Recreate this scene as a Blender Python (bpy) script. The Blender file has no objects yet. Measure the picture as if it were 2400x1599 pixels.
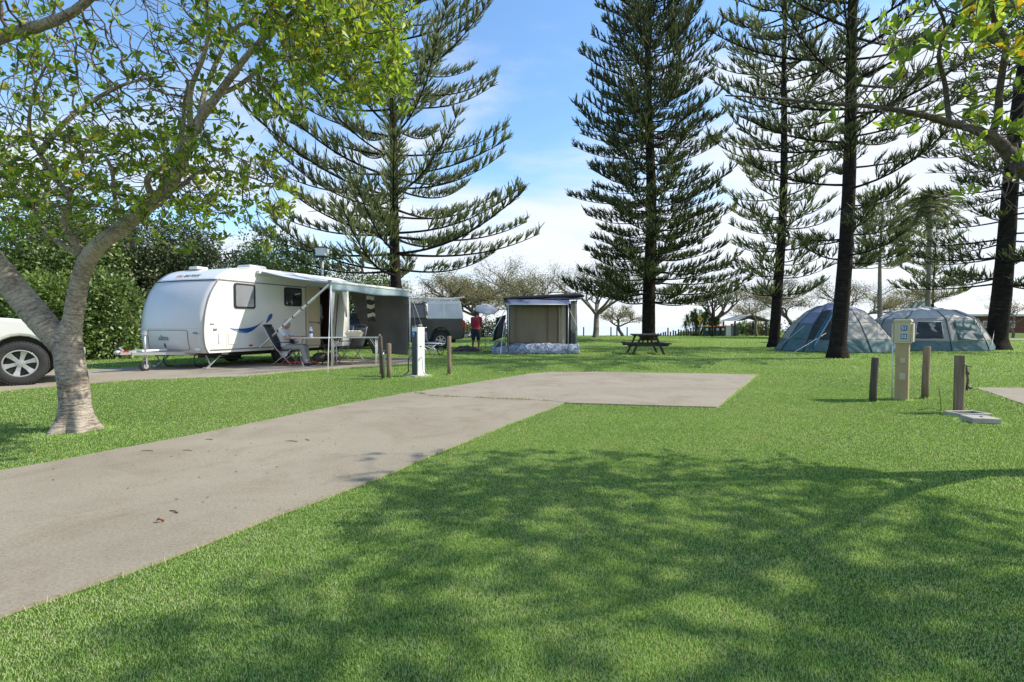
import bpy, math, random
import numpy as np
from mathutils import Vector, Matrix, Quaternion, noise as mnoise

# ---------------------------------------------------------------- camera, sky, sun, exposure
SC = bpy.context.scene
COL = SC.collection
EYE = 1.12
F = 1200.0                      # focal length in pixels of the 2400 wide photograph
PITCH = math.radians(1.74)
cam = bpy.data.cameras.new("camera")
cam.sensor_width = 36.0
cam.lens = 36.0 * F / 2400.0
cam.clip_start = 0.05
cam.clip_end = 6000.0
camo = bpy.data.objects.new("camera", cam)
COL.objects.link(camo)
camo.location = (0, 0, EYE)
camo.rotation_euler = (math.radians(90) - PITCH, 0, 0)
SC.camera = camo

SUN_EL = math.radians(43)
SUN_AZ = math.radians(4)        # measured from +X towards +Y
SUN_DIR = Vector((math.cos(SUN_EL) * math.cos(SUN_AZ), math.cos(SUN_EL) * math.sin(SUN_AZ), math.sin(SUN_EL)))
sun = bpy.data.lights.new("sun", 'SUN')
sun.energy = 3.5
sun.angle = math.radians(0.6)
sun.color = (1.0, 0.94, 0.83)
suno = bpy.data.objects.new("sun", sun)
COL.objects.link(suno)
suno.rotation_euler = (-SUN_DIR).to_track_quat('-Z', 'Y').to_euler()
suno.location = (30, 0, 30)

SC.view_settings.view_transform = 'Standard'
SC.view_settings.look = 'None'
SC.view_settings.gamma = 1.0
SC.view_settings.use_curve_mapping = False
SC.view_settings.exposure = 0.68
SC.cycles.use_denoising = True
SC.cycles.max_bounces = 6
SC.cycles.diffuse_bounces = 3
SC.cycles.transmission_bounces = 4
SC.cycles.transparent_max_bounces = 6
SC.cycles.sample_clamp_indirect = 4.0

def build_world():
    w = bpy.data.worlds.new("World")
    SC.world = w
    w.use_nodes = True
    nt = w.node_tree
    for n in list(nt.nodes):
        nt.nodes.remove(n)
    N = nt.nodes.new
    L = nt.links.new
    out = N('ShaderNodeOutputWorld')
    bg = N('ShaderNodeBackground')
    L(bg.outputs[0], out.inputs[0])
    sky = N('ShaderNodeTexSky')
    sky.sky_type = 'NISHITA'
    sky.sun_disc = False
    sky.sun_elevation = SUN_EL
    sky.sun_rotation = math.radians(90) - SUN_AZ
    sky.air_density = 1.0
    sky.dust_density = 0.3
    sky.ozone_density = 2.2
    bg.inputs[1].default_value = 0.15
    tc = N('ShaderNodeTexCoord')
    sep = N('ShaderNodeSeparateXYZ')
    L(tc.outputs['Generated'], sep.inputs[0])
    def M(op, a, b=None, clamp=False):
        m = N('ShaderNodeMath'); m.operation = op; m.use_clamp = clamp
        for i, v in enumerate((a, b)):
            if v is None: continue
            if isinstance(v, (int, float)): m.inputs[i].default_value = v
            else: L(v, m.inputs[i])
        return m.outputs[0]
    X, Y, Z = sep.outputs
    den = M('ADD', M('MAXIMUM', Z, 0.0), 0.22)
    px = M('DIVIDE', X, den); py = M('DIVIDE', Y, den)
    cmb = N('ShaderNodeCombineXYZ')
    L(px, cmb.inputs[0]); L(py, cmb.inputs[1])
    n1 = N('ShaderNodeTexNoise'); n1.inputs['Scale'].default_value = 0.85
    n1.inputs['Detail'].default_value = 7; n1.inputs['Roughness'].default_value = 0.52
    n1.inputs['Distortion'].default_value = 0.35
    mp = N('ShaderNodeMapping'); mp.inputs['Location'].default_value = (3.1, 1.7, 0.4)
    mp.inputs['Scale'].default_value = (0.8, 1.5, 1)
    mp.inputs['Rotation'].default_value = (0, 0, 0.25)
    L(cmb.outputs[0], mp.inputs[0]); L(mp.outputs[0], n1.inputs['Vector'])
    # cloud bank: thick low down and towards the right, clear blue above on the left
    bank = M('ADD', M('MULTIPLY', X, 0.40), M('MULTIPLY', Z, -1.32))
    cov = M('ADD', M('ADD', bank, M('MULTIPLY', n1.outputs[0], 1.6)), -0.285)
    mask = M('MULTIPLY', cov, 3.4, True)
    mr = N('ShaderNodeMapRange'); mr.interpolation_type = 'SMOOTHSTEP'
    L(mask, mr.inputs[0])
    mr.inputs[3].default_value = 0.0; mr.inputs[4].default_value = 0.93
    cr = N('ShaderNodeValToRGB')
    n2 = N('ShaderNodeTexNoise'); n2.inputs['Scale'].default_value = 2.0; n2.inputs['Detail'].default_value = 5
    L(mp.outputs[0], n2.inputs['Vector'])
    L(n2.outputs[0], cr.inputs[0])
    cr.color_ramp.elements[0].position = 0.3; cr.color_ramp.elements[0].color = (3.75, 3.95, 4.4, 1)
    cr.color_ramp.elements[1].position = 0.7; cr.color_ramp.elements[1].color = (4.4, 4.5, 4.7, 1)
    tint = N('ShaderNodeMix'); tint.data_type = 'RGBA'; tint.blend_type = 'MULTIPLY'
    tint.inputs[0].default_value = 1.0
    L(sky.outputs[0], tint.inputs[6]); tint.inputs[7].default_value = (0.90, 1.07, 1.15, 1)
    mix = N('ShaderNodeMix'); mix.data_type = 'RGBA'
    L(mr.outputs[0], mix.inputs[0]); L(tint.outputs[2], mix.inputs[6]); L(cr.outputs[0], mix.inputs[7])
    L(mix.outputs[2], bg.inputs[0])
build_world()
# ---------------------------------------------------------------- helpers
R = math.radians
rnd = random.Random(7)
rng = np.random.default_rng(11)

def ray(px, py):
    x = (px - 1200.0) / F
    u = -(py - 799.5) / F
    return Vector((x, math.cos(PITCH) + u * math.sin(PITCH), -math.sin(PITCH) + u * math.cos(PITCH)))

def at(px, py, Y):
    "the point of the world seen at a pixel of the photograph, Y metres ahead"
    d = ray(px, py)
    return Vector((d.x * Y / d.y, Y, EYE + d.z * Y / d.y))

def ground_at(px, py):
    d = ray(px, py)
    t = EYE / -d.z
    return Vector((d.x * t, d.y * t, 0.0))

def smoothstep(a, b, x):
    t = min(1.0, max(0.0, (x - a) / (b - a)))
    return t * t * (3 - 2 * t)

def frame_from(d):
    d = d.normalized()
    a = Vector((0, 0, 1)) if abs(d.z) < 0.9 else Vector((1, 0, 0))
    x = d.cross(a).normalized()
    return x, d.cross(x).normalized()

class MB:
    "collects shapes and links them as one mesh object"
    def __init__(s):
        s.v = []; s.f = []; s.m = []; s.sm = []; s.al = {}
    def add(s, verts, faces, mi=0, smooth=False):
        b = len(s.v)
        s.v += [tuple(v) for v in verts]
        for f in faces:
            s.f.append(tuple(i + b for i in f)); s.m.append(mi); s.sm.append(smooth)
        return b
    def box(s, c, size, mi=0, M=None):
        cx, cy, cz = c; a, b, h = size[0] / 2, size[1] / 2, size[2] / 2
        vs = [(x, y, z) for z in (-h, h) for y in (-b, b) for x in (-a, a)]
        if M is not None: vs = [M @ Vector(v) for v in vs]
        vs = [(v[0] + cx, v[1] + cy, v[2] + cz) for v in vs]
        s.add(vs, [(0, 2, 3, 1), (4, 5, 7, 6), (0, 1, 5, 4), (1, 3, 7, 5), (3, 2, 6, 7), (2, 0, 4, 6)], mi)
    def bar(s, p0, p1, w, h=None, mi=0):
        p0 = Vector(p0); p1 = Vector(p1); h = h or w
        x, y = frame_from(p1 - p0)
        vs = []
        for p in (p0, p1):
            for a, b in ((-1, -1), (1, -1), (1, 1), (-1, 1)):
                vs.append(p + x * a * w / 2 + y * b * h / 2)
        s.add(vs, [(0, 1, 2, 3), (7, 6, 5, 4), (0, 4, 5, 1), (1, 5, 6, 2), (2, 6, 7, 3), (3, 7, 4, 0)], mi)
    def tube(s, pts, rad, n=8, mi=0, caps=True, smooth=True, l0=0.0, squash=None):
        pts = [Vector(p) for p in pts]
        if not hasattr(rad, '__len__'): rad = [rad] * len(pts)
        t0 = (pts[1] - pts[0]).normalized()
        x, y = frame_from(t0)
        b = len(s.v); L = l0
        for i, p in enumerate(pts):
            if i > 0: L += (p - pts[i - 1]).length
            t = (pts[min(i + 1, len(pts) - 1)] - pts[max(i - 1, 0)])
            if t.length < 1e-9: t = t0
            t = t.normalized()
            x = (x - t * x.dot(t))
            if x.length < 1e-6: x, _ = frame_from(t)
            x.normalize(); y = t.cross(x)
            for k in range(n):
                a = 2 * math.pi * k / n
                r = rad[i]
                if squash: r = squash(i, a, r)
                v = p + (x * math.cos(a) + y * math.sin(a)) * r
                s.al[len(s.v)] = (a, L, rad[i])
                s.v.append(tuple(v))
        for i in range(len(pts) - 1):
            for k in range(n):
                k2 = (k + 1) % n
                s.f.append((b + i * n + k, b + i * n + k2, b + (i + 1) * n + k2, b + (i + 1) * n + k)); s.m.append(mi); s.sm.append(smooth)
        if caps:
            s.f.append(tuple(b + k for k in range(n - 1, -1, -1))); s.m.append(mi); s.sm.append(False)
            e = b + (len(pts) - 1) * n
            s.f.append(tuple(e + k for k in range(n))); s.m.append(mi); s.sm.append(False)
        return L
    def cyl(s, c, r, h, n=24, mi=0, axis=(0, 0, 1), r2=None, smooth=True):
        c = Vector(c); a = Vector(axis).normalized()
        s.tube([c - a * h / 2, c + a * h / 2], [r, r if r2 is None else r2], n, mi, True, smooth)
    def ell(s, c, r, n=12, m=8, mi=0, M=None):
        c = Vector(c); vs = []; fs = []
        for j in range(m + 1):
            th = math.pi * j / m
            for k in range(n):
                a = 2 * math.pi * k / n
                v = Vector((r[0] * math.sin(th) * math.cos(a), r[1] * math.sin(th) * math.sin(a), r[2] * math.cos(th)))
                if M is not None: v = M @ v
                vs.append(c + v)
        for j in range(m):
            for k in range(n):
                k2 = (k + 1) % n
                fs.append((j * n + k, (j + 1) * n + k, (j + 1) * n + k2, j * n + k2))
        s.add(vs, fs, mi, True)
    def prism(s, poly, a, b, axis='y', mi=0, smooth=False):
        "polygon in the plane across an axis, extruded from a to b"
        def P(u, v, t):
            return {'y': (u, t, v), 'x': (t, u, v), 'z': (u, v, t)}[axis]
        n = len(poly)
        vs = [P(u, v, a) for u, v in poly] + [P(u, v, b) for u, v in poly]
        fs = [tuple(range(n)), tuple(range(2 * n - 1, n - 1, -1))]
        for i in range(n):
            j = (i + 1) % n
            fs.append((i, i + n, j + n, j))
        s.add(vs, fs, mi, smooth)
    def grid(s, fn, nu, nv, mi=0, smooth=True):
        vs = [fn(i / nu, j / nv) for j in range(nv + 1) for i in range(nu + 1)]
        fs = [(j * (nu + 1) + i, j * (nu + 1) + i + 1, (j + 1) * (nu + 1) + i + 1, (j + 1) * (nu + 1) + i) for j in range(nv) for i in range(nu)]
        s.add(vs, fs, mi, smooth)
    def revolve(s, prof, c=(0, 0, 0), axis='z', n=32, mi=0, smooth=True):
        "profile of (radius, height) turned about an axis through c"
        vs = []; fs = []
        for r, h in prof:
            for k in range(n):
                a = 2 * math.pi * k / n
                u, v = r * math.cos(a), r * math.sin(a)
                p = {'z': (u, v, h), 'y': (u, h, v), 'x': (h, u, v)}[axis]
                vs.append((p[0] + c[0], p[1] + c[1], p[2] + c[2]))
        for i in range(len(prof) - 1):
            for k in range(n):
                k2 = (k + 1) % n
                fs.append((i * n + k, i * n + k2, (i + 1) * n + k2, (i + 1) * n + k))
        s.add(vs, fs, mi, smooth)
    def build(s, name, mat, parent=None, bevel=0, solid=0, subsurf=0, remesh=0, fixn=True, label=None):
        me = bpy.data.meshes.new(name)
        me.from_pydata(s.v, [], s.f)
        mats = mat if isinstance(mat, (list, tuple)) else [mat]
        for m in mats: me.materials.append(m)
        me.polygons.foreach_set('material_index', s.m)
        me.polygons.foreach_set('use_smooth', s.sm)
        if s.al:
            at_ = me.attributes.new('along', 'FLOAT_VECTOR', 'POINT')
            arr = np.zeros((len(s.v), 3), dtype=np.float32)
            for k, t in s.al.items(): arr[k] = t
            at_.data.foreach_set('vector', arr.ravel())
        me.validate()
        if fixn and len(s.f) < 20000:
            import bmesh
            bm = bmesh.new(); bm.from_mesh(me)
            bmesh.ops.recalc_face_normals(bm, faces=bm.faces)
            bm.to_mesh(me); bm.free()
        me.update()
        o = bpy.data.objects.new(name, me)
        COL.objects.link(o)
        if parent is not None: o.parent = parent
        if remesh:
            md = o.modifiers.new('remesh', 'REMESH'); md.mode = 'VOXEL'; md.voxel_size = remesh; md.use_smooth_shade = True
            md = o.modifiers.new('smooth', 'SMOOTH'); md.iterations = 2; md.factor = 0.5
        if solid:
            md = o.modifiers.new('solid', 'SOLIDIFY'); md.thickness = solid; md.offset = 0
        if bevel:
            md = o.modifiers.new('bevel', 'BEVEL'); md.width = bevel; md.segments = 2; md.limit_method = 'ANGLE'; md.angle_limit = R(40)
            md.harden_normals = False
        if subsurf:
            md = o.modifiers.new('sub', 'SUBSURF'); md.levels = subsurf; md.render_levels = subsurf
        if label: o['label'] = label
        return o

def empty(name, label, cat, loc=(0, 0, 0), rz=0, group=None):
    o = bpy.data.objects.new(name, None)
    COL.objects.link(o)
    o.location = loc; o.rotation_euler = (0, 0, rz)
    o.empty_display_size = 0.2
    return tag(o, label, cat, group)

def tag(o, label=None, cat=None, group=None, kind=None):
    if label: o['label'] = label
    if cat: o['category'] = cat
    if group: o['group'] = group
    if kind: o['kind'] = kind
    return o

def children(o): return [c for c in bpy.data.objects if c.parent == o]

def copy_tree(o, parent=None):
    c = o.copy(); COL.objects.link(c); c.parent = parent
    for ch in children(o): copy_tree(ch, c)
    return c

def text(name, body, size, mat, parent, M, depth=0.002, align='CENTER', shear=0.0, bold=0.0):
    cu = bpy.data.curves.new(name, 'FONT')
    cu.body = body; cu.size = size; cu.extrude = depth; cu.align_x = align; cu.align_y = 'CENTER'
    cu.shear = shear; cu.offset = bold; cu.resolution_u = 3
    cu.materials.append(mat)
    tmp = bpy.data.objects.new(name + '_outline', cu); COL.objects.link(tmp)
    bpy.context.view_layer.update()
    me = bpy.data.meshes.new_from_object(tmp.evaluated_get(bpy.context.evaluated_depsgraph_get()))
    bpy.data.objects.remove(tmp); me.name = name
    if not me.materials: me.materials.append(mat)
    o = bpy.data.objects.new(name, me); COL.objects.link(o)
    o.parent = parent; o.matrix_local = M
    return o

# raw quads and triangles from numpy arrays -------------------------------------------------
def np_mesh(name, V, nper, mat, parent=None, smooth=False, nrm=None):
    "V: (n*nper,3) vertices, every nper of them one face"
    V = np.ascontiguousarray(V, dtype=np.float32)
    nv = len(V); nf = nv // nper
    me = bpy.data.meshes.new(name)
    me.vertices.add(nv); me.vertices.foreach_set('co', V.ravel())
    me.loops.add(nv); me.loops.foreach_set('vertex_index', np.arange(nv, dtype=np.int32))
    me.polygons.add(nf)
    me.polygons.foreach_set('loop_start', np.arange(0, nv, nper, dtype=np.int32))
    me.polygons.foreach_set('loop_total', np.full(nf, nper, dtype=np.int32))
    if smooth: me.polygons.foreach_set('use_smooth', np.ones(nf, dtype=bool))
    for m in (mat if isinstance(mat, (list, tuple)) else [mat]): me.materials.append(m)
    me.update(calc_edges=True)
    o = bpy.data.objects.new(name, me); COL.objects.link(o)
    if parent is not None: o.parent = parent
    return o

def unit(a):
    return a / np.maximum(np.linalg.norm(a, axis=-1, keepdims=True), 1e-9)

def strips(O, D, ln, w, taper=0.35, rg=None):
    "thin tapered quads from origins along directions"
    rg = rg or rng
    n = len(O)
    D = unit(D)
    S = unit(np.cross(D, rg.normal(size=(n, 3))))
    ln = np.broadcast_to(ln, (n,))[:, None]; w = np.broadcast_to(w, (n,))[:, None]
    a = O - S * w / 2; b = O + S * w / 2
    T = O + D * ln
    return np.stack([a, b, T + S * w * taper / 2, T - S * w * taper / 2], 1).reshape(-1, 3)

def leaves(O, D, ln, w, rg=None, wide=0.6, up=None):
    "kite shaped leaves, folded a little along the midrib (two triangles as one bent quad)"
    rg = rg or rng
    n = len(O); D = unit(D)
    ref = rg.normal(size=(n, 3)) * 0.6
    if up is not None: ref = ref + up
    Nn = unit(ref - D * np.sum(ref * D, 1, keepdims=True))
    S = np.cross(D, Nn)
    ln = np.broadcast_to(ln, (n,))[:, None]; w = np.broadcast_to(w, (n,))[:, None]
    mid = O + D * ln * wide + Nn * w * 0.18
    return np.stack([O, mid + S * w / 2, O + D * ln, mid - S * w / 2], 1).reshape(-1, 3)

def obovate(O, D, ln, w, rg, up=None):
    "rounded leaves widest near the tip, six corners each, folded along the midrib"
    n = len(O); D = unit(D)
    ref = rg.normal(size=(n, 3)) * 0.6
    if up is not None: ref = ref + up
    Nn = unit(ref - D * np.sum(ref * D, 1, keepdims=True)); S = np.cross(D, Nn)
    ln = np.broadcast_to(ln, (n,))[:, None]; w = np.broadcast_to(w, (n,))[:, None]
    a = O + D * ln * .42 + Nn * w * .10; b = O + D * ln * .80 + Nn * w * .14
    return np.stack([O, a + S * w * .32, b + S * w * .48, O + D * ln + Nn * w * .02, b - S * w * .48, a - S * w * .32], 1).reshape(-1, 3)

def inpoly(P, poly):
    x, y = P[:, 0], P[:, 1]
    c = np.zeros(len(P), bool)
    n = len(poly)
    for i in range(n):
        x1, y1 = poly[i][0], poly[i][1]; x2, y2 = poly[(i + 1) % n][0], poly[(i + 1) % n][1]
        if y1 == y2: continue
        t = ((y1 > y) != (y2 > y)) & (x < (x2 - x1) * (y - y1) / (y2 - y1) + x1)
        c ^= t
    return c

# ---------------------------------------------------------------- materials
def _nt(name):
    m = bpy.data.materials.new(name); m.use_nodes = True
    nt = m.node_tree
    return m, nt, nt.nodes['Principled BSDF'], nt.nodes['Material Output']

def ramp(nt, fac, stops):
    r = nt.nodes.new('ShaderNodeValToRGB')
    e = r.color_ramp.elements
    while len(e) < len(stops): e.new(0.5)
    for i, (p, c) in enumerate(stops):
        e[i].position = p; e[i].color = (*c, 1)
    nt.links.new(fac, r.inputs[0])
    return r.outputs[0]

def tnoise(nt, scale, detail=4, rough=0.55, vec=None, sc=None, dist=0.0):
    n = nt.nodes.new('ShaderNodeTexNoise')
    n.inputs['Scale'].default_value = scale; n.inputs['Detail'].default_value = detail
    n.inputs['Roughness'].default_value = rough; n.inputs['Distortion'].default_value = dist
    if vec is None:
        vec = nt.nodes.new('ShaderNodeTexCoord').outputs['Object']
    if sc:
        mp = nt.nodes.new('ShaderNodeMapping'); mp.inputs['Scale'].default_value = sc
        nt.links.new(vec, mp.inputs[0]); vec = mp.outputs[0]
    nt.links.new(vec, n.inputs['Vector'])
    return n.outputs[0]

def bump(nt, bs, h, strength=0.3, dist=0.01):
    b = nt.nodes.new('ShaderNodeBump'); b.inputs['Strength'].default_value = strength; b.inputs['Distance'].default_value = dist
    nt.links.new(h, b.inputs['Height']); nt.links.new(b.outputs[0], bs.inputs['Normal'])

def mixc(nt, fac, a, b, mode='MIX'):
    m = nt.nodes.new('ShaderNodeMix'); m.data_type = 'RGBA'; m.blend_type = mode
    for i, v in ((0, fac), (6, a), (7, b)):
        if isinstance(v, (int, float)): m.inputs[i].default_value = v
        elif isinstance(v, tuple): m.inputs[i].default_value = (*v, 1)
        else: nt.links.new(v, m.inputs[i])
    return m.outputs[2]

def pm(name, col, rough=0.6, var=0.12, scale=6.0, bmp=0.0, metal=0.0, spec=0.5, bs_scale=None, coat=0.0, sc=None, trans=0.0):
    "plain painted, plastic, cloth or metal surface with a little wear in it"
    m, nt, bs, out = _nt(name)
    f = tnoise(nt, scale, 5, sc=sc)
    a = tuple(c * (1 - var) for c in col); b = tuple(min(1, c * (1 + var * 0.6)) for c in col)
    nt.links.new(ramp(nt, f, [(0.3, a), (0.7, b)]), bs.inputs['Base Color'])
    bs.inputs['Roughness'].default_value = rough; bs.inputs['Metallic'].default_value = metal
    bs.inputs['Specular IOR Level'].default_value = spec
    bs.inputs['Coat Weight'].default_value = coat
    if bmp: bump(nt, bs, tnoise(nt, bs_scale or scale * 6, 4, sc=sc), bmp, 0.01)
    if trans:
        tr = nt.nodes.new('ShaderNodeBsdfTranslucent'); tr.inputs[0].default_value = (*col, 1)
        mx = nt.nodes.new('ShaderNodeMixShader'); mx.inputs[0].default_value = trans
        nt.links.new(bs.outputs[0], mx.inputs[1]); nt.links.new(tr.outputs[0], mx.inputs[2]); nt.links.new(mx.outputs[0], out.inputs[0])
    return m

def leafmat(name, stops, trans=0.35, rough=0.45, spec=0.35, tcol=1.25, nz=None):
    "foliage: one tint per leaf, some light passing through"
    m, nt, bs, out = _nt(name)
    g = nt.nodes.new('ShaderNodeNewGeometry')
    fac = g.outputs['Random Per Island']
    if nz:
        tcn = nt.nodes.new('ShaderNodeTexCoord').outputs['Object']
        n = tnoise(nt, nz, 3, vec=tcn)
        mm = nt.nodes.new('ShaderNodeMath'); mm.operation = 'MULTIPLY_ADD'; nt.links.new(n, mm.inputs[0]); mm.inputs[1].default_value = 1.3; mm.inputs[2].default_value = -0.65
        ad = nt.nodes.new('ShaderNodeMath'); ad.operation = 'ADD'; ad.use_clamp = True
        nt.links.new(fac, ad.inputs[0]); nt.links.new(mm.outputs[0], ad.inputs[1]); fac = ad.outputs[0]
    c = ramp(nt, fac, stops)
    nt.links.new(c, bs.inputs['Base Color'])
    bs.inputs['Roughness'].default_value = rough; bs.inputs['Specular IOR Level'].default_value = spec
    tr = nt.nodes.new('ShaderNodeBsdfTranslucent')
    nt.links.new(mixc(nt, 1.0, c, (tcol, tcol * 1.05, tcol * 0.55), 'MULTIPLY'), tr.inputs[0])
    mx = nt.nodes.new('ShaderNodeMixShader'); mx.inputs[0].default_value = trans
    nt.links.new(bs.outputs[0], mx.inputs[1]); nt.links.new(tr.outputs[0], mx.inputs[2]); nt.links.new(mx.outputs[0], out.inputs[0])
    return m

def barkmat(name, stops, ring=14.0, fine=30.0, bmp=0.6, blotch=3.0):
    "bark with rings round the limb and blotches; reads the length along each limb"
    m, nt, bs, out = _nt(name)
    a = nt.nodes.new('ShaderNodeAttribute'); a.attribute_name = 'along'
    sep = nt.nodes.new('ShaderNodeSeparateXYZ'); nt.links.new(a.outputs['Vector'], sep.inputs[0])
    tc = nt.nodes.new('ShaderNodeTexCoord').outputs['Object']
    cmb = nt.nodes.new('ShaderNodeCombineXYZ')
    def mt(op, x, y):
        q = nt.nodes.new('ShaderNodeMath'); q.operation = op
        for i, v in enumerate((x, y)):
            if isinstance(v, (int, float)): q.inputs[i].default_value = v
            else: nt.links.new(v, q.inputs[i])
        return q.outputs[0]
    nt.links.new(mt('MULTIPLY', mt('SINE', sep.outputs[0], 0), 0.12), cmb.inputs[0])
    nt.links.new(mt('MULTIPLY', mt('COSINE', sep.outputs[0], 0), 0.12), cmb.inputs[2])
    nt.links.new(mt('MULTIPLY', sep.outputs[1], 1.0), cmb.inputs[1])
    r = tnoise(nt, ring, 4, 0.6, vec=cmb.outputs[0], sc=(0.55, 2.2, 0.55), dist=0.6)
    b = tnoise(nt, blotch, 5, 0.6, vec=tc)
    fn = tnoise(nt, fine, 5, 0.65, vec=tc)
    f = mt('ADD', mt('MULTIPLY', r, 0.5), mt('ADD', mt('MULTIPLY', b, 0.38), mt('MULTIPLY', fn, 0.22)))
    nt.links.new(ramp(nt, f, stops), bs.inputs['Base Color'])
    bs.inputs['Roughness'].default_value = 0.9; bs.inputs['Specular IOR Level'].default_value = 0.15
    bump(nt, bs, mt('ADD', r, mt('MULTIPLY', fn, 0.5)), bmp, 0.02)
    return m

MAT = {}
def concrete(name, a, b, c):
    m, nt, bs, out = _nt(name)
    tc = nt.nodes.new('ShaderNodeTexCoord').outputs['Object']
    base = ramp(nt, tnoise(nt, 0.55, 5, 0.6, vec=tc), [(0.32, a), (0.5, b), (0.68, c)])
    sp = ramp(nt, tnoise(nt, 70, 3, 0.7, vec=tc), [(0.36, (0.62, 0.60, 0.58)), (0.5, (1, 1, 1)), (0.66, (1.2, 1.18, 1.14))])
    base = mixc(nt, 0.55, base, sp, 'MULTIPLY')
    st = ramp(nt, tnoise(nt, 1.3, 7, 0.68, vec=tc, dist=1.2), [(0.30, (0.62, 0.54, 0.46)), (0.40, (0.85, 0.80, 0.75)), (0.50, (1, 1, 1)), (0.68, (1.10, 1.09, 1.07))])
    base = mixc(nt, 0.55, base, st, 'MULTIPLY')
    # scattered dark grit and pale shell bits
    v = nt.nodes.new('ShaderNodeTexVoronoi'); v.inputs['Scale'].default_value = 5.5; nt.links.new(tc, v.inputs['Vector'])
    g = ramp(nt, v.outputs['Distance'], [(0.0, (0.5, 0.45, 0.4)), (0.025, (0.6, 0.55, 0.5)), (0.035, (1, 1, 1))])
    base = mixc(nt, 0.8, base, g, 'MULTIPLY')
    nt.links.new(base, bs.inputs['Base Color'])
    bs.inputs['Roughness'].default_value = 0.93; bs.inputs['Specular IOR Level'].default_value = 0.2
    bump(nt, bs, tnoise(nt, 120, 4, 0.7, vec=tc), 0.35, 0.004)
    return m
MAT['concrete'] = concrete('path_concrete', (0.285, 0.245, 0.18), (0.32, 0.277, 0.207), (0.352, 0.308, 0.235))
MAT['pad'] = concrete('pad_concrete', (0.305, 0.258, 0.195), (0.335, 0.288, 0.22), (0.355, 0.31, 0.24))

def groundmat():
    m, nt, bs, out = _nt('lawn_soil')
    tc = nt.nodes.new('ShaderNodeTexCoord').outputs['Object']
    base = ramp(nt, tnoise(nt, 0.35, 6, 0.6, vec=tc), [(0.3, (0.095, 0.155, 0.033)), (0.5, (0.13, 0.20, 0.043)), (0.7, (0.18, 0.24, 0.06))])
    f = ramp(nt, tnoise(nt, 26, 5, 0.75, vec=tc), [(0.3, (0.45, 0.5, 0.4)), (0.5, (0.95, 1, 0.9)), (0.7, (1.4, 1.35, 1.3))])
    base = mixc(nt, 0.8, base, f, 'MULTIPLY')
    d = ramp(nt, tnoise(nt, 1.6, 6, 0.7, vec=tc, dist=1.0), [(0.30, (1.55, 1.1, 1.5)), (0.42, (1, 1, 1)), (1.0, (1, 1, 1))])
    base = mixc(nt, 0.7, base, d, 'MULTIPLY')
    nt.links.new(base, bs.inputs['Base Color'])
    bs.inputs['Roughness'].default_value = 1.0; bs.inputs['Specular IOR Level'].default_value = 0.05
    bump(nt, bs, tnoise(nt, 40, 5, 0.8, vec=tc), 1.0, 0.04)
    return m
MAT['ground'] = groundmat()

def grassmat():
    m, nt, bs, out = _nt('grass_blades')
    g = nt.nodes.new('ShaderNodeNewGeometry')
    tc = nt.nodes.new('ShaderNodeTexCoord').outputs['Object']
    def mt(op, x, y, cl=False):
        q = nt.nodes.new('ShaderNodeMath'); q.operation = op; q.use_clamp = cl
        for i, v in enumerate((x, y)):
            if isinstance(v, (int, float)): q.inputs[i].default_value = v
            else: nt.links.new(v, q.inputs[i])
        return q.outputs[0]
    n1 = tnoise(nt, 0.45, 4, 0.6, vec=tc); n2 = tnoise(nt, 3.2, 5, 0.7, vec=tc)
    n3 = tnoise(nt, 14.0, 4, 0.7, vec=tc)
    f = mt('ADD', mt('MULTIPLY', g.outputs['Random Per Island'], 0.75), mt('ADD', mt('MULTIPLY', n1, 0.65), mt('ADD', mt('MULTIPLY', n2, 0.75), mt('MULTIPLY', n3, 0.45))), False)
    f = mt('ADD', f, -0.65, True)
    c = ramp(nt, f, [(0.0, (0.14, 0.26, 0.06)), (0.33, (0.26, 0.45, 0.095)), (0.6, (0.40, 0.61, 0.145)), (0.82, (0.52, 0.68, 0.24)), (1.0, (0.68, 0.64, 0.42))])
    nt.links.new(c, bs.inputs['Base Color'])
    bs.inputs['Roughness'].default_value = 0.55; bs.inputs['Specular IOR Level'].default_value = 0.25
    vm = nt.nodes.new('ShaderNodeVectorMath'); vm.operation = 'MULTIPLY_ADD'
    nt.links.new(g.outputs['Normal'], vm.inputs[0]); vm.inputs[1].default_value = (0.55, 0.55, 0.55); vm.inputs[2].default_value = (0, 0, 0.6)
    vn = nt.nodes.new('ShaderNodeVectorMath'); vn.operation = 'NORMALIZE'; nt.links.new(vm.outputs[0], vn.inputs[0])
    nt.links.new(vn.outputs[0], bs.inputs['Normal'])
    tr = nt.nodes.new('ShaderNodeBsdfTranslucent')
    nt.links.new(mixc(nt, 1.0, c, (1.25, 1.3, 0.7), 'MULTIPLY'), tr.inputs[0])
    mx = nt.nodes.new('ShaderNodeMixShader'); mx.inputs[0].default_value = 0.4
    nt.links.new(bs.outputs[0], mx.inputs[1]); nt.links.new(tr.outputs[0], mx.inputs[2]); nt.links.new(mx.outputs[0], out.inputs[0])
    return m
MAT['grass'] = grassmat()
MAT['bark_grey'] = barkmat('smooth_grey_bark', [(0.34, (0.05, 0.037, 0.03)), (0.43, (0.15, 0.118, 0.096)), (0.51, (0.29, 0.24, 0.20)), (0.63, (0.52, 0.45, 0.37))], ring=26, fine=45, bmp=0.9)
MAT['bark_dusk'] = barkmat('brown_grey_bark', [(0.33, (0.035, 0.027, 0.022)), (0.5, (0.10, 0.08, 0.064)), (0.66, (0.22, 0.18, 0.145))], ring=24, fine=40, bmp=0.8)
MAT['bark_twig'] = barkmat('twig_bark', [(0.35, (0.06, 0.045, 0.034)), (0.5, (0.14, 0.108, 0.082)), (0.66, (0.26, 0.21, 0.165))], ring=20, bmp=0.4)
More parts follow.
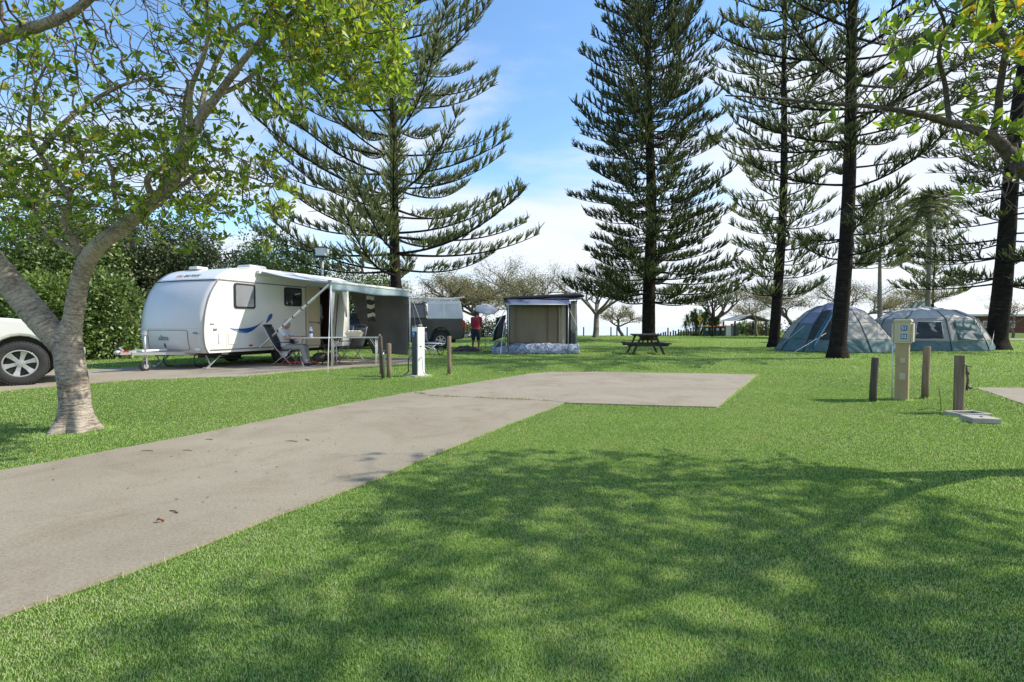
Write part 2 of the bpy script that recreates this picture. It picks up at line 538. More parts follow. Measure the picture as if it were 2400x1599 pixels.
MAT['bark_pine'] = barkmat('dark_pine_bark', [(0.34, (0.006, 0.005, 0.0045)), (0.52, (0.019, 0.015, 0.012)), (0.64, (0.036, 0.028, 0.022)), (0.78, (0.10, 0.08, 0.065))], ring=9, fine=26, bmp=1.0, blotch=5)
MAT['bark_pale'] = barkmat('pale_bark', [(0.32, (0.10, 0.085, 0.07)), (0.5, (0.21, 0.185, 0.155)), (0.7, (0.34, 0.30, 0.26))], ring=8)
MAT['bark_bg'] = barkmat('grey_brown_bark', [(0.32, (0.08, 0.068, 0.055)), (0.5, (0.17, 0.145, 0.12)), (0.7, (0.30, 0.26, 0.215))], ring=8)
MAT['leaf_near'] = leafmat('glossy_green_leaf', [(0.0, (0.08, 0.13, 0.024)), (0.35, (0.17, 0.25, 0.035)), (0.7, (0.31, 0.41, 0.055)), (0.985, (0.48, 0.55, 0.09)), (1.0, (0.45, 0.30, 0.03))], 0.5, 0.4, 0.4, 1.5, nz=0.9)
MAT['leaf_hedge'] = leafmat('dense_shrub_leaf', [(0.0, (0.04, 0.075, 0.022)), (0.42, (0.11, 0.185, 0.045)), (0.82, (0.25, 0.34, 0.085)), (1.0, (0.42, 0.47, 0.22))], 0.25, 0.42, 0.5, 1.2, nz=0.7)
MAT['leaf_hedge_dark'] = leafmat('dark_shrub_leaf', [(0.0, (0.028, 0.046, 0.02)), (0.45, (0.07, 0.10, 0.04)), (0.85, (0.16, 0.195, 0.09)), (1.0, (0.34, 0.37, 0.22))], 0.2, 0.4, 0.5, 1.2, nz=0.8)
MAT['leaf_tree'] = leafmat('mid_green_leaf', [(0.0, (0.065, 0.11, 0.028)), (0.5, (0.15, 0.22, 0.05)), (1.0, (0.27, 0.35, 0.10))], 0.35, 0.5, 0.35, 1.3, nz=0.7)
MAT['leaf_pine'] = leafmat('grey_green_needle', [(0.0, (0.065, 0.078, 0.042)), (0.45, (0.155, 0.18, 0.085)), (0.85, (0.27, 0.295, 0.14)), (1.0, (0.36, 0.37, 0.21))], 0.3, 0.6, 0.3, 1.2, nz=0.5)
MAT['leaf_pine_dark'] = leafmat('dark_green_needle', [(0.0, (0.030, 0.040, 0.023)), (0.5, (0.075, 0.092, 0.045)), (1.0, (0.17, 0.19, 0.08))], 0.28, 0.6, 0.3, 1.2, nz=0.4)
MAT['leaf_bronze'] = leafmat('sparse_bronze_leaf', [(0.0, (0.15, 0.14, 0.07)), (0.5, (0.29, 0.255, 0.145)), (1.0, (0.44, 0.385, 0.25))], 0.35, 0.6, 0.3, 1.1, nz=0.5)
MAT['leaf_olive'] = leafmat('olive_leaf', [(0.0, (0.10, 0.115, 0.045)), (0.5, (0.20, 0.21, 0.095)), (1.0, (0.34, 0.33, 0.18))], 0.35, 0.6, 0.3, 1.1, nz=0.5)
MAT['white'] = pm('white_gloss_paint', (0.80, 0.79, 0.74), 0.28, 0.03, 2, coat=0.3)
MAT['white_metal'] = pm('white_painted_metal', (0.76, 0.76, 0.74), 0.4, 0.06)
MAT['cream'] = pm('cream_vinyl', (0.62, 0.53, 0.36), 0.55, 0.05)
MAT['silver'] = pm('silver_panel', (0.60, 0.60, 0.59), 0.42, 0.03, 2, metal=0.1, coat=0.1)
MAT['black'] = pm('black_plastic', (0.022, 0.022, 0.024), 0.5, 0.2)
MAT['rubber'] = pm('tyre_rubber', (0.035, 0.034, 0.033), 0.85, 0.25, 18, bmp=0.3)
MAT['steel'] = pm('galvanised_steel', (0.50, 0.51, 0.52), 0.42, 0.12, 12, metal=0.7)
MAT['alloy'] = pm('alloy_metal', (0.62, 0.62, 0.63), 0.3, 0.06, 8, metal=0.75)
MAT['chassis'] = pm('chassis_black', (0.03, 0.028, 0.026), 0.7, 0.3)
MAT['grey'] = pm('grey_plastic', (0.22, 0.22, 0.22), 0.5, 0.1)
MAT['dgrey'] = pm('dark_grey_cloth', (0.075, 0.077, 0.08), 0.85, 0.2, 20)
MAT['red'] = pm('red_plastic', (0.55, 0.03, 0.025), 0.35, 0.1)
MAT['blue'] = pm('blue_graphic', (0.02, 0.09, 0.30), 0.3, 0.1, 3)
MAT['lblue'] = pm('light_blue_graphic', (0.10, 0.28, 0.50), 0.3, 0.15, 3)
MAT['amber'] = pm('amber_lens', (0.8, 0.25, 0.02), 0.25, 0.1)
MAT['yellow'] = pm('yellow_paint', (0.78, 0.60, 0.05), 0.4, 0.08)

def glassmat(name, col, rough=0.05, alpha=1.0):
    m, nt, bs, out = _nt(name)
    nt.links.new(ramp(nt, tnoise(nt, 2.0, 3), [(0.3, tuple(c * 0.8 for c in col)), (0.7, col)]), bs.inputs['Base Color'])
    bs.inputs['Roughness'].default_value = rough; bs.inputs['Specular IOR Level'].default_value = 0.8
    bs.inputs['Coat Weight'].default_value = 0.5; bs.inputs['Coat Roughness'].default_value = 0.03
    if alpha < 1:
        t = nt.nodes.new('ShaderNodeBsdfTransparent'); mx = nt.nodes.new('ShaderNodeMixShader'); mx.inputs[0].default_value = alpha
        nt.links.new(t.outputs[0], mx.inputs[1]); nt.links.new(bs.outputs[0], mx.inputs[2]); nt.links.new(mx.outputs[0], out.inputs[0])
    return m
MAT['glass'] = glassmat('dark_glass', (0.03, 0.033, 0.037))
MAT['glass_mid'] = glassmat('caravan_pane', (0.30, 0.31, 0.33))
MAT['glass_sky_paint'] = glassmat('sky_reflection_pane', (0.62, 0.65, 0.68), 0.15)  # pale base colour paints the sky's reflection into the window glass
# ---------------------------------------------------------------- ground, paths, sea, lawn
def crest(x):
    return 57.0 + 48.0 * smoothstep(24, 36, x) + 10.0 * smoothstep(-12, -26, x)

def terrain():
    xs = np.concatenate([np.linspace(-2500, -90, 8), np.linspace(-80, 100, 91), np.linspace(120, 2500, 8)])
    ys = np.concatenate([np.linspace(-60, 40, 41), np.linspace(42, 140, 50), np.linspace(150, 300, 8)])
    vs = []
    for y in ys:
        for x in xs:
            c = crest(x)
            z = 0.0
            if y > c: z = -7.5 * smoothstep(0, 1, (y - c) / 26.0) - 0.02 * (y - c)
            if 30 < y <= c + 4: z += 0.05 * mnoise.noise(Vector((x * 0.12, y * 0.12, 0))) * smoothstep(30, 45, y)
            vs.append((x, y, z))
    nx = len(xs); fs = []
    for j in range(len(ys) - 1):
        for i in range(nx - 1):
            a = j * nx + i
            fs.append((a, a + 1, a + nx + 1, a + nx))
    mb = MB(); mb.add(vs, fs, 0, True)
    return tag(mb.build('ground', MAT['ground'], fixn=False), kind='structure')
terrain()

def sea():
    m, nt, bs, out = _nt('sea_water')
    nt.links.new(ramp(nt, tnoise(nt, 0.05, 4, sc=(1, 6, 1)), [(0.3, (0.50, 0.57, 0.60)), (0.7, (0.66, 0.70, 0.71))]), bs.inputs['Base Color'])  # whitish base colour carries the haze over the water
    bs.inputs['Roughness'].default_value = 0.6
    bump(nt, bs, tnoise(nt, 0.6, 5), 0.5, 0.3)
    mb = MB(); mb.add([(-4000, 80, -6.0), (4000, 80, -6.0), (4000, 4500, -6.0), (-4000, 4500, -6.0)], [(0, 1, 2, 3)])
    tag(mb.build('sea', m), kind='structure')
sea()

def gp(pts): return [ground_at(*p).xy for p in pts]
PATH = gp([(-260, 1165), (0, 1107), (100, 1090), (200, 1071), (414, 1030), (628, 987), (807, 950), (900, 933), (978, 919), (1014, 924), (1120, 928), (1288, 936), (1326, 945),
           (1160, 1009), (1090, 1038), (1000, 1074), (878, 1126), (736, 1180), (557, 1248), (378, 1319), (200, 1380), (0, 1450), (-400, 1600)])
PAD = gp([(974, 921.5), (1053, 909), (1150, 893), (1244, 877.5), (1290, 874), (1400, 874), (1600, 876.5), (1775, 880), (1680, 957), (1500, 952), (1334, 947), (1290, 942), (1120, 934), (1012, 930)])
PAD_LEFT = gp([(-500, 965), (0, 918), (150, 904), (300, 893), (430, 888), (560, 884), (700, 871), (870, 860), (975, 853), (975, 838), (700, 845), (380, 858), (200, 868), (0, 872), (-500, 880)])
PAD_RIGHT = gp([(2288, 911), (2400, 949), (2700, 1060), (2900, 960), (2600, 913), (2400, 911)])
ROAD_FAR = [(30, 39.5), (90, 36.5), (120, 38), (120, 44), (30, 43.5)]

def wobble(poly, amp=0.02, step=0.25, seed=0):
    "an edge worn and grown over by turf: short steps, slightly uneven"
    out = []
    n = len(poly)
    for i in range(n):
        a = Vector(poly[i]); b = Vector(poly[(i + 1) % n])
        d = b - a; k = max(1, int(d.length / step)); nrm = Vector((-d.y, d.x)).normalized()
        for j in range(k):
            p = a + d * j / k
            if j: p = p + nrm * amp * mnoise.noise(Vector((p.x * 1.7 + seed, p.y * 1.7, seed)))
            out.append(p)
    return out

def slab(name, poly, m, z=0.018, seed=0, amp=0.05):
    poly = wobble(poly, amp, 0.22, seed)
    n = len(poly)
    mb = MB()
    mb.add([(p[0], p[1], z) for p in poly] + [(p[0], p[1], -0.08) for p in poly],
           [tuple(range(n))] + [(i, (i + 1) % n, (i + 1) % n + n, i + n) for i in range(n)])
    return tag(mb.build(name, m), kind='structure')
slab('driveway_path', PATH, MAT['concrete'], 0.016, 1, 0.03)
slab('parking_pad', PAD, MAT['pad'], 0.0195, 2, 0.025)
slab('caravan_pad', PAD_LEFT, MAT['pad'], 0.016, 3)
slab('corner_pad', PAD_RIGHT, MAT['pad'], 0.016, 4)
slab('far_road', ROAD_FAR, MAT['pad'], 0.02, 5)

PADS = [PATH, PAD, PAD_LEFT, PAD_RIGHT, ROAD_FAR]
def lawn():
    out = []
    def zone(n, d0, d1, hmin, hmax, w, power, seed, fade):
        rg = np.random.default_rng(seed)
        u = rg.random(n)
        if abs(power - 2) < 1e-6: d = d0 * (d1 / d0) ** u
        else: d = (d0 ** (2 - power) + u * (d1 ** (2 - power) - d0 ** (2 - power))) ** (1 / (2 - power))
        th = (rg.random(n) * 2 - 1) * R(50)
        P = np.stack([d * np.sin(th), d * np.cos(th), np.zeros(n)], 1)
        keep = P[:, 1] > 1.05
        r0, r1 = fade
        pr = np.clip((d - d0) / max(r0 - d0, 1e-6), 0, 1) * np.clip((d1 - d) / max(d1 - r1, 1e-6), 0, 1)
        keep &= rg.random(n) < pr
        keep &= P[:, 1] < np.array([crest(x) + 3 for x in P[:, 0]]) if d1 > 40 else keep
        jit = P[:, :2] + rg.normal(size=(n, 2)) * 0.022
        for poly in PADS: keep &= ~inpoly(jit, poly)
        P = P[keep]; d = d[keep]; n = len(P)
        lean = rg.normal(size=(n, 3)); lean[:, 2] = 0
        D = unit(np.array([0, 0, 1.0]) + lean * 0.62)
        h = hmin + (hmax - hmin) * rg.random(n) ** 1.5
        sd = rg.normal(size=(n, 3)); sd[:, 2] = 0; sd = unit(sd)
        ww = (w[0] + (w[1] - w[0]) * (d - d0) / (d1 - d0))[:, None]
        a = P - sd * ww / 2; b = P + sd * ww / 2; a[:, 2] -= 0.004; b[:, 2] -= 0.004
        V = np.stack([a, b, P + D * h[:, None]], 1).reshape(-1, 3)
        out.append(V)
    zone(800000, 1.25, 7.5, 0.006, 0.019, (0.0022, 0.0052), 1.6, 1, (1.3, 4.2))
    zone(620000, 3.8, 21, 0.007, 0.024, (0.0035, 0.014), 1.7, 2, (6.5, 12))
    zone(420000, 11, 62, 0.010, 0.05, (0.009, 0.055), 1.55, 3, (20, 61))
    # longer blades where the mower cannot reach: along slab edges and round posts, pillars and trunks
    rg = np.random.default_rng(77); Q = []
    for poly in PADS[:4]:
        for i in range(len(poly)):
            a = np.array(poly[i]); b = np.array(poly[(i + 1) % len(poly)]); L = np.linalg.norm(b - a)
            if min(a[1], b[1]) < 0.5 or L > 8: continue
            k = int(L * 170); t = rg.random((k, 1)); nn = np.array([-(b - a)[1], (b - a)[0]]) / L
            q_ = a + (b - a) * t + nn * rg.normal(size=(k, 1)) * 0.018
            for other in PADS[:4]:
                if other is not poly: q_ = q_[~inpoly(q_, other)]
            Q.append(q_)
    for px, py, r, k in ((178, 1012, .24, 700), (2045, 941, .055, 170), (2167, 934, .055, 170), (1053, 879, .05, 170), (898, 889, .04, 120), (912, 887, .055, 150), (893, 880, .04, 80), (2113, 937, .11, 320), (2246, 968, .08, 200),
                         (2297, 990, .17, 380), (2270, 975, .21, 380), (981, 882, .24, 500)):
        g = ground_at(px, py); th = rg.random((k, 1)) * 6.283; rr = r * (1 + .35 * np.abs(rg.normal(size=(k, 1))))
        Q.append(np.array([[g.x, g.y]]) + np.concatenate([np.cos(th), np.sin(th)], 1) * rr)
    for px, d, r in ((1814, 25.8, .42), (1962, 17.4, .42), (2334, 23.4, .65), (1521, 38, .75)):
        k = 900; th = rg.random((k, 1)) * 6.283; rr = r * (1 + .25 * np.abs(rg.normal(size=(k, 1))))
        Q.append(np.array([[at(px, 763, d).x, d]]) + np.concatenate([np.cos(th), np.sin(th)], 1) * rr)
    Q = np.concatenate(Q); n = len(Q); P = np.concatenate([Q, np.zeros((n, 1))], 1)
    ln_ = rg.normal(size=(n, 3)); ln_[:, 2] = 0; D = unit(np.array([0, 0, 1.0]) + ln_ * .55); h = (.014 + .028 * rg.random(n) ** 2)[:, None] * np.clip(P[:, 1:2] / 7, 1, 1.8)
    sd = rg.normal(size=(n, 3)); sd[:, 2] = 0; sd = unit(sd); w_ = (.0014 + .00035 * P[:, 1:2])
    out.append(np.stack([P - sd * w_, P + sd * w_, P + D * h], 1).reshape(-1, 3))
    o = np_mesh('grass', np.concatenate(out), 3, MAT['grass'])
    tag(o, 'short mown green lawn grass', 'grass', kind='stuff')
lawn()
# ---------------------------------------------------------------- trees
def rv(rg, n): return unit(rg.normal(size=(n, 3)))

def grow_cloud(limbs, attractors, step=0.13, kill=0.17, infl=1.3, iters=90, rmin=0.0045, seed=1, bias=(0, 0, 0.0)):
    """grow twigs from given limbs towards attractor points (space colonisation).
    limbs: list of (points, radii). returns nodes, parents, radii."""
    rg = np.random.default_rng(seed)
    P = []; par = []; rad = []; fixed = []
    for pts, rr, attach in limbs:
        prev = None
        if attach is not None and P:
            A = np.array(P); prev = int(np.argmin(((A - np.array(pts[0])) ** 2).sum(1)))
        for i in range(len(pts) - 1):
            a = Vector(pts[i]); b = Vector(pts[i + 1]); k = max(1, int((b - a).length / step))
            for j in range(k + (1 if i == len(pts) - 2 else 0)):
                t = j / k
                if prev is not None and i == 0 and j == 0 and attach is not None:
                    continue
                P.append(tuple(a.lerp(b, t))); par.append(-1 if prev is None else prev)
                rad.append(rr[i] * (1 - t) + rr[i + 1] * t); fixed.append(True)
                prev = len(P) - 1
    P = np.array(P); n0 = len(P)
    A = np.array(attractors, dtype=float)
    nearest = np.zeros(len(A), int); nd = np.full(len(A), 1e9)
    def upd(start):
        nonlocal nearest, nd
        if start >= len(P): return
        for s in range(start, len(P), 400):
            D = ((A[:, None, :] - P[None, s:s + 400, :]) ** 2).sum(2)
            k = D.argmin(1); d = np.sqrt(D[np.arange(len(A)), k])
            m = d < nd; nearest[m] = k[m] + s; nd[m] = d[m]
    upd(0)
    bias = np.array(bias)
    cnt = {}
    for it in range(iters):
        act = nd < infl if it > 12 else nd < infl * 1.6
        if not act.any(): break
        ids = nearest[act]; dirs = unit(A[act] - P[ids])
        acc = np.zeros((len(P), 3)); np.add.at(acc, ids, dirs)
        u = np.unique(ids)
        u = np.array([k for k in u if cnt.get(k, 0) < 3])
        if len(u) == 0: break
        for k in u: cnt[k] = cnt.get(k, 0) + 1
        nw = P[u] + step * unit(unit(acc[u]) + bias + rg.normal(size=(len(u), 3)) * 0.30)
        st = len(P)
        P = np.concatenate([P, nw]); par += list(u); rad += [0.0] * len(u); fixed += [False] * len(u)
        upd(st)
        keep = nd > kill
        A = A[keep]; nearest = nearest[keep]; nd = nd[keep]
        if len(A) == 0: break
    # pipe model radii for the grown part
    n = len(P); s = np.zeros(n)
    for i in range(n - 1, n0 - 1, -1):
        if s[i] == 0: s[i] = rmin ** 2.3
        s[par[i]] += s[i]
    r = np.array(rad)
    for i in range(n0, n): r[i] = min(s[i] ** (1 / 2.3), max(rmin, r[par[i]] * 0.92))
    return P, par, r, n0

def chains(P, par, r):
    "split a tree of nodes into long chains, thickest child continues"
    n = len(P); kids = [[] for _ in range(n)]
    roots = []
    for i, p in enumerate(par):
        (roots if p < 0 else kids[p]).append(i)
    out = []
    stack = [(k, None) for k in roots]
    while stack:
        i, prev = stack.pop()
        ch = [] if prev is None else [prev]
        ch.append(i)
        while kids[i]:
            ks = sorted(kids[i], key=lambda k: -r[k])
            for k in ks[1:]: stack.append((k, i))
            i = ks[0]; ch.append(i)
        out.append(ch)
    return out, kids

def rosettes(C, D, rg, nmin=6, nmax=12, ln=0.10, w=0.042, spread=0.9):
    "clusters of leaves at twig ends"
    O = []; DD = []; LL = []
    for c, d in zip(C, D):
        k = rg.integers(nmin, nmax + 1)
        a = rg.random(k) * 2 * math.pi
        x = unit(np.cross(d, rg.normal(size=3))[None])[0]; y = np.cross(d, x)
        tilt = 0.35 + rg.random(k) * spread
        dd = d[None] * np.cos(tilt)[:, None] + (x[None] * np.cos(a)[:, None] + y[None] * np.sin(a)[:, None]) * np.sin(tilt)[:, None]
        O.append(c[None] + dd * 0.012 - d[None] * rg.random((k, 1)) * 0.05); DD.append(dd); LL.append(ln * (0.7 + 0.5 * rg.random(k)))
    O = np.concatenate(O); DD = np.concatenate(DD); LL = np.concatenate(LL)
    return obovate(O, DD, LL, LL * (w / ln), rg, np.array([0, 0, 0.7]))

def sample_px(rg, n, x0, x1, y0, y1, d0, d1):
    out = []
    for _ in range(n):
        out.append(tuple(at(x0 + (x1 - x0) * rg.random(), y0 + (y1 - y0) * rg.random(), d0 + (d1 - d0) * rg.random())))
    return out
def sample_ell(rg, n, c, r):
    v = unit(rg.normal(size=(n, 3))) * (rg.random((n, 1)) ** (1 / 2.4))
    return [tuple(p) for p in v * np.array(r) + np.array(c)]

def limb(pts, radii, attach=True):
    "pts: (px, py, depth) read off the photograph"
    return ([tuple(at(*p)) for p in pts], radii, True if attach else None)

def smooth_limbs(limbs):
    out = []
    for pts, rr, at_ in limbs:
        P = [Vector(p) for p in pts]
        np_, nr = [], []
        for i in range(len(P) - 1):
            p0 = P[max(i - 1, 0)]; p1 = P[i]; p2 = P[i + 1]; p3 = P[min(i + 2, len(P) - 1)]
            for j in range(4):
                t = j / 4
                np_.append(0.5 * ((2 * p1) + (p2 - p0) * t + (2 * p0 - 5 * p1 + 4 * p2 - p3) * t * t + (3 * p1 - p0 - 3 * p2 + p3) * t ** 3))
                nr.append(rr[i] * (1 - t) + rr[i + 1] * t)
        np_.append(P[-1]); nr.append(rr[-1])
        out.append((np_, nr, at_))
    return out

def broad_tree(name, label, base, limbs, attractors, bark, leafm, seed, leaf_fn, group=None, ln=0.10, trunk_n=1, **kw):
    root = empty(name, label, 'tree', base, 0, group)
    limbs = smooth_limbs(limbs)
    P, par, r, n0 = grow_cloud([([tuple(p) for p in a], b, c) for a, b, c in limbs], attractors, seed=seed, **kw)
    rg = np.random.default_rng(seed + 5)
    B = Vector(base)
    # the trunk and the limbs as smooth tubes
    tr = MB(); lb = MB(); L = 0
    for i, (pts, rr, _) in enumerate(limbs):
        mb = tr if i < trunk_n else lb
        pts = [Vector(p) for p in pts]
        dense = []; dr = []
        for k in range(len(pts) - 1):
            for j in range(2):
                dense.append(pts[k].lerp(pts[k + 1], j / 2) - B); dr.append(rr[k] * (1 - j / 2) + rr[k + 1] * j / 2)
        dense.append(pts[-1] - B); dr.append(rr[-1])
        sd = seed * 3.1 + i
        def sq(q, a, rad, dense=dense, sd=sd):
            p = dense[q]; flare = 1.0
            if i == 0 and p.z < 0.55:
                flare += 0.40 * ((0.55 - p.z) / 0.55) ** 2 * (0.60 + 0.75 * math.sin(a * 3 + 1.0) + 0.55 * math.sin(a * 5 + 2.2))
            fold = (0.06 + 0.09 * max(0, 1 - p.z / 0.9)) * math.sin(a * 4 + 0.6 + p.z * 0.8) + 0.03 * math.sin(a * 9 + p.z * 2) if i == 0 else 0
            return rad * flare * (1 + fold + 0.07 * mnoise.noise(Vector((math.cos(a) * 1.3 + sd, math.sin(a) * 1.3, p.length * 2.2))) + 0.022 * math.sin(p.length * 55))
        def sqt(q, a, rad, dense=dense):
            p = dense[q]; k = max(0.0, 1 - p.z / 1.05)
            a2 = a + 0.35 * math.sin(p.z * 2.0)
            crease = -abs(math.sin(a2 * 2.5 + 0.4)) ** 0.6 * 0.5 + 0.35 * abs(math.cos(a2 * 1.5 + 1.0))
            root = max(0.0, 1 - p.z / 0.32) ** 2 * (0.34 + 0.34 * math.sin(a2 * 5 + 0.8) + 0.16 * math.sin(a2 * 3))
            return rad * (1 + 0.30 * (0.25 + 0.75 * k) * crease * -0.8 + root + 0.06 * mnoise.noise(Vector((math.cos(a) * 1.6, math.sin(a) * 1.6, p.z * 3))) + 0.02 * mnoise.noise(Vector((math.cos(a) * 3, math.sin(a) * 3, p.z * 24))))
        if i < trunk_n: sq_ = sqt
        else:
            def sq_(q, a, rad, dense=dense, sd=sd):
                return rad * (1 + 0.10 * mnoise.noise(Vector((math.cos(a) + sd, math.sin(a), dense[q].length * 3))) + 0.025 * math.sin(dense[q].length * 70))
        mb.tube(dense, dr, 56 if i < trunk_n else 14, squash=sq_)
    tr.build('trunk', bark, root, fixn=False)
    if lb.v: lb.build('limb', bark, root, fixn=False)
    # twigs
    ch, kids = chains(P, par, r)
    tw = MB()
    Bn = np.array(base)
    for c in ch:
        c2 = [k for q, k in enumerate(c) if k >= n0 or (q + 1 < len(c) and c[q + 1] >= n0)]
        if len(c2) < 2: continue
        rr = [max(r[k], 0.004) if k >= n0 else min(r[k], r[c2[1]] * 1.15) for k in c2]
        rr[-1] *= 0.6
        tw.tube([P[k] - Bn for k in c2], rr, 5 if max(rr) < 0.02 else 7, caps=False)
    # short bare side twigs
    grown = np.arange(n0, len(P))
    pick = grown[rg.random(len(grown)) < kw.get('side', 0.25)] if len(grown) else []
    tips = [i for i in grown if not kids[i]]
    for i in pick:
        d = Vector(unit((P[i] - P[par[i]])[None])[0]); q = Vector(rg.normal(size=3)).normalized()
        d = (d + q * 1.1).normalized(); p = Vector(P[i] - Bn); ps = [p]
        for s in range(3):
            p = p + d * (0.05 + 0.05 * rg.random()); ps.append(p.copy()); d = (d + Vector(rg.normal(size=3)) * 0.3).normalized()
        tw.tube(ps, [0.004, 0.0035, 0.003, 0.002], 4, caps=False)
    tw.build('twigs', MAT['bark_twig'], root, fixn=False)
    C = []; D = []
    for i in tips:
        pr = leaf_fn(P[i])
        if rg.random() < pr[0]:
            C.append(P[i] - Bn); D.append(unit((P[i] - P[par[i]])[None] + np.array([[0, 0, 0.3]]))[0])
    for i in grown:
        if kids[i] and rg.random() < leaf_fn(P[i])[1]:
            C.append(P[i] - Bn); D.append(unit((P[i] - P[par[i]])[None] + rg.normal(size=(1, 3)) * 0.7)[0])
    V = rosettes(C, D, rg, ln=ln, w=ln * 0.40)
    np_mesh('foliage', V, 6, leafm, root)
    return root

rg = np.random.default_rng(3)
# the spreading tree on the left
L_limbs = [
    limb([(180, 1014, 5.45), (178, 960, 5.45), (172, 900, 5.45), (165, 850, 5.45), (158, 800, 5.45), (168, 755, 5.46)], [0.140, 0.132, 0.128, 0.128, 0.124, 0.088], False),
    limb([(150, 815, 5.45), (100, 755, 5.42), (50, 695, 5.4), (0, 635, 5.35), (-60, 560, 5.2), (-130, 430, 5.0), (-170, 290, 4.7), (-110, 150, 4.4), (0, 88, 4.2), (90, 62, 4.15), (175, 26, 4.1), (260, -50, 4.0)],
         [0.115, 0.125, 0.125, 0.122, 0.115, 0.098, 0.085, 0.065, 0.046, 0.04, 0.032, 0.02]),
    limb([(160, 800, 5.45), (172, 740, 5.45), (183, 680, 5.42), (198, 625, 5.38), (232, 575, 5.3), (290, 530, 5.25), (345, 485, 5.2), (385, 452, 5.15), (420, 395, 5.1), (448, 320, 5.0), (475, 270, 5.0), (512, 222, 4.95), (556, 160, 4.9), (596, 112, 4.85), (640, 66, 4.8), (700, 20, 4.7), (780, -60, 4.6)],
         [0.10, 0.088, 0.083, 0.079, 0.076, 0.075, 0.068, 0.06, 0.052, 0.046, 0.042, 0.036, 0.030, 0.025, 0.021, 0.016, 0.011]),
    limb([(195, 590, 5.38), (168, 560, 5.3), (150, 528, 5.25), (160, 490, 5.2), (165, 462, 5.15), (140, 430, 5.1), (118, 395, 5.0), (92, 360, 4.95), (70, 310, 4.9), (72, 250, 4.8), (90, 190, 4.7), (128, 120, 4.6)],
         [0.04, 0.037, 0.034, 0.031, 0.028, 0.025, 0.022, 0.019, 0.016, 0.013, 0.01, 0.007]),
    limb([(188, 598, 5.4), (140, 570, 5.45), (100, 535, 5.5), (82, 500, 5.5), (74, 465, 5.5), (20, 462, 5.5), (-60, 450, 5.5)], [0.03, 0.026, 0.023, 0.02, 0.016, 0.013, 0.008]),
    limb([(345, 488, 5.2), (352, 455, 5.1), (345, 420, 5.0), (375, 395, 4.9), (420, 350, 4.8), (430, 290, 4.7), (432, 240, 4.6), (442, 190, 4.5)], [0.034, 0.03, 0.026, 0.023, 0.02, 0.017, 0.013, 0.008]),
    limb([(380, 455, 5.15), (420, 440, 5.2), (450, 415, 5.3), (478, 400, 5.35), (530, 400, 5.4), (600, 420, 5.5), (640, 440, 5.6)], [0.026, 0.022, 0.02, 0.017, 0.013, 0.01, 0.006]),
    limb([(448, 320, 5.0), (444, 250, 4.9), (450, 200, 4.8), (478, 130, 4.7), (490, 60, 4.6), (480, -20, 4.5)], [0.03, 0.026, 0.022, 0.019, 0.015, 0.01]),
    limb([(470, 280, 5.0), (480, 215, 5.05), (520, 120, 5.1), (560, 60, 5.1), (640, 45, 5.2), (720, 55, 5.3), (800, 100, 5.4)], [0.028, 0.024, 0.02, 0.017, 0.014, 0.01, 0.006]),
    limb([(512, 222, 4.95), (560, 200, 5.0), (600, 170, 5.05), (650, 140, 5.1), (720, 150, 5.2), (800, 200, 5.3), (870, 250, 5.4)], [0.024, 0.021, 0.018, 0.016, 0.013, 0.01, 0.006]),
    limb([(285, 535, 5.25), (270, 470, 5.2), (262, 400, 5.1), (238, 360, 5.0), (190, 355, 4.9), (150, 330, 4.8), (60, 320, 4.7)], [0.022, 0.019, 0.017, 0.015, 0.013, 0.01, 0.007]),
    limb([(92, 360, 4.95), (150, 290, 5.0), (220, 235, 5.1), (300, 195, 5.2), (380, 180, 5.3)], [0.028, 0.024, 0.02, 0.014, 0.008]),
]
att = (sample_px(rg, 1300, 690, 1000, -20, 270, 4.4, 5.9) + sample_px(rg, 420, 480, 800, -120, 240, 4.2, 5.6)
       + sample_px(rg, 700, -80, 480, -60, 330, 3.9, 6.0) + sample_px(rg, 1150, -60, 490, 300, 505, 4.4, 6.3)
       + sample_px(rg, 190, 470, 700, 350, 495, 4.9, 5.9) 
       + sample_px(rg, 240, 300, 1000, -400, -40, 3.6, 5.4) + sample_px(rg, 160, -300, 300, -400, -60, 3.6, 5.5))
att = att + [tuple(np.array(p) + rg.normal(size=3) * 0.22) for p in att] + [tuple(np.array(p) + rg.normal(size=3) * 0.3) for p in att[:1200]]
att = [p for p in att if 1200 + F * p[0] / p[1] < 965 and not (1200 + F * p[0] / p[1] > 700 and 763 - F * (p[2] - EYE) / p[1] > 255 + 60 * mnoise.noise(Vector((p[0] * 2, p[1], 0))))]
att = [p for p in att if mnoise.noise(Vector((p[0] * 1.4, p[1] * 1.4, p[2] * 1.4))) > -0.22]
def leafL(p):
    x = 1200 + F * p[0] / p[1]; y = 763 - F * (p[2] - EYE) / p[1]
    nz = mnoise.noise(Vector((p[0] * 2.1 + 9, p[1] * 2.1, p[2] * 2.1)))
    if x > 640 and y < 290: return (1.0, 0.85)
    if y > 300: return (0.95 if nz > -0.25 else 0.5, 0.42)
    if x > 470: return (0.9, 0.42)
    return (0.8, 0.2) if nz > 0.04 else (0.15, 0.02)
broad_tree('spreading_tree', 'large spreading tree with ringed grey forked trunk beside the driveway, left of the caravan', tuple(ground_at(178, 1010)),
           L_limbs, att, MAT['bark_grey'], MAT['leaf_near'], 21, leafL, ln=0.076, step=0.105, kill=0.125, infl=1.0, iters=110)

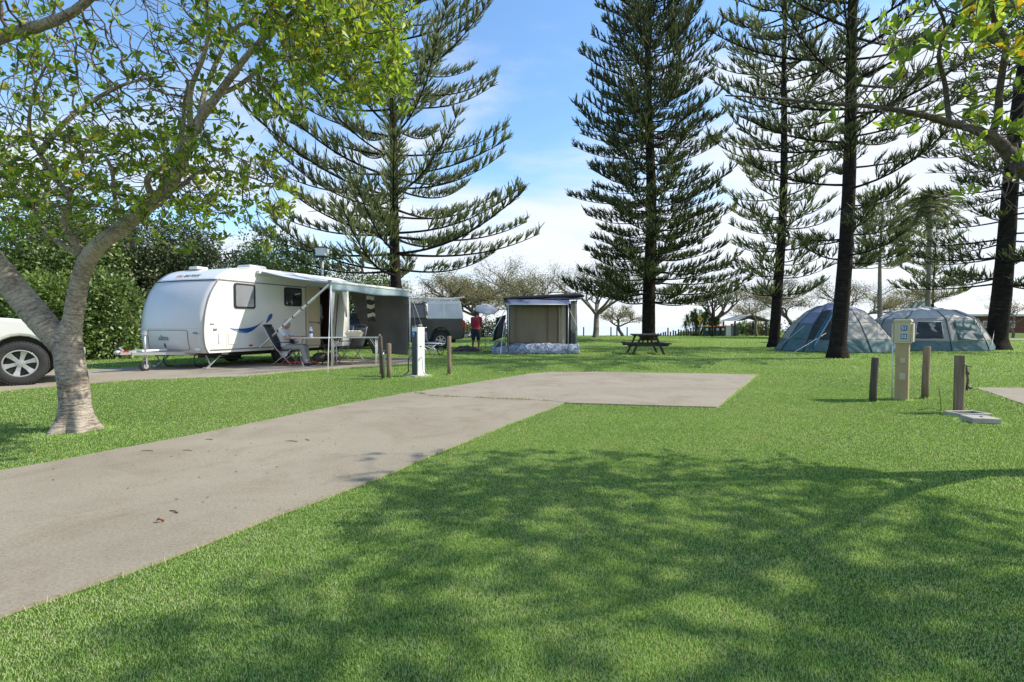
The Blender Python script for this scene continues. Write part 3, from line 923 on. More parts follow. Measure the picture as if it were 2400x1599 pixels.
# the tree on the right, its trunk outside the frame and its limb reaching in
bR = Vector((5.15, 3.95, 0))
R_limbs = [
    ([(5.15, 3.95, 0.0), (5.1, 3.95, 0.5), (4.85, 3.93, 1.2), (4.45, 3.9, 1.75), (4.05, 3.88, 2.12), (3.75, 3.85, 2.32)], [0.13, 0.11, 0.088, 0.07, 0.056, 0.047], None),
    limb([(2372, 372, 3.85), (2345, 338, 3.84), (2318, 318, 3.83), (2270, 300, 3.8), (2225, 288, 3.75), (2180, 275, 3.7), (2120, 262, 3.6), (2040, 250, 3.5), (1940, 243, 3.4), (1830, 232, 3.3), (1700, 224, 3.2)],
         [0.046, 0.042, 0.038, 0.024, 0.026, 0.022, 0.017, 0.014, 0.010, 0.007, 0.004]),
    limb([(2322, 320, 3.83), (2338, 275, 3.8), (2342, 220, 3.75), (2352, 150, 3.7), (2358, 95, 3.65), (2332, 50, 3.6), (2318, -10, 3.55), (2300, -120, 3.5)], [0.028, 0.024, 0.022, 0.02, 0.018, 0.015, 0.012, 0.008]),
    limb([(2356, 110, 3.65), (2300, 80, 3.6), (2265, 40, 3.5), (2255, 0, 3.45), (2200, -60, 3.4)], [0.02, 0.016, 0.012, 0.01, 0.006]),
    limb([(2225, 288, 3.75), (2215, 200, 3.7), (2200, 130, 3.6), (2215, 60, 3.5), (2180, -20, 3.4)], [0.018, 0.015, 0.012, 0.01, 0.006]),
    ([(4.85, 3.93, 1.2), (5.3, 3.7, 2.3), (5.7, 3.4, 3.2), (5.9, 3.0, 4.2), (6.3, 2.6, 5.1)], [0.065, 0.055, 0.04, 0.03, 0.015], True),
    ([(5.3, 3.7, 2.3), (6.2, 4.1, 3.2), (7.0, 4.3, 4.1), (7.6, 4.4, 5.0)], [0.045, 0.035, 0.025, 0.012], True),
    ([(5.7, 3.4, 3.2), (5.5, 2.7, 4.0), (5.2, 2.3, 4.6), (4.8, 2.2, 5.0)], [0.035, 0.028, 0.02, 0.012], True),
    ([(5.9, 3.0, 4.2), (6.6, 2.2, 4.9), (7.4, 1.7, 5.4)], [0.028, 0.02, 0.01], True),
    ([(4.4, 3.9, 2.9), (4.3, 4.0, 3.8), (4.2, 4.2, 4.7), (4.5, 4.1, 5.4)], [0.03, 0.025, 0.018, 0.01], True),
]
attR = (sample_px(rg, 420, 1980, 2440, -80, 130, 3.0, 4.8) + sample_px(rg, 300, 2060, 2440, 90, 330, 3.3, 4.8) + sample_px(rg, 130, 1640, 2150, 120, 300, 3.0, 4.0) + sample_px(rg, 120, 2240, 2440, 300, 480, 3.6, 4.8)
        + sample_ell(rg, 1500, (5.5, 2.8, 4.7), (2.3, 2.1, 1.25)) + sample_ell(rg, 300, (4.6, 3.2, 4.5), (1.2, 1.3, 0.8)) + sample_ell(rg, 120, (7.9, 2.6, 4.9), (1.3, 1.3, 0.9)))
_sh = np.array([(p[0] - 1.07 * p[2], p[1] - 0.075 * p[2]) for p in attR]); _in = inpoly(_sh + np.array([-0.30, 0.25]), PATH) | inpoly(_sh, PATH)
attR = [p for p, q_ in zip(attR, _in) if not q_ or p[1] > 4.6]
attR = [p for p in attR if mnoise.noise(Vector((p[0] * 0.9, p[1] * 0.9 + 4, p[2] * 0.9))) > -0.18]
def leafR(p):
    x = 1200 + F * p[0] / max(p[1], 0.1); y = 763 - F * (p[2] - EYE) / max(p[1], 0.1)
    if p[1] > 2 and 1650 < x < 2420 and y > 110: return (0.42, 0.05)
    if p[1] > 2 and 1650 < x < 2420 and y > -60: return (0.6, 0.1)
    return (1.0, 0.85)
broad_tree('leaning_tree', 'tree whose bare limb and few bright leaf clusters reach in at the upper right corner', tuple(bR),
           R_limbs, attR, MAT['bark_dusk'], MAT['leaf_near'], 33, leafR, ln=0.092, step=0.12, kill=0.15)

# ---- Norfolk pines
def norfolk(name, label, base, h, lean, tr, z0, rad, gap, nbr, leafm, seed, tuft=0.34, cord=0.045, dens=1.0, up=0.30, droop=0.10, group='tall pines on the lawn', fork=None, trunk_tufts=0.0, side=1.0, asym=None, spacing=0.34, shoots=3, cords=8, bark='bark_pine', ztop=None, flare=1.5):
    rg = np.random.default_rng(seed)
    root = empty(name, label, 'pine tree', base, 0, group)
    def axis(z): return Vector((lean[0] * z + 0.12 * math.sin(z * 0.35 + seed), lean[1] * z, z))
    ax0 = axis(0); 
    def ax(z): return axis(z) - ax0
    def trr(z): return tr * (1 - 0.93 * (z / h)) * (1 + (flare - 1) * max(0, 1 - z / 0.6) ** 2)
    t = MB(); zs = [0, 0.12, 0.3, 0.6, 1.0] + list(np.arange(1.6, h, 0.8)) + [h]
    t.tube([ax(z) - Vector((0, 0, 0.1 if z == 0 else 0)) for z in zs], [trr(z) for z in zs], 18,
           squash=lambda i, a, r: r * (1 + 0.05 * mnoise.noise(Vector((math.cos(a) * 2, math.sin(a) * 2, zs[i] * 2 + seed))) + (0.10 * math.sin(a * 5 + seed) + 0.06 * math.sin(a * 8) if zs[i] < 0.35 else 0)))
    t.build('trunk', MAT[bark], root, fixn=False)
    br = MB(); O = []; D = []; LN = []
    z = z0; k = 0; ztop = ztop or h
    while z < min(h - 0.3, ztop):
        f = (z - z0) / (h - z0)
        n = nbr if isinstance(nbr, int) else rg.integers(nbr[0], nbr[1] + 1)
        a0 = rg.random() * 6.28
        for j in range(n):
            a = a0 + 2 * math.pi * (j + 0.35 * (rg.random() - 0.5)) / n
            if rg.random() > dens: continue
            L = rad(f) * (0.78 + 0.34 * rg.random())
            if asym: L *= asym(a, z)
            if L < 0.3: continue
            zz = z + (rg.random() - 0.5) * gap * 0.5
            hd = Vector((math.cos(a), math.sin(a), 0)); sd = Vector((-hd.y, hd.x, 0))
            upk = up * (1.0 + 0.5 * f) * (0.8 + 0.4 * rg.random()); dr = droop * (1 - f) ; bend = (rg.random() - 0.5) * 0.18
            def pt(s): return ax(zz) + hd * (L * s) + sd * (L * bend * s * s) + Vector((0, 0, L * (-dr * s + (upk * s ** 2.5) + 0.13 * f * s)))
            ns = max(5, int(L / 0.5))
            ps = [pt(i / ns) for i in range(ns + 1)]
            r0 = min(0.018 + 0.007 * L, trr(zz) * 0.5)
            br.tube(ps, [r0 * (1 - 0.82 * i / ns) + 0.004 for i in range(ns + 1)], 5, caps=False)
            s = 0.22 + 0.12 * rg.random()
            while s < 1.0:
                p = pt(s); tan = (pt(min(1, s + 0.02)) - pt(s - 0.02)).normalized()
                ll = (0.50 + 0.62 * (1 - s)) * tuft / 0.34 * (0.8 + 0.4 * rg.random())
                ll = min(ll, L * 0.5)
                for q in range(shoots):
                    sgn = (-1, 1, 0)[q % 3]
                    d = (tan * (0.8 + 0.4 * rg.random()) + sd * sgn * (0.8 + 0.3 * rg.random()) * side + Vector((0, 0, 0.42 + 0.35 * rg.random() + (0.45 if sgn == 0 else 0)))).normalized()
                    l2 = ll * (0.45 if sgn == 0 else 1.0)
                    if sgn and l2 > 0.35: br.tube([p, p + d * l2 * 0.45, p + d * l2 * 0.8 + Vector((0, 0, l2 * 0.1))], [0.012, 0.009, 0.005], 3, caps=False)
                    for c in range(cords):
                        u = 0.15 + 0.8 * rg.random() if sgn else 0.1 + 0.6 * rg.random()
                        O.append(p + d * l2 * u * 0.85); dd = d + Vector((0, 0, 0.55)) + Vector(rg.normal(size=3)) * 0.33
                        D.append(dd); LN.append(tuft * (0.6 + 0.6 * rg.random()))
                s += spacing / L * (0.75 + 0.5 * rg.random())
            for c in range(cords):
                p = pt(0.96); O.append(p); D.append(tan + Vector((0, 0, 0.3)) + Vector(rg.normal(size=3)) * 0.22); LN.append(tuft * (0.8 + 0.5 * rg.random()))
        z += gap * (0.85 + 0.3 * rg.random()); k += 1
    if trunk_tufts:
        for q in range(int(trunk_tufts * (min(h, ztop) - z0) * 7)):
            zz = z0 + rg.random() * (min(h, ztop) - z0); a = rg.random() * 6.28
            p = ax(zz) + Vector((math.cos(a), math.sin(a), 0)) * trr(zz)
            for c in range(9):
                O.append(p); D.append(Vector((math.cos(a), math.sin(a), 0.7)) + Vector(rg.normal(size=3)) * 0.4); LN.append(tuft * (0.8 + 0.8 * rg.random()))
    if fork:
        zf, az, hf = fork
        b0 = ax(zf); tip = b0 + Vector((math.cos(az) * hf * 0.16, math.sin(az) * hf * 0.16, hf))
        br.tube([b0, b0.lerp(tip, 0.15) + Vector((math.cos(az) * 0.25, 0, -0.1)), b0.lerp(tip, 0.6), tip], [trr(zf) * 0.6, trr(zf) * 0.55, trr(zf) * 0.35, 0.05], 8)
    br.build('branches', MAT[bark], root, fixn=False)
    O = np.array([tuple(o) for o in O]); D = np.array([tuple(d) for d in D]); LN = np.array(LN)
    V = strips(O, D, LN, cord * (0.8 + 0.5 * rg.random(len(O))), 0.45, rg)
    np_mesh('foliage', V, 4, leafm, root)
    return root

def base_at(px, d): return tuple(Vector((at(px, 763, d).x, d, 0)))
norfolk('norfolk_pine', 'airy pine with upswept tiered branches rising behind the caravan awning', base_at(938, 27.5), 24.5, (-0.035, 0), 0.33, 3.9,
        lambda f: 8.0 * (1 - f) ** 0.50, 1.12, (5, 7), MAT['leaf_pine'], 41, cord=0.055, up=0.27, droop=0.06, trunk_tufts=1.0, dens=0.88, spacing=0.48, cords=12, tuft=0.44)
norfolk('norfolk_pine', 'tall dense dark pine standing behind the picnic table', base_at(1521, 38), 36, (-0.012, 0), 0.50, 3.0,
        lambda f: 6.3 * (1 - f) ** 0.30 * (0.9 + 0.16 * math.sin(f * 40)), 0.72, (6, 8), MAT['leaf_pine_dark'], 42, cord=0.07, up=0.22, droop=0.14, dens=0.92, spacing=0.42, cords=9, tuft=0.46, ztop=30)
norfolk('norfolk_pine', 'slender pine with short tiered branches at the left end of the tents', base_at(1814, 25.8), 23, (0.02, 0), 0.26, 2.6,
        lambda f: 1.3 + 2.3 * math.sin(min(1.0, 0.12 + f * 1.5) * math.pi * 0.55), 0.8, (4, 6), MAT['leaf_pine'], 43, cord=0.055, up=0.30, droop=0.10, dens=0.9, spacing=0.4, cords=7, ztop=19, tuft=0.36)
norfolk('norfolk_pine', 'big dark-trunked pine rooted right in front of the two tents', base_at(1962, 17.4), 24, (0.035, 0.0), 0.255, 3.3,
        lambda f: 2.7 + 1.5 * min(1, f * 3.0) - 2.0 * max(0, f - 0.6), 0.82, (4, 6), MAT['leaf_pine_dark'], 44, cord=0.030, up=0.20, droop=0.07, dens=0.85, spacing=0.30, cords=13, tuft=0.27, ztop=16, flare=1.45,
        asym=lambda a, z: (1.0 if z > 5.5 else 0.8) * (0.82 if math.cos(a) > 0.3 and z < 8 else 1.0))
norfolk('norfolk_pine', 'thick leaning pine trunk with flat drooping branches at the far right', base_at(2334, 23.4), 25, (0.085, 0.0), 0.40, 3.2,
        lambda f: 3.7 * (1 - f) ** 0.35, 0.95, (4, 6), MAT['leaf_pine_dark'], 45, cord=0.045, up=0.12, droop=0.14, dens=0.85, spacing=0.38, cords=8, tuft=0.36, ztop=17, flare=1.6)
norfolk('norfolk_pine', 'distant grey-trunked pine seen above the right tent between the nearer trunks', base_at(2063, 46), 13.5, (0.01, 0), 0.24, 6.5,
        lambda f: 3.4 * (1 - f) ** 0.5, 0.9, (5, 7), MAT['leaf_pine'], 46, cord=0.08, up=0.3, spacing=0.5, cords=7, tuft=0.5, bark='bark_pale')
norfolk('norfolk_pine', 'thin pale-trunked pine just right of the palm', base_at(2187, 55), 14, (0.01, 0), 0.14, 4.2,
        lambda f: 3.6 * (1 - f) ** 0.6, 1.0, (5, 6), MAT['leaf_pine'], 47, cord=0.09, up=0.3, spacing=0.6, cords=6, tuft=0.5, dens=0.8)
norfolk('norfolk_pine', 'small young pine with flat open tiers behind the bins', base_at(1670, 51), 7.4, (0.0, 0), 0.10, 3.2,
        lambda f: 2.5 * (1 - f) ** 0.5, 1.0, (4, 5), MAT['leaf_pine'], 48, cord=0.07, up=0.06, droop=0.0, spacing=0.45, cords=6, tuft=0.36, group='young pines near the beach')

# ---- bushes and background trees
def bush(name, label, base, blobs, leafm, n, ln, seed, stems=5, cat='shrub', group=None, bark='bark_bg', drop=0.0, wide=0.5, fill=0.35, stem_r=0.05):
    rg = np.random.default_rng(seed)
    root = empty(name, label, cat, base, 0, group)
    B = np.array(base); O = []; D = []
    tot = sum(b[1][0] * b[1][2] for b in blobs)
    for c, r in blobs:
        k = int(n * 1.35 * r[0] * r[2] / tot)
        v = unit(rg.normal(size=(k, 3)))
        ph = v * np.array(r)
        bumpy = np.array([mnoise.noise(Vector((float(p[0]) * 1.4 + c[0], float(p[1]) * 1.4 + c[1], float(p[2]) * 1.4 + seed))) + 0.5 * mnoise.noise(Vector((float(p[0]) * 4 + c[0], float(p[1]) * 4, float(p[2]) * 4))) for p in ph])
        inner = rg.random(k) < fill
        rr = 1 + 0.38 * bumpy - np.where(inner, rg.random(k) * 0.45, rg.random(k) * 0.08)
        p = ph * rr[:, None] + np.array(c)
        ok = p[:, 2] > 0.05
        p = p[ok]; v = v[ok]
        O.append(p); D.append(v * 0.8 + rg.normal(size=v.shape) * 0.75 + np.array([0, 0, -drop]))
    O = np.concatenate(O); D = np.concatenate(D)
    l = ln * (0.6 + 0.7 * rg.random(len(O)))
    np_mesh('foliage', leaves(O, D, l, l * wide, rg, 0.5, np.array([0, 0, 0.5])), 4, leafm, root)
    if stems:
        st = MB()
        for i in range(stems):
            c, r = blobs[i % len(blobs)]
            a = Vector(((rg.random() - 0.5) * 0.6 + c[0] * 0.35, (rg.random() - 0.5) * 0.4 + c[1] * 0.35, -0.05))
            e = Vector((c[0] + (rg.random() - 0.5) * r[0], c[1] + (rg.random() - 0.5) * r[1], c[2] + r[2] * 0.2))
            m1 = a.lerp(e, 0.35) + Vector(rg.normal(size=3)) * 0.12; m2 = a.lerp(e, 0.7) + Vector(rg.normal(size=3)) * 0.15
            st.tube([a, m1, m2, e], [stem_r, stem_r * 0.8, stem_r * 0.5, stem_r * 0.2], 7)
        st.build('stems', MAT[bark], root, fixn=False)
    return root

HG = 'dense shrubs along the left boundary'
def hb(px, d, hgt, wid, seed, label, nblob=7, leafm='leaf_hedge', n=16000, ln=0.13, name='boundary_shrub', cat='shrub', group=HG, low=0.3, dep=1.3, stems=7, **kw):
    r0 = random.Random(seed)
    b = base_at(px, d)
    bl = [((0, 0, hgt * 0.52), (wid * 0.5, dep * 0.9, hgt * 0.46)), ((wid * 0.2, -0.2, hgt * 0.22), (wid * 0.36, dep * 0.8, hgt * 0.24)), ((-wid * 0.25, 0, hgt * 0.2), (wid * 0.3, dep * 0.8, hgt * 0.22))]
    for i in range(nblob):
        bl.append(((r0.uniform(-0.8, 0.8) * wid * 0.5, r0.uniform(-0.7, 0.5) * dep, r0.uniform(low, 0.78) * hgt), (wid * r0.uniform(.16, .30), dep * r0.uniform(.4, .6), hgt * r0.uniform(.13, .22))))
    return bush(name, label, b, bl, MAT[leafm], n, ln, seed, stems, cat, group, **kw)
hb(-130, 17.5, 4.4, 6.0, 1, 'leftmost boundary shrub, mostly outside the frame behind the white car', low=0.2)
hb(60, 18.0, 5.9, 5.2, 2, 'tall glossy boundary shrub behind the white car', low=0.15, n=22000)
hb(215, 19.5, 5.7, 4.6, 3, 'boundary shrub between the forked trunk and the caravan, bare stems low down', low=0.35, n=22000, stems=12, leafm='leaf_hedge_dark', nblob=9)
hb(350, 21.0, 5.8, 4.6, 4, 'dark boundary shrub rising behind the front of the caravan', n=22000, leafm='leaf_hedge_dark', nblob=9)
hb(455, 22.5, 5.0, 4.6, 5, 'last boundary shrub, rounded and darkest, over the caravan roof', n=20000, leafm='leaf_hedge_dark', nblob=9)
hb(120, 16.6, 2.9, 2.6, 6, 'low bright clump of shrub in front of the taller boundary shrubs', leafm='leaf_tree', n=9000, low=0.2)
hb(262, 17.6, 3.0, 2.2, 7, 'mid-height leafy shrub beside the front of the caravan', n=8000, low=0.3, stems=9)
TG = 'leafy trees behind the caravan roof'
hb(640, 29, 6.6, 4.4, 11, 'loose green tree showing above the middle of the caravan roof', leafm='leaf_tree', name='leafy_tree', cat='tree', group=TG, n=11000, ln=0.17, dep=2, fill=0.5)
hb(735, 31, 5.6, 5.0, 12, 'green tree behind the lamp post', leafm='leaf_tree', name='leafy_tree', cat='tree', group=TG, n=11000, ln=0.17, dep=2, fill=0.5)
hb(845, 30, 4.3, 4.6, 13, 'low rounded green tree behind the awning roof', leafm='leaf_tree', name='leafy_tree', cat='tree', group=TG, n=9000, ln=0.16, dep=2, fill=0.4)
hb(560, 34, 5.8, 2.6, 14, 'small olive tree between the boundary shrubs and the roof', leafm='leaf_olive', name='leafy_tree', cat='tree', group=TG, n=5000, ln=0.15, dep=1.5, fill=0.5)

def wisp(name, label, base, h, spread, seed, leafm='leaf_bronze', nleaf=2600, trunk_r=0.16, levels=5, fan=3, low=0.18, ln=0.2, cat='tree', group='sparse coastal trees along the beach edge', bark='bark_bg', upb=0.25, forks=4):
    "wide low coastal tree: several limbs from near the ground, fine twigs, thin foliage"
    rg = random.Random(seed); g2 = np.random.default_rng(seed)
    root = empty(name, label, cat, base, 0, group)
    mb = MB(); tips = []
    def go(p, d, L, r, lv):
        ps = [p]; rr = [r]; q = p; dd = d
        for i in range(3):
            dd = (dd + Vector((rg.gauss(0, .16), rg.gauss(0, .16), rg.gauss(0, .10)))).normalized()
            q = q + dd * L / 3; ps.append(q); rr.append(r * (1 - 0.28 * (i + 1) / 3))
        mb.tube(ps, [q_ * 0.55 for q_ in rr], 7 if lv < 2 else (5 if lv < 4 else 3), caps=False)
        if lv >= levels: tips.append((q, dd)); return
        if lv >= 2: tips.append((q, dd))
        for k in range(fan if lv else forks):
            s = Vector((rg.gauss(0, 1) * spread, rg.gauss(0, 1) * spread, rg.gauss(0, .45)))
            nd = (dd * 1.0 + s * (0.62 if lv else 0.8) + Vector((0, 0, upb))).normalized()
            st = ps[rg.choice((2, 3, 3))] if lv else q
            go(st, nd, L * rg.uniform(.62, .84), r * rg.uniform(.5, .66), lv + 1)
    L0 = h * 0.22
    go(Vector((0, 0, -0.05)), Vector((rg.uniform(-.1, .1), 0, 1)), L0 * low / 0.25, trunk_r, 0)
    zmax = max(t[0].z for t in tips); sc = h / zmax
    mb.v = [(a * sc * 1.35, b * sc * 1.35, c * sc) for a, b, c in mb.v]
    mb.build('trunk', MAT[bark], root, fixn=False)
    T = np.array([tuple(t[0] * sc) for t in tips]) * np.array([1.35, 1.35, 1]); n = int(nleaf * 3.0)
    if n:
        i = g2.integers(0, len(T), n)
        O = T[i] + g2.normal(size=(n, 3)) * np.array([0.24, 0.24, 0.24]) * h / 6
        l = ln * 0.72 * (0.5 + 0.8 * g2.random(n))
        np_mesh('foliage', leaves(O, g2.normal(size=(n, 3)) + np.array([0, 0, .2]), l, l * 0.45, g2), 4, MAT[leafm], root)
    return root
wisp('coastal_tree', 'bare many-limbed tree with thin olive crown between the canvas tent and the big dark pine', base_at(1395, 47), 7.2, 1.15, 101, 'leaf_olive', 2200, 0.13, 5, 3, 0.12, 0.16, forks=6, upb=0.35)
wisp('coastal_tree', 'tall thin twiggy tree behind the canvas tent roof', base_at(1275, 52), 8.2, 0.9, 102, 'leaf_olive', 2600, 0.17, 5, 3, 0.2, 0.16)
wisp('coastal_tree', 'bronze twiggy tree directly behind the man in red', base_at(1130, 50), 6.3, 1.3, 103, 'leaf_bronze', 4600, 0.16, 5, 3, 0.15, 0.17)
wisp('coastal_tree', 'bronze twiggy tree above the grey utility vehicle', base_at(1020, 49), 6.2, 1.3, 104, 'leaf_bronze', 5200, 0.16, 5, 3, 0.15, 0.17)
wisp('coastal_tree', 'low bronze thicket tree behind the shade screen', base_at(925, 46), 5.2, 1.3, 105, 'leaf_bronze', 4200, 0.15, 5, 3, 0.15, 0.17)
wisp('coastal_tree', 'rounded bronze tree left of the canvas tent roof', base_at(1205, 53), 6.6, 1.2, 106, 'leaf_bronze', 4200, 0.15, 5, 3, 0.15, 0.17)
wisp('coastal_tree', 'small pale wispy tree left of the big dark pine trunk', base_at(1462, 54), 3.4, 1.3, 107, 'leaf_bronze', 1600, 0.10, 4, 4, 0.15, 0.15)
wisp('coastal_tree', 'leafless vase-shaped tree behind the bins and pandanus', base_at(1665, 56), 6.2, 0.9, 108, 'leaf_bronze', 500, 0.14, 5, 3, 0.12, 0.12, forks=6, upb=0.5)
wisp('coastal_tree', 'twiggy tree between the slender pine and the left tent', base_at(1868, 46), 6.0, 1.2, 109, 'leaf_bronze', 3600, 0.15, 5, 3, 0.2, 0.15)
wisp('coastal_tree', 'twiggy tree left of the slender pine trunk', base_at(1775, 53), 5.2, 1.1, 110, 'leaf_bronze', 2400, 0.13, 5, 3, 0.2, 0.15)
wisp('coastal_tree', 'grey twiggy tree above the gap between the two tents', base_at(2010, 48), 5.6, 1.3, 111, 'leaf_bronze', 3600, 0.15, 5, 3, 0.2, 0.15)
wisp('coastal_tree', 'small bare tree against the far building at the right edge', base_at(2375, 47), 4.2, 1.1, 112, 'leaf_olive', 700, 0.11, 5, 3, 0.22, 0.13)
wisp('coastal_tree', 'twiggy tree with thin crown above the right tent', base_at(2120, 56), 5.4, 1.2, 113, 'leaf_bronze', 2600, 0.13, 5, 3, 0.2, 0.15)
wisp('coastal_tree', 'pale dry tree peeping between the boundary shrubs and the leafy trees', base_at(548, 42), 9.0, 0.9, 114, 'leaf_bronze', 2200, 0.15, 5, 3, 0.2, 0.16)
# scrub under them
UG = 'low scrub at the edge of the lawn'
hb(1000, 47, 1.9, 9.0, 61, 'low scrub behind the grey utility vehicle', leafm='leaf_olive', name='low_scrub', group=UG, n=3800, ln=0.2, dep=1.2, stems=4)
hb(1180, 50, 1.8, 8.0, 62, 'low scrub behind the canvas tent', leafm='leaf_olive', name='low_scrub', group=UG, n=3200, ln=0.2, dep=1.2, stems=4)
hb(1925, 50, 2.0, 6.5, 63, 'low scrub behind the left tent', leafm='leaf_olive', name='low_scrub', group=UG, n=3200, ln=0.2, dep=1.2, stems=4)
hb(1790, 57, 1.7, 3.6, 64, 'green scrub right of the picnic shelter', leafm='leaf_olive', name='low_scrub', group=UG, n=2200, ln=0.2, dep=1, stems=3)
hb(1748, 62, 1.6, 3.4, 65, 'dark scrub seen through the picnic shelter', leafm='leaf_hedge', name='low_scrub', group=UG, n=2000, ln=0.2, dep=1, stems=3)
hb(870, 44, 2.1, 9.0, 66, 'low scrub behind the shade screen', leafm='leaf_olive', name='low_scrub', group=UG, n=3600, ln=0.2, dep=1.2, stems=4)

def straps(O, D, L, w, rg, seg=5, sag=0.9):
    "long drooping strap leaves as bent ribbons; returns quads"
    D = unit(D); S = unit(np.cross(D, np.array([0, 0, 1.0]) + rg.normal(size=D.shape) * 0.05))
    pts = []
    for i in range(seg + 1):
        t = i / seg
        pts.append(O + D * (L[:, None] * t) + np.array([0, 0, -1.0]) * (L[:, None] * sag * t * t * 0.5))
    out = []
    for i in range(seg):
        wa = w * (1 - i / seg) ** 0.6; wb = w * (1 - (i + 1) / seg) ** 0.6 if i < seg - 1 else w * 0.05
        out.append(np.stack([pts[i] - S * wa / 2, pts[i] + S * wa / 2, pts[i + 1] + S * wb / 2, pts[i + 1] - S * wb / 2], 1).reshape(-1, 3))
    return np.concatenate(out)

def palm(base, h, label, seed, nf=70, fl=1.9, r=0.13, name='palm_tree'):
    rg = np.random.default_rng(seed)
    root = empty(name, label, 'palm tree', base)
    t = MB(); zs = np.linspace(0, h, 14)
    t.tube([(0.05 * math.sin(z * 0.3), 0, z - 0.05) for z in zs], [r * (1.25 - 0.35 * z / h) for z in zs], 12)
    t.build('trunk', MAT['bark_pale'], root, fixn=False)
    q = MB(); V = []
    for i in range(nf):
        a = rg.random() * 6.28; el = rg.uniform(-0.9, 1.45); d = Vector((math.cos(a) * math.cos(el), math.sin(a) * math.cos(el), math.sin(el)))
        L = fl * rg.uniform(.8, 1.1); sag = 1.15
        ps = [Vector((0, 0, h)) + d * L * s + Vector((0, 0, -L * sag * s * s * 0.6)) for s in np.linspace(0, 1, 7)]
        q.tube(ps, [0.03 * (1 - s * 0.8) for s in np.linspace(0, 1, 7)], 4, caps=False)
        n = 46; s = rg.uniform(0.15, 1, n)
        O = np.array([tuple(Vector((0, 0, h)) + d * L * x + Vector((0, 0, -L * sag * x * x * 0.6))) for x in s])
        sd = np.array(tuple(d.cross(Vector((0, 0, 1))).normalized())); sg = np.where(rg.random(n) < .5, -1, 1)[:, None]
        DD = np.array(tuple(d))[None] * 0.7 + sd[None] * sg + rg.normal(size=(n, 3)) * 0.2 + np.array([0, 0, -0.45])
        V.append(strips(O, DD, 0.55 * (1 - 0.5 * np.abs(s - 0.5)), 0.05, 0.2, rg))
    q.build('frond_stalks', MAT['bark_bg'], root, fixn=False)
    np_mesh('fronds', np.concatenate(V), 4, MAT['leaf_olive'], root)
palm(base_at(2172, 34), 9.2, 'tall palm with shaggy drooping crown behind the right tent', 71)

def pandanus(base, h, w, label, seed, n=26):
    rg = np.random.default_rng(seed)
    root = empty('pandanus_shrub', label, 'shrub', base)
    st = MB(); V = []
    for i in range(n):
        c = np.array([rg.uniform(-1, 1) * w / 2, rg.uniform(-.7, .7), 0]); c[2] = h * (0.35 + 0.6 * rg.random() * (1 - (abs(c[0]) / (w / 2)) ** 2 * 0.6))
        st.tube([(c[0] * 0.4, c[1] * 0.3, 0), (c[0] * 0.8, c[1], c[2] * 0.5), tuple(c)], [0.04, 0.035, 0.03], 6)
        k = 70
        D = unit(rg.normal(size=(k, 3)) + np.array([0, 0, 0.5])); L = rg.uniform(.5, .95, k)
        V.append(straps(np.repeat(c[None], k, 0), D, L * 1.1, 0.11, rg, 3, 0.9))
    st.build('stems', MAT['bark_bg'], root, fixn=False)
    np_mesh('foliage', np.concatenate(V), 4, MAT['leaf_tree'], root)
pandanus(base_at(1632, 55.5), 2.9, 4.6, 'spiky strap-leaved pandanus clump behind the yellow diamond sign', 81)
# ---------------------------------------------------------------- the caravan and its awning
CV = Vector((-7.68, 12.77, 0)); CVR = math.atan2(0.927, 0.375)
WID = 2.35
def cvw(s, w, z): return CV + Vector((0.375 * s - 0.927 * w, 0.927 * s + 0.375 * w, z))   # local -> world
PROF = [(0.10, .42), (0.015, .60), (-0.02, .90), (0.0, 1.25), (0.07, 1.62), (0.20, 1.97), (0.40, 2.29), (0.68, 2.52), (0.98, 2.64), (1.35, 2.70), (5.0, 2.70), (5.28, 2.60), (5.38, 2.35), (5.42, 1.4), (5.40, .42)]
def catmull(P, k):
    out = []
    for i in range(len(P) - 1):
        p0 = P[max(i - 1, 0)]; p1 = P[i]; p2 = P[i + 1]; p3 = P[min(i + 2, len(P) - 1)]
        for j in range(k):
            t = j / k
            out.append(tuple(0.5 * ((2 * p1[a]) + (p2[a] - p0[a]) * t + (2 * p0[a] - 5 * p1[a] + 4 * p2[a] - p3[a]) * t * t + (3 * p1[a] - p0[a] - 3 * p2[a] + p3[a]) * t ** 3) for a in (0, 1)))
    out.append(P[-1])
    return out
FR = catmull(PROF[:7], 5); FT = catmull(PROF[5:10], 5)[5:]          # lower front, upper front
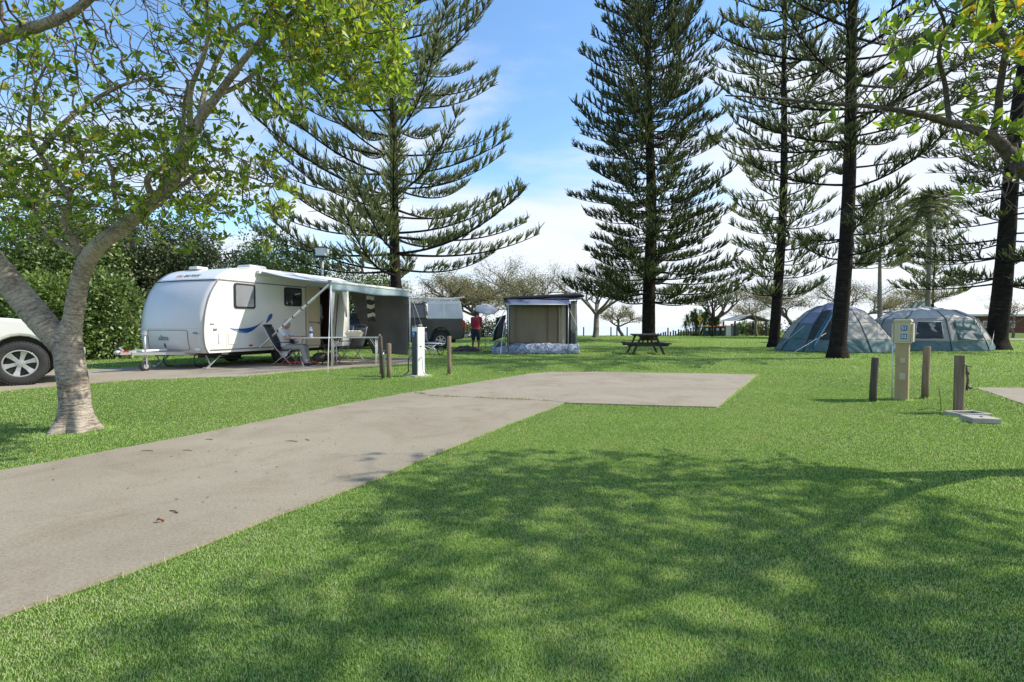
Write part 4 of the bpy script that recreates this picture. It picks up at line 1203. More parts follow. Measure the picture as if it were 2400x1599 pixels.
def caravan():
    root = empty('caravan', 'white touring caravan with silver front and blue swoosh graphic, awning rolled out', 'caravan', CV, CVR)
    sidem = MAT['white']
    full = FR[:-1] + FT + [(5.0, 2.70), (5.2, 2.66), (5.32, 2.54), (5.38, 2.35), (5.42, 1.4), (5.40, .42)]
    # side wall on the awning side: everything but the door opening
    D0, D1, DZ = 3.96, 4.50, 2.34
    front = [p for p in full if p[0] < D0 - 0.01 and not (p[0] > 1.4)] + [(D0, 2.70), (D0, .42)]
    w = MB()
    w.prism(front, 0.0, 0.03)
    w.prism([(D0, DZ), (D0, 2.70), (D1, 2.70), (D1, DZ)], 0.0, 0.03)
    w.prism([(D1, .42), (D1, 2.70)] + [(5.0, 2.70), (5.2, 2.66), (5.32, 2.54), (5.38, 2.35), (5.42, 1.4), (5.40, .42)], 0.0, 0.03)
    wl = w.build('side_wall', sidem, root)
    w = MB(); w.prism(full, WID - 0.03, WID); w.build('side_wall', sidem, root)
    def bow(y, s): return -0.17 * (1 - ((y - WID / 2) / (WID / 2)) ** 2) * max(0.0, 1 - max(0, s) / 1.3)
    def skin(name, prof, mat, off=0.0, y0=0.0, y1=WID, n=14, edge=True):
        m = MB()
        def fn(u, v):
            q = v * (len(prof) - 1); i = min(int(q), len(prof) - 2); t = q - i
            s = prof[i][0] * (1 - t) + prof[i + 1][0] * t; z = prof[i][1] * (1 - t) + prof[i + 1][1] * t
            y = y0 + (y1 - y0) * u
            return (s + bow(y, s) - off, y, z)
        m.grid(fn, n, len(prof) - 1)
        return m.build(name, mat, root, solid=0.012, fixn=False)
    fp = skin('front_panel', FR, MAT['silver'])
    tp = skin('front_hood', FT, MAT['white'])
    skin('roof', [(1.35, 2.70), (3.2, 2.705), (5.0, 2.70), (5.2, 2.66), (5.32, 2.54), (5.38, 2.35), (5.42, 1.4), (5.40, .42)], MAT['white'])
    # crease between front panel and hood, edge trims
    cz = FR[-1]
    m = MB(); m.tube([(cz[0] + bow(y, cz[0]) - 0.012, y, cz[1]) for y in np.linspace(0.02, WID - 0.02, 15)], 0.014, 6)
    m.build('seam_trim', MAT['black'], root)
    for yy in (-0.004, WID + 0.004):
        m = MB(); m.tube([(p[0] + 0.005, yy, p[1]) for p in FR], 0.017, 6); m.tube([(p[0] + 0.02, yy, p[1]) for p in FT], 0.012, 6, 1)
        m.build('edge_trim', [MAT['grey'], MAT['white_metal']], root)
    # ribs pressed in the front panel
    m = MB()
    for z in (1.12, 1.05):
        s0 = 0.0 if z > 1.1 else -0.01
        m.tube([(s0 + bow(y, s0) - 0.012, y, z) for y in np.linspace(0.12, WID - 0.12, 13)], 0.009, 5)
    m.build('panel_rib', MAT['silver'], root)
    # gas locker lid: outline, handle and script
    m = MB()
    def fpt(y, z, o=0.016):
        s = float(np.interp(z, [p[1] for p in FR], [p[0] for p in FR])); return (s + bow(y, s) - o, y, z)
    def rrect(y0, y1, z0, z1, r=0.06, n=5):
        pts = []
        for cy, cz_, a0 in ((y1 - r, z1 - r, 0), (y0 + r, z1 - r, 90), (y0 + r, z0 + r, 180), (y1 - r, z0 + r, 270)):
            for k in range(n + 1):
                a = R(a0 + 90 * k / n); pts.append((cy + r * math.cos(a), cz_ + r * math.sin(a)))
        return pts
    loop = rrect(0.42, 1.93, 0.50, 1.0)
    dense = []
    for i in range(len(loop)):
        a = loop[i]; b = loop[(i + 1) % len(loop)]; k = max(1, int(math.dist(a, b) / 0.12))
        for j in range(k): dense.append((a[0] + (b[0] - a[0]) * j / k, a[1] + (b[1] - a[1]) * j / k))
    dense.append(dense[0])
    m.tube([fpt(*p, 0.013) for p in dense], 0.008, 5, caps=False)
    lid = m.build('locker_seam', MAT['grey'], root)
    m = MB(); m.bar(fpt(1.2, 0.66, 0.02), fpt(1.2, 0.56, 0.02), 0.022, 0.02); m.build('locker_handle', MAT['black'], root)
    for z, yy in ((0.93, 0.16), (0.93, 2.17)):
        m = MB(); p = fpt(yy, z, 0.03); m.box(p, (0.04, 0.20, 0.05)); m.build('grab_handle', MAT['grey'], root, bevel=0.01)
    for yy in (0.20, WID - 0.2):
        m = MB(); p = fpt(yy, 0.52, 0.02); m.ell(p, (0.05, 0.10, 0.045), 12, 8); m.build('marker_light', MAT['white_metal'], root)
    def face(y, z, o, tilt=0.0):
        p = Vector(fpt(y, z, o))
        # text faces forward (-s); its right is -y
        s1 = Vector(fpt(y, z + 0.03, o)); upv = (s1 - p).normalized()
        rt = Vector((0, -1, 0)); nn = rt.cross(upv).normalized()
        M = Matrix((rt, upv, nn)).transposed().to_4x4(); M.translation = p
        return M
    text('locker_script', 'altea', 0.20, MAT['grey'], root, face(1.22, 0.80, 0.022), 0.003)
    # the name on the hood
    def hoodM(y, t):
        a, b = FT[2], FT[4]
        s = a[0] + (b[0] - a[0]) * t; z = a[1] + (b[1] - a[1]) * t
        p = Vector((s + bow(y, s) - 0.022, y, z + 0.012)); upv = Vector((b[0] - a[0], 0, b[1] - a[1])).normalized()
        rt = Vector((0, -1, 0)); M = Matrix((rt, upv, rt.cross(upv).normalized())).transposed().to_4x4(); M.translation = p
        return M
    text('name_lettering', 'C A', 0.125, MAT['red'], root, hoodM(1.46, 0.3), 0.003, shear=0.35, bold=0.004)
    text('name_lettering', 'R A V A N', 0.125, MAT['black'], root, hoodM(0.98, 0.3), 0.003, shear=0.35, bold=0.003)
    # side details (y = 0 faces the awning side)
    def window(s0, s1, z0, z1, pane, fw=0.045):
        fr = MB(); r = 0.07
        out = [(s0 + (s1 - s0) * 0 + q[0] - s0 if False else q[0], q[1]) for q in rrect(s0, s1, z0, z1, r)]
        inn = rrect(s0 + fw, s1 - fw, z0 + fw, z1 - fw, r * 0.7)
        n = len(out)
        vs = [(a, -0.03, b) for a, b in out] + [(a, -0.035, b) for a, b in inn] + [(a, 0.002, b) for a, b in out]
        fs = [(i, (i + 1) % n, (i + 1) % n + n, i + n) for i in range(n)] + [(i, i + 2 * n, (i + 1) % n + 2 * n, (i + 1) % n) for i in range(n)]
        fr.add(vs, fs)
        o = fr.build('window', MAT['black'], root)
        pm_ = MB(); pm_.prism(inn, -0.028, -0.012); pm_.build('pane', pane, o)
        return o
    window(0.86, 1.52, 1.58, 2.25, MAT['glass_mid'])
    w2 = window(2.55, 3.22, 1.70, 2.25, MAT['glass'])
    for a_, b_, z_, w_ in ((0.42, D0 - 0.02, 2.30, 0.014), (0.16, 2.12, 0.50, 0.02), (3.05, D0 - 0.03, 0.50, 0.02)):
        m = MB(); m.bar((a_, -0.010, z_), (b_, -0.010, z_), w_, 0.025); m.build('side_moulding', MAT['grey'], root)
    m = MB(); m.box((0.30, -0.012, 1.02), (0.10, 0.02, 0.05)); m.build('side_lock', MAT['grey'], root, bevel=0.006)
    m = MB(); m.box((0.22, -0.012, 1.16), (0.12, 0.018, 0.022)); m.build('side_handle', MAT['grey'], root, bevel=0.006)
    m = MB(); m.box((0.42, -0.012, 0.78), (0.05, 0.018, 0.26)); m.build('socket_cover', MAT['white_metal'], root, bevel=0.006)
    # service hatch
    m = MB(); lp = rrect(0.62, 0.98, 0.56, 0.98, 0.04); lp.append(lp[0]); m.tube([(a, -0.006, b) for a, b in lp], 0.006, 4, caps=False); m.box((0.80, -0.006, 0.77), (0.24, 0.012, 0.30)); m.build('service_hatch', MAT['white'], root, bevel=0.004)
    m = MB(); m.box((1.36, -0.014, 0.575), (0.11, 0.022, 0.045)); m.build('side_marker', MAT['red'], root, bevel=0.006)
    # swoosh graphic: crescent and drop, thin vinyl
    def crescent(x0, x1, zf, th, n=22):
        up = []; dn = []
        for i in range(n + 1):
            t = i / n; s = x0 + (x1 - x0) * t; z = zf(t)
            up.append((s, z + th(t) * 0.5)); dn.append((s, z - th(t) * 0.5))
        return up + dn[::-1]
    g = MB(); g.prism(crescent(0.72, 1.78, lambda t: 1.045 - 0.14 * math.sin(math.pi * t * 0.62) * 1.0 + 0.34 * t ** 2.6, lambda t: 0.012 + 0.115 * math.sin(math.pi * min(1, t * 1.05)) ** 1.3), -0.004, -0.001)
    g.build('swoosh_graphic', MAT['blue'], root)
    g = MB(); g.prism(crescent(0.80, 1.25, lambda t: 1.03 - 0.12 * t, lambda t: 0.004 + 0.05 * math.sin(math.pi * t)), -0.008, -0.005); g.build('swoosh_graphic', MAT['lblue'], root)
    dp = []
    for i in range(20):
        a = 2 * math.pi * i / 20; rr = 0.10 * (1 + 0.9 * max(0, -math.cos(a)) ** 3)
        x = rr * math.cos(a); y = 0.07 * math.sin(a); dp.append((2.03 + x * 0.72 - y * 0.69 , 1.36 + x * 0.90 + y * 0.55))
    g = MB(); g.prism(dp, -0.004, -0.001); g.build('swoosh_graphic', MAT['blue'], root)
    # door leaf folded open against the side, opening frame, interior
    m = MB(); m.box((D0 - 0.30, -0.055, 1.42), (0.56, 0.035, 1.86)); dl = m.build('door', MAT['cream'], root, bevel=0.02)
    dl['label'] = 'cream door leaf folded open against the side'
    m = MB(); m.box((D0 - 0.30, -0.082, 1.22), (0.44, 0.02, 0.03)); m.box((D0 - 0.10, -0.085, 1.2), (0.05, 0.03, 0.08)); m.build('door_handle', MAT['grey'], dl)
    m = MB()
    m.box((D0 + 0.012, 0.01, 1.40), (0.03, 0.08, 1.92)); m.box((D1 - 0.012, 0.01, 1.40), (0.03, 0.08, 1.92)); m.box(((D0 + D1) / 2, 0.01, DZ - 0.015), (D1 - D0 - 0.06, 0.08, 0.03))
    m.build('door_frame', MAT['grey'], root)
    brown = pm('dark_wood_veneer', (0.10, 0.05, 0.028), 0.5, 0.3, 4, sc=(1, 1, 0.15))
    m = MB(); m.box((3.2, 1.17, 0.47), (4.0, 2.2, 0.06)); m.build('cabin_floor', MAT['dgrey'], root)
    m = MB(); m.box((D0 - 0.12, 0.62, 1.5), (0.04, 1.1, 2.0)); m.box((D1 + 0.14, 0.62, 1.5), (0.04, 1.1, 2.0)); m.box((D0 + 0.3, 1.25, 1.5), (1.6, 0.05, 2.0)); m.build('cabin_partition', brown, root)
    # awning box on top of the side wall
    m = MB(); m.box((3.42, -0.06, 2.60), (3.68, 0.11, 0.10)); m.build('awning_box', MAT['white_metal'], root, bevel=0.02)
    # roof fittings
    m = MB(); m.box((1.0, 1.5, 2.70), (0.34, 0.34, 0.08)); m.build('roof_vent', MAT['white_metal'], root, bevel=0.03)
    m = MB(); m.box((2.1, 0.75, 2.78), (0.60, 0.55, 0.16)); m.build('roof_hatch', MAT['white_metal'], root, bevel=0.06)
    # chassis, wheels, wheel box, drawbar, jockey wheel, steadies
    m = MB()
    for y in (0.35, 2.0): m.box((2.7, y, 0.36), (5.2, 0.05, 0.12))
    for s in (0.5, 1.8, 3.4, 4.8): m.box((s, WID / 2, 0.36), (0.06, 1.6, 0.07))
    m.build('chassis', MAT['chassis'], root)
    m = MB(); m.bar((0.9, 0.30, 0.38), (-1.02, 1.13, 0.44), 0.09, 0.07); m.bar((0.9, 2.05, 0.38), (-1.02, 1.22, 0.44), 0.09, 0.07)
    m.box((-1.10, 1.175, 0.47), (0.36, 0.13, 0.09)); m.build('drawbar', MAT['steel'], root)
    m = MB(); m.box((-0.55, 1.175, 0.50), (0.62, 0.34, 0.05)); m.build('drawbar_cover', MAT['white_metal'], root, bevel=0.02)
    m = MB(); m.ell((-1.30, 1.175, 0.49), (0.09, 0.055, 0.05), 12, 8); m.bar((-1.18, 1.175, 0.52), (-1.27, 1.175, 0.60), 0.035); m.box((-1.16, 1.12, 0.50), (0.14, 0.02, 0.04), 1); m.build('coupling', [MAT['steel'], MAT['red']], root)
    m = MB(); m.tube([(-0.78, 1.02, 0.28), (-0.78, 1.02, 0.92)], 0.028, 10); m.bar((-0.78, 1.02, 0.92), (-0.78, 1.16, 0.92), 0.02); m.box((-0.78, 1.02, 0.93), (0.07, 0.09, 0.10))
    j = m.build('jockey_wheel', MAT['steel'], root)
    m = MB(); m.revolve([(0.03, -0.035), (0.10, -0.035), (0.125, -0.02), (0.125, 0.02), (0.10, 0.035), (0.03, 0.035)], (-0.78, 1.02, 0.125), 'y', 20); m.build('tyre', MAT['rubber'], j)
    m = MB(); m.cyl((-0.78, 1.02, 0.125), 0.06, 0.08, 14, axis=(0, 1, 0)); m.bar((-0.78, 0.97, 0.125), (-0.78, 0.97, 0.32), 0.02, 0.03); m.bar((-0.78, 1.07, 0.125), (-0.78, 1.07, 0.32), 0.02, 0.03); m.build('wheel_fork', MAT['steel'], j)
    for y in (0.16, WID - 0.16):
        wh = MB(); wh.revolve([(0.17, -0.09), (0.29, -0.10), (0.325, -0.07), (0.33, 0), (0.325, 0.07), (0.29, 0.10), (0.17, 0.09)], (2.58, y, 0.33), 'y', 36)
        w0 = wh.build('tyre', MAT['rubber'], None)
        rm = MB(); sgn = -1 if y < 1 else 1
        rm.revolve([(0.0, 0.02 * sgn), (0.05, 0.05 * sgn), (0.10, 0.03 * sgn), (0.165, 0.07 * sgn), (0.185, 0.085 * sgn), (0.185, -0.08 * sgn)], (2.58, y, 0.33), 'y', 30)
        e = bpy.data.objects.new('wheel', None); COL.objects.link(e); e.parent = root; w0.parent = e
        rm.build('rim', MAT['alloy'], e)
    # wheel arch: flat dark panel painting the shade of the opening, and white eyebrow over it
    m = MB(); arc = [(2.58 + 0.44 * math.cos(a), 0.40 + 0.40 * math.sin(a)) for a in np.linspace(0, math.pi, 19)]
    m.prism(arc, -0.006, 0.001); m.build('wheel_arch_shade', MAT['chassis'], root)
    for s, y in ((0.35, 0.22), (0.35, WID - 0.22), (5.0, 0.22), (5.0, WID - 0.22)):
        m = MB(); f = -1 if s < 2 else 1
        m.bar((s + 0.25 * -f, y, 0.34), (s + 0.12 * f, y, 0.04), 0.045, 0.03); m.bar((s + 0.15 * f, y, 0.36), (s + 0.05 * f, y, 0.14), 0.03, 0.02); m.box((s + 0.13 * f, y, 0.035), (0.14, 0.12, 0.035))
        m.build('corner_steady', MAT['steel'], root)
    for y in (0.6, 1.75):
        m = MB(); m.tube([(0.2, y, 0.38), (0.14, y, 0.22), (0.22, y, 0.06), (0.4, y, 0.03)], 0.014, 6); m.build('waste_hose', MAT['black'], root)
    m = MB(); m.bar((1.5, 0.5, 0.2), (1.5, 1.9, 0.2), 0.05); m.build('axle_tube', MAT['chassis'], root)
    # ---- the awning, fixed to the caravan: canopy, roller, arms, valance, poles
    A0, A1, OUT = 1.66, 5.35, 2.52
    canv = pm('awning_vinyl', (0.66, 0.72, 0.76), 0.5, 0.05, 2, trans=0.25)
    m = MB()
    def cn(u, v):
        s = A0 + (A1 - A0) * u; sag = -0.10 * math.sin(math.pi * v) * (0.6 + 0.4 * math.sin(math.pi * u)) + 0.012 * math.sin(u * 22) * v
        return (s - 0.03 * math.sin(math.pi * v), -0.08 - (OUT - 0.08) * v, 2.63 - (2.63 - 2.26) * v + sag)
    m.grid(cn, 20, 14); aw = m.build('awning_canopy', canv, root, solid=0.006, fixn=False)
    m = MB(); m.tube([(A0 - 0.05, -OUT, 2.25), (A1 + 0.05, -OUT, 2.25)], 0.045, 12); m.build('awning_roller', MAT['white_metal'], aw)
    m = MB()
    m.grid(lambda u, v: (A0 + 0.02 + (A1 - A0) * u, -OUT - 0.015 + 0.012 * math.sin(u * 30) * v, 2.23 - 0.20 * v + 0.02 * math.sin(u * 9) * v), 30, 4)
    m.build('awning_valance', pm('pale_blue_vinyl', (0.50, 0.62, 0.68), 0.45, 0.06, 2, trans=0.3), aw, solid=0.004, fixn=False)
    for s in (A0 - 0.03, A1 + 0.02):
        m = MB(); a = Vector((s, -0.03, 0.50)); b = Vector((s, -OUT, 2.20))
        m.bar(a, b, 0.05, 0.035); m.bar(a.lerp(b, 0.30), a.lerp(b, 0.80), 0.062, 0.048)
        for t in (0.28, 0.36, 0.5, 0.62, 0.7): m.box(a.lerp(b, t), (0.07, 0.045, 0.06), 1)
        m.build('awning_arm', [MAT['white_metal'], MAT['black']], aw)
    for s in (A0 - 0.03, A1 + 0.02):
        m = MB(); m.box((s, -OUT, 2.24), (0.05, 0.10, 0.12)); m.build('roller_end', MAT['grey'], aw, bevel=0.01)
    for s, y in ((A0 + 0.02, -OUT), (A1 - 0.02, -OUT)):
        m = MB(); m.tube([(s, y, 0.0), (s, y, 2.20)], 0.016, 8); m.build('awning_pole', MAT['white_metal'], aw)
    # clear curtain tied back at the near end of the awning
    m = MB()
    for (p, q, r_) in (((A0 + 0.05, -OUT + 0.02, 2.2), (A0 + 0.24, -OUT + 0.05, 2.18), (A0 + 0.08, -OUT + 0.04, 1.2)), ((A0 + 0.42, -OUT, 2.12), (A0 + 0.62, -OUT, 2.10), (A0 + 0.66, -OUT + 0.05, 1.35))):
        m.grid(lambda u, v: tuple((Vector(p).lerp(Vector(q), u)).lerp(Vector(r_), v) + Vector((0, 0.03 * math.sin(u * 12) * v, 0))), 8, 10)
    m.build('side_curtain', pm('white_curtain', (0.72, 0.72, 0.70), 0.6, 0.06, trans=0.3), aw, solid=0.004, fixn=False)
    return root
caravan()

def guy(p0, p1, label, r=0.006, mat='white_metal', name='guy_rope'):
    p0 = Vector(p0); p1 = Vector(p1)
    m = MB(); m.tube([Vector((0, 0, 0)), (p0 - p1) * 0.5 + Vector((0, 0, -0.01)), p0 - p1], r, 5)
    o = m.build(name, MAT[mat]); o.location = p1
    k = MB(); k.bar((0, 0, 0.05), (0, 0, -0.1), 0.02); k.build('peg', MAT['steel'], o)
    return tag(o, label, 'guy rope', 'guy ropes pegged into the lawn')

def awning_things():
    A1, OUT = 5.35, 2.52
    # dark shade screen closing the far end of the awning
    mesh, nt, bs, out = _nt('shade_mesh')
    nt.links.new(ramp(nt, tnoise(nt, 1.5, 4), [(0.3, (0.12, 0.12, 0.112)), (0.7, (0.20, 0.195, 0.18))]), bs.inputs['Base Color']); bs.inputs['Roughness'].default_value = 0.85
    bs.inputs['Specular IOR Level'].default_value = 0.1
    tr = nt.nodes.new('ShaderNodeBsdfTransparent'); mx = nt.nodes.new('ShaderNodeMixShader'); mx.inputs[0].default_value = 0.84
    nt.links.new(tr.outputs[0], mx.inputs[1]); nt.links.new(bs.outputs[0], mx.inputs[2]); nt.links.new(mx.outputs[0], out.inputs[0])
    base = cvw(A1 - 0.05, -1.2, 0)
    m = MB()
    def fn(u, v):
        # u along from the wall (0) to the roller (1); v from top to bottom; lower left corner drawn aside
        w = -0.08 - (OUT - 0.10) * u
        z = 2.56 - 0.37 * u - v * (2.56 - 0.37 * u - 0.17)
        pull = 0.95 * v ** 1.3 * (1 - u) * (1 - u)
        p = cvw(A1 - 0.05 + 0.06 * math.sin(u * 9 + v * 2) * v, w - pull, z)
        return tuple(p - base)
    m.grid(fn, 26, 20)
    o = m.build('shade_screen', mesh, None, solid=0.006, fixn=False); o.location = base
    tag(o, 'dark mesh shade screen hanging across the far end of the awning', 'shade screen')
    # hanging striped organiser of cloth shelves, seen against the screen
    p = at(868, 700, 16.2); b = Vector((p.x, p.y, p.z))
    root = empty('hanging_organiser', 'cream and black striped cloth organiser hanging in front of the dark shade screen', 'organiser', b)
    for i in range(6):
        m = MB(); z = 0.08 - i * 0.135
        m.grid(lambda u, v: (-0.12 + 0.24 * u + 0.008 * i, -0.02 + 0.06 * math.sin(math.pi * u), z - 0.12 * v + 0.02 * math.sin(u * 6 + i)), 8, 3)
        m.build('cloth_shelf', MAT['cream_cloth'] if i % 2 == 0 else MAT['black'], root, solid=0.006, fixn=False)
    for x in (-0.12, 0.12):
        m = MB(); m.tube([(x, 0, 0.08), (x, 0, 0.20)], 0.005, 4); m.build('hook', MAT['steel'], root)
MAT['cream_cloth'] = pm('cream_cloth', (0.60, 0.57, 0.46), 0.9, 0.1, 12)
awning_things()
# stakes and straps of the awning
e0 = cvw(1.66, -2.52, 2.2)
guy(e0, ground_at(768, 878), 'white strap from the near awning corner down to a peg in the grass', 0.009)
guy(cvw(5.35, -2.52, 2.2), ground_at(1018, 842), 'thin rope from the far awning corner to the grass beside the grey power pillar', 0.006)
guy(cvw(5.35, -2.52, 2.2), ground_at(985, 828), 'steeper thin rope from the far awning corner', 0.006)

def table(c, L, W, rz, label, crossed, z=0.78):
    root = empty('folding_table', label, 'table', c, rz, 'camping tables under the awning')
    m = MB(); m.box((0, 0, z), (L, W, 0.03)); m.build('tabletop', pm('pale_table_top', (0.66, 0.65, 0.62), 0.45, 0.05), root, bevel=0.012)
    if crossed:
        for x in (-L / 2 + 0.12, L / 2 - 0.12):
            for s in (-1, 1):
                m = MB(); m.bar((x + s * 0.20, -s * W * 0.42, 0.0), (x - s * 0.20, s * W * 0.42, z - 0.02), 0.028, 0.022); m.build('leg', MAT['leg_brown'] if x > 0 else MAT['steel'], root)
    else:
        for x in (-L / 2 + 0.1, L / 2 - 0.1):
            for y in (-W / 2 + 0.06, W / 2 - 0.06):
                m = MB(); m.tube([(x, y, z - 0.02), (x, y, 0.0)], 0.016, 8); m.bar((x, y, z - 0.28), (x - (0.16 if x > 0 else -0.16), y, z - 0.03), 0.016); m.build('leg', MAT['white_metal'], root)
    return root
MAT['leg_brown'] = pm('brown_metal', (0.12, 0.065, 0.045), 0.5, 0.2)
t1 = ground_at(733, 858); t2 = ground_at(832, 856)
table((t1.x, t1.y, 0), 0.98, 0.6, R(6), 'small crossed-leg camping table in front of the seated person', True)
table((t2.x, t2.y + 0.1, 0), 1.34, 0.6, R(10), 'longer white-legged camping table carrying a tub of crockery', False)
# things on the tables
b = at(729, 791, t1.y)
root = empty('water_bottle', 'clear plastic bottle with blue label on the left camping table', 'bottle', (b.x, t1.y, 0.795))
m = MB(); m.revolve([(0.0, 0), (0.042, 0), (0.045, 0.02), (0.045, 0.20), (0.035, 0.25), (0.015, 0.29), (0.015, 0.31), (0, 0.31)], n=18); m.build('body', pm('pale_plastic', (0.70, 0.74, 0.80), 0.2, 0.03), root)
m = MB(); m.cyl((0, 0, 0.14), 0.0465, 0.07, 18); m.build('bottle_label', MAT['blue'], root)
m = MB(); m.cyl((0, 0, 0.32), 0.018, 0.02, 12); m.build('cap', MAT['blue'], root)
b = at(828, 791, t2.y)
root = empty('washing_tub', 'cream tub of folded cloths and dishes on the longer camping table', 'tub', (b.x, t2.y + 0.1, 0.80))
m = MB(); m.prism([(-0.17, 0), (0.17, 0), (0.24, 0.13), (-0.24, 0.13)], -0.15, 0.15); m.build('tub', pm('cream_plastic', (0.70, 0.58, 0.40), 0.5, 0.08), root, bevel=0.02)
m = MB()
for i in range(4): m.ell((-0.14 + i * 0.09, 0.0, 0.15), (0.08, 0.11, 0.035), 10, 6)
m.build('cloths', pm('white_cloths', (0.72, 0.66, 0.56), 0.9, 0.1), root)
# broom leaning on the caravan
a = at(785, 791, 16.9); b = at(793, 690, 17.2)
root = empty('broom', 'long-handled broom with dark brush leaning against the rear of the caravan side', 'broom', a)
m = MB(); m.tube([(0, 0, 0), b - a], 0.016, 8); m.build('handle', MAT['leg_brown'], root)
m = MB(); m.box((0, 0, -0.06), (0.38, 0.07, 0.12)); m.build('brush_head', MAT['black'], root, bevel=0.02)
# red mat under the table
g_ = ground_at(690, 857)
m = MB(); m.grid(lambda u, v: ((u - .5) * 0.85, (v - .5) * 0.5, 0.03 + 0.05 * mnoise.noise(Vector((u * 4, v * 4, 2)))), 14, 8); o = m.build('rolled_mat', MAT['red'], solid=0.03, fixn=False); o.location = (g_.x, g_.y + .5, 0.02)
tag(o, 'crumpled red groundsheet on the pad under the seated person', 'groundsheet')
for nm, px_, col, lab, kind in (('storage_bag', 737, 'dgrey', 'dark grey soft bag on the pad behind the crossed table legs', 'bag'), ('storage_bag', 765, 'black', 'black soft bag on the pad behind the awning pole', 'bag')):
    g_ = ground_at(px_, 852); root = empty(nm, lab, kind, (g_.x, g_.y + 0.5, 0.016), 0.3, 'bags under the awning')
    m = MB(); m.ell((0, 0, 0.14), (0.24, 0.17, 0.15), 16, 10); m.build('bag_body', MAT[col], root)
    m = MB(); m.tube([(-0.1, 0, 0.27), (-0.05, 0, 0.36), (0.05, 0, 0.36), (0.1, 0, 0.27)], 0.012, 6); m.build('handle', MAT['black'], root)

def camp_chair(c, rz, label, fab, frame='steel', recl=0.30, group='folding camping chairs'):
    root = empty('camping_chair', label, 'chair', c, rz, group)
    # faces +x
    sh = 0.44
    m = MB(); m.grid(lambda u, v: (-0.22 + 0.44 * u, -0.24 + 0.48 * v, sh - 0.03 * math.sin(math.pi * v) * 1.2), 6, 6); m.build('seat', fab, root, solid=0.02, fixn=False)
    m = MB(); m.grid(lambda u, v: (-0.22 - recl * u, -0.24 + 0.48 * v, sh + 0.62 * u), 6, 6); m.build('backrest', fab, root, solid=0.025, fixn=False)
    m = MB(); m.box((-0.22 - recl * 1.05, 0, sh + 0.66), (0.07, 0.42, 0.07)); m.build('headrest', MAT['black'], root, bevel=0.02)
    for y in (-0.26, 0.26):
        m = MB(); m.tube([(0.24, y, 0.0), (-0.20, y, sh + 0.04), (-0.22 - recl * 0.42, y, sh + 0.27), (-0.22 - recl, y, sh + 0.63)], 0.012, 7); m.build('leg', MAT[frame], root)
        m = MB(); m.tube([(-0.34, y, 0.0), (0.20, y, sh)], 0.012, 7); m.build('leg', MAT[frame], root)
        m = MB(); m.bar((-0.30, y, sh + 0.22), (0.20, y, sh + 0.20), 0.045, 0.025); m.build('armrest', MAT['black'], root, bevel=0.01)
    return root
g1 = ground_at(674, 858)
CH1 = (g1.x, g1.y, 0.016)
camp_chair(CH1, R(0), 'grey reclining camping chair with the person sitting in it', MAT['dgrey'])
g2 = ground_at(795, 856)
camp_chair((g2.x + .1, g2.y + 0.75, 0.016), R(150), 'empty camping chair with dark fabric behind the awning pole', MAT['dgrey'], recl=0.18)
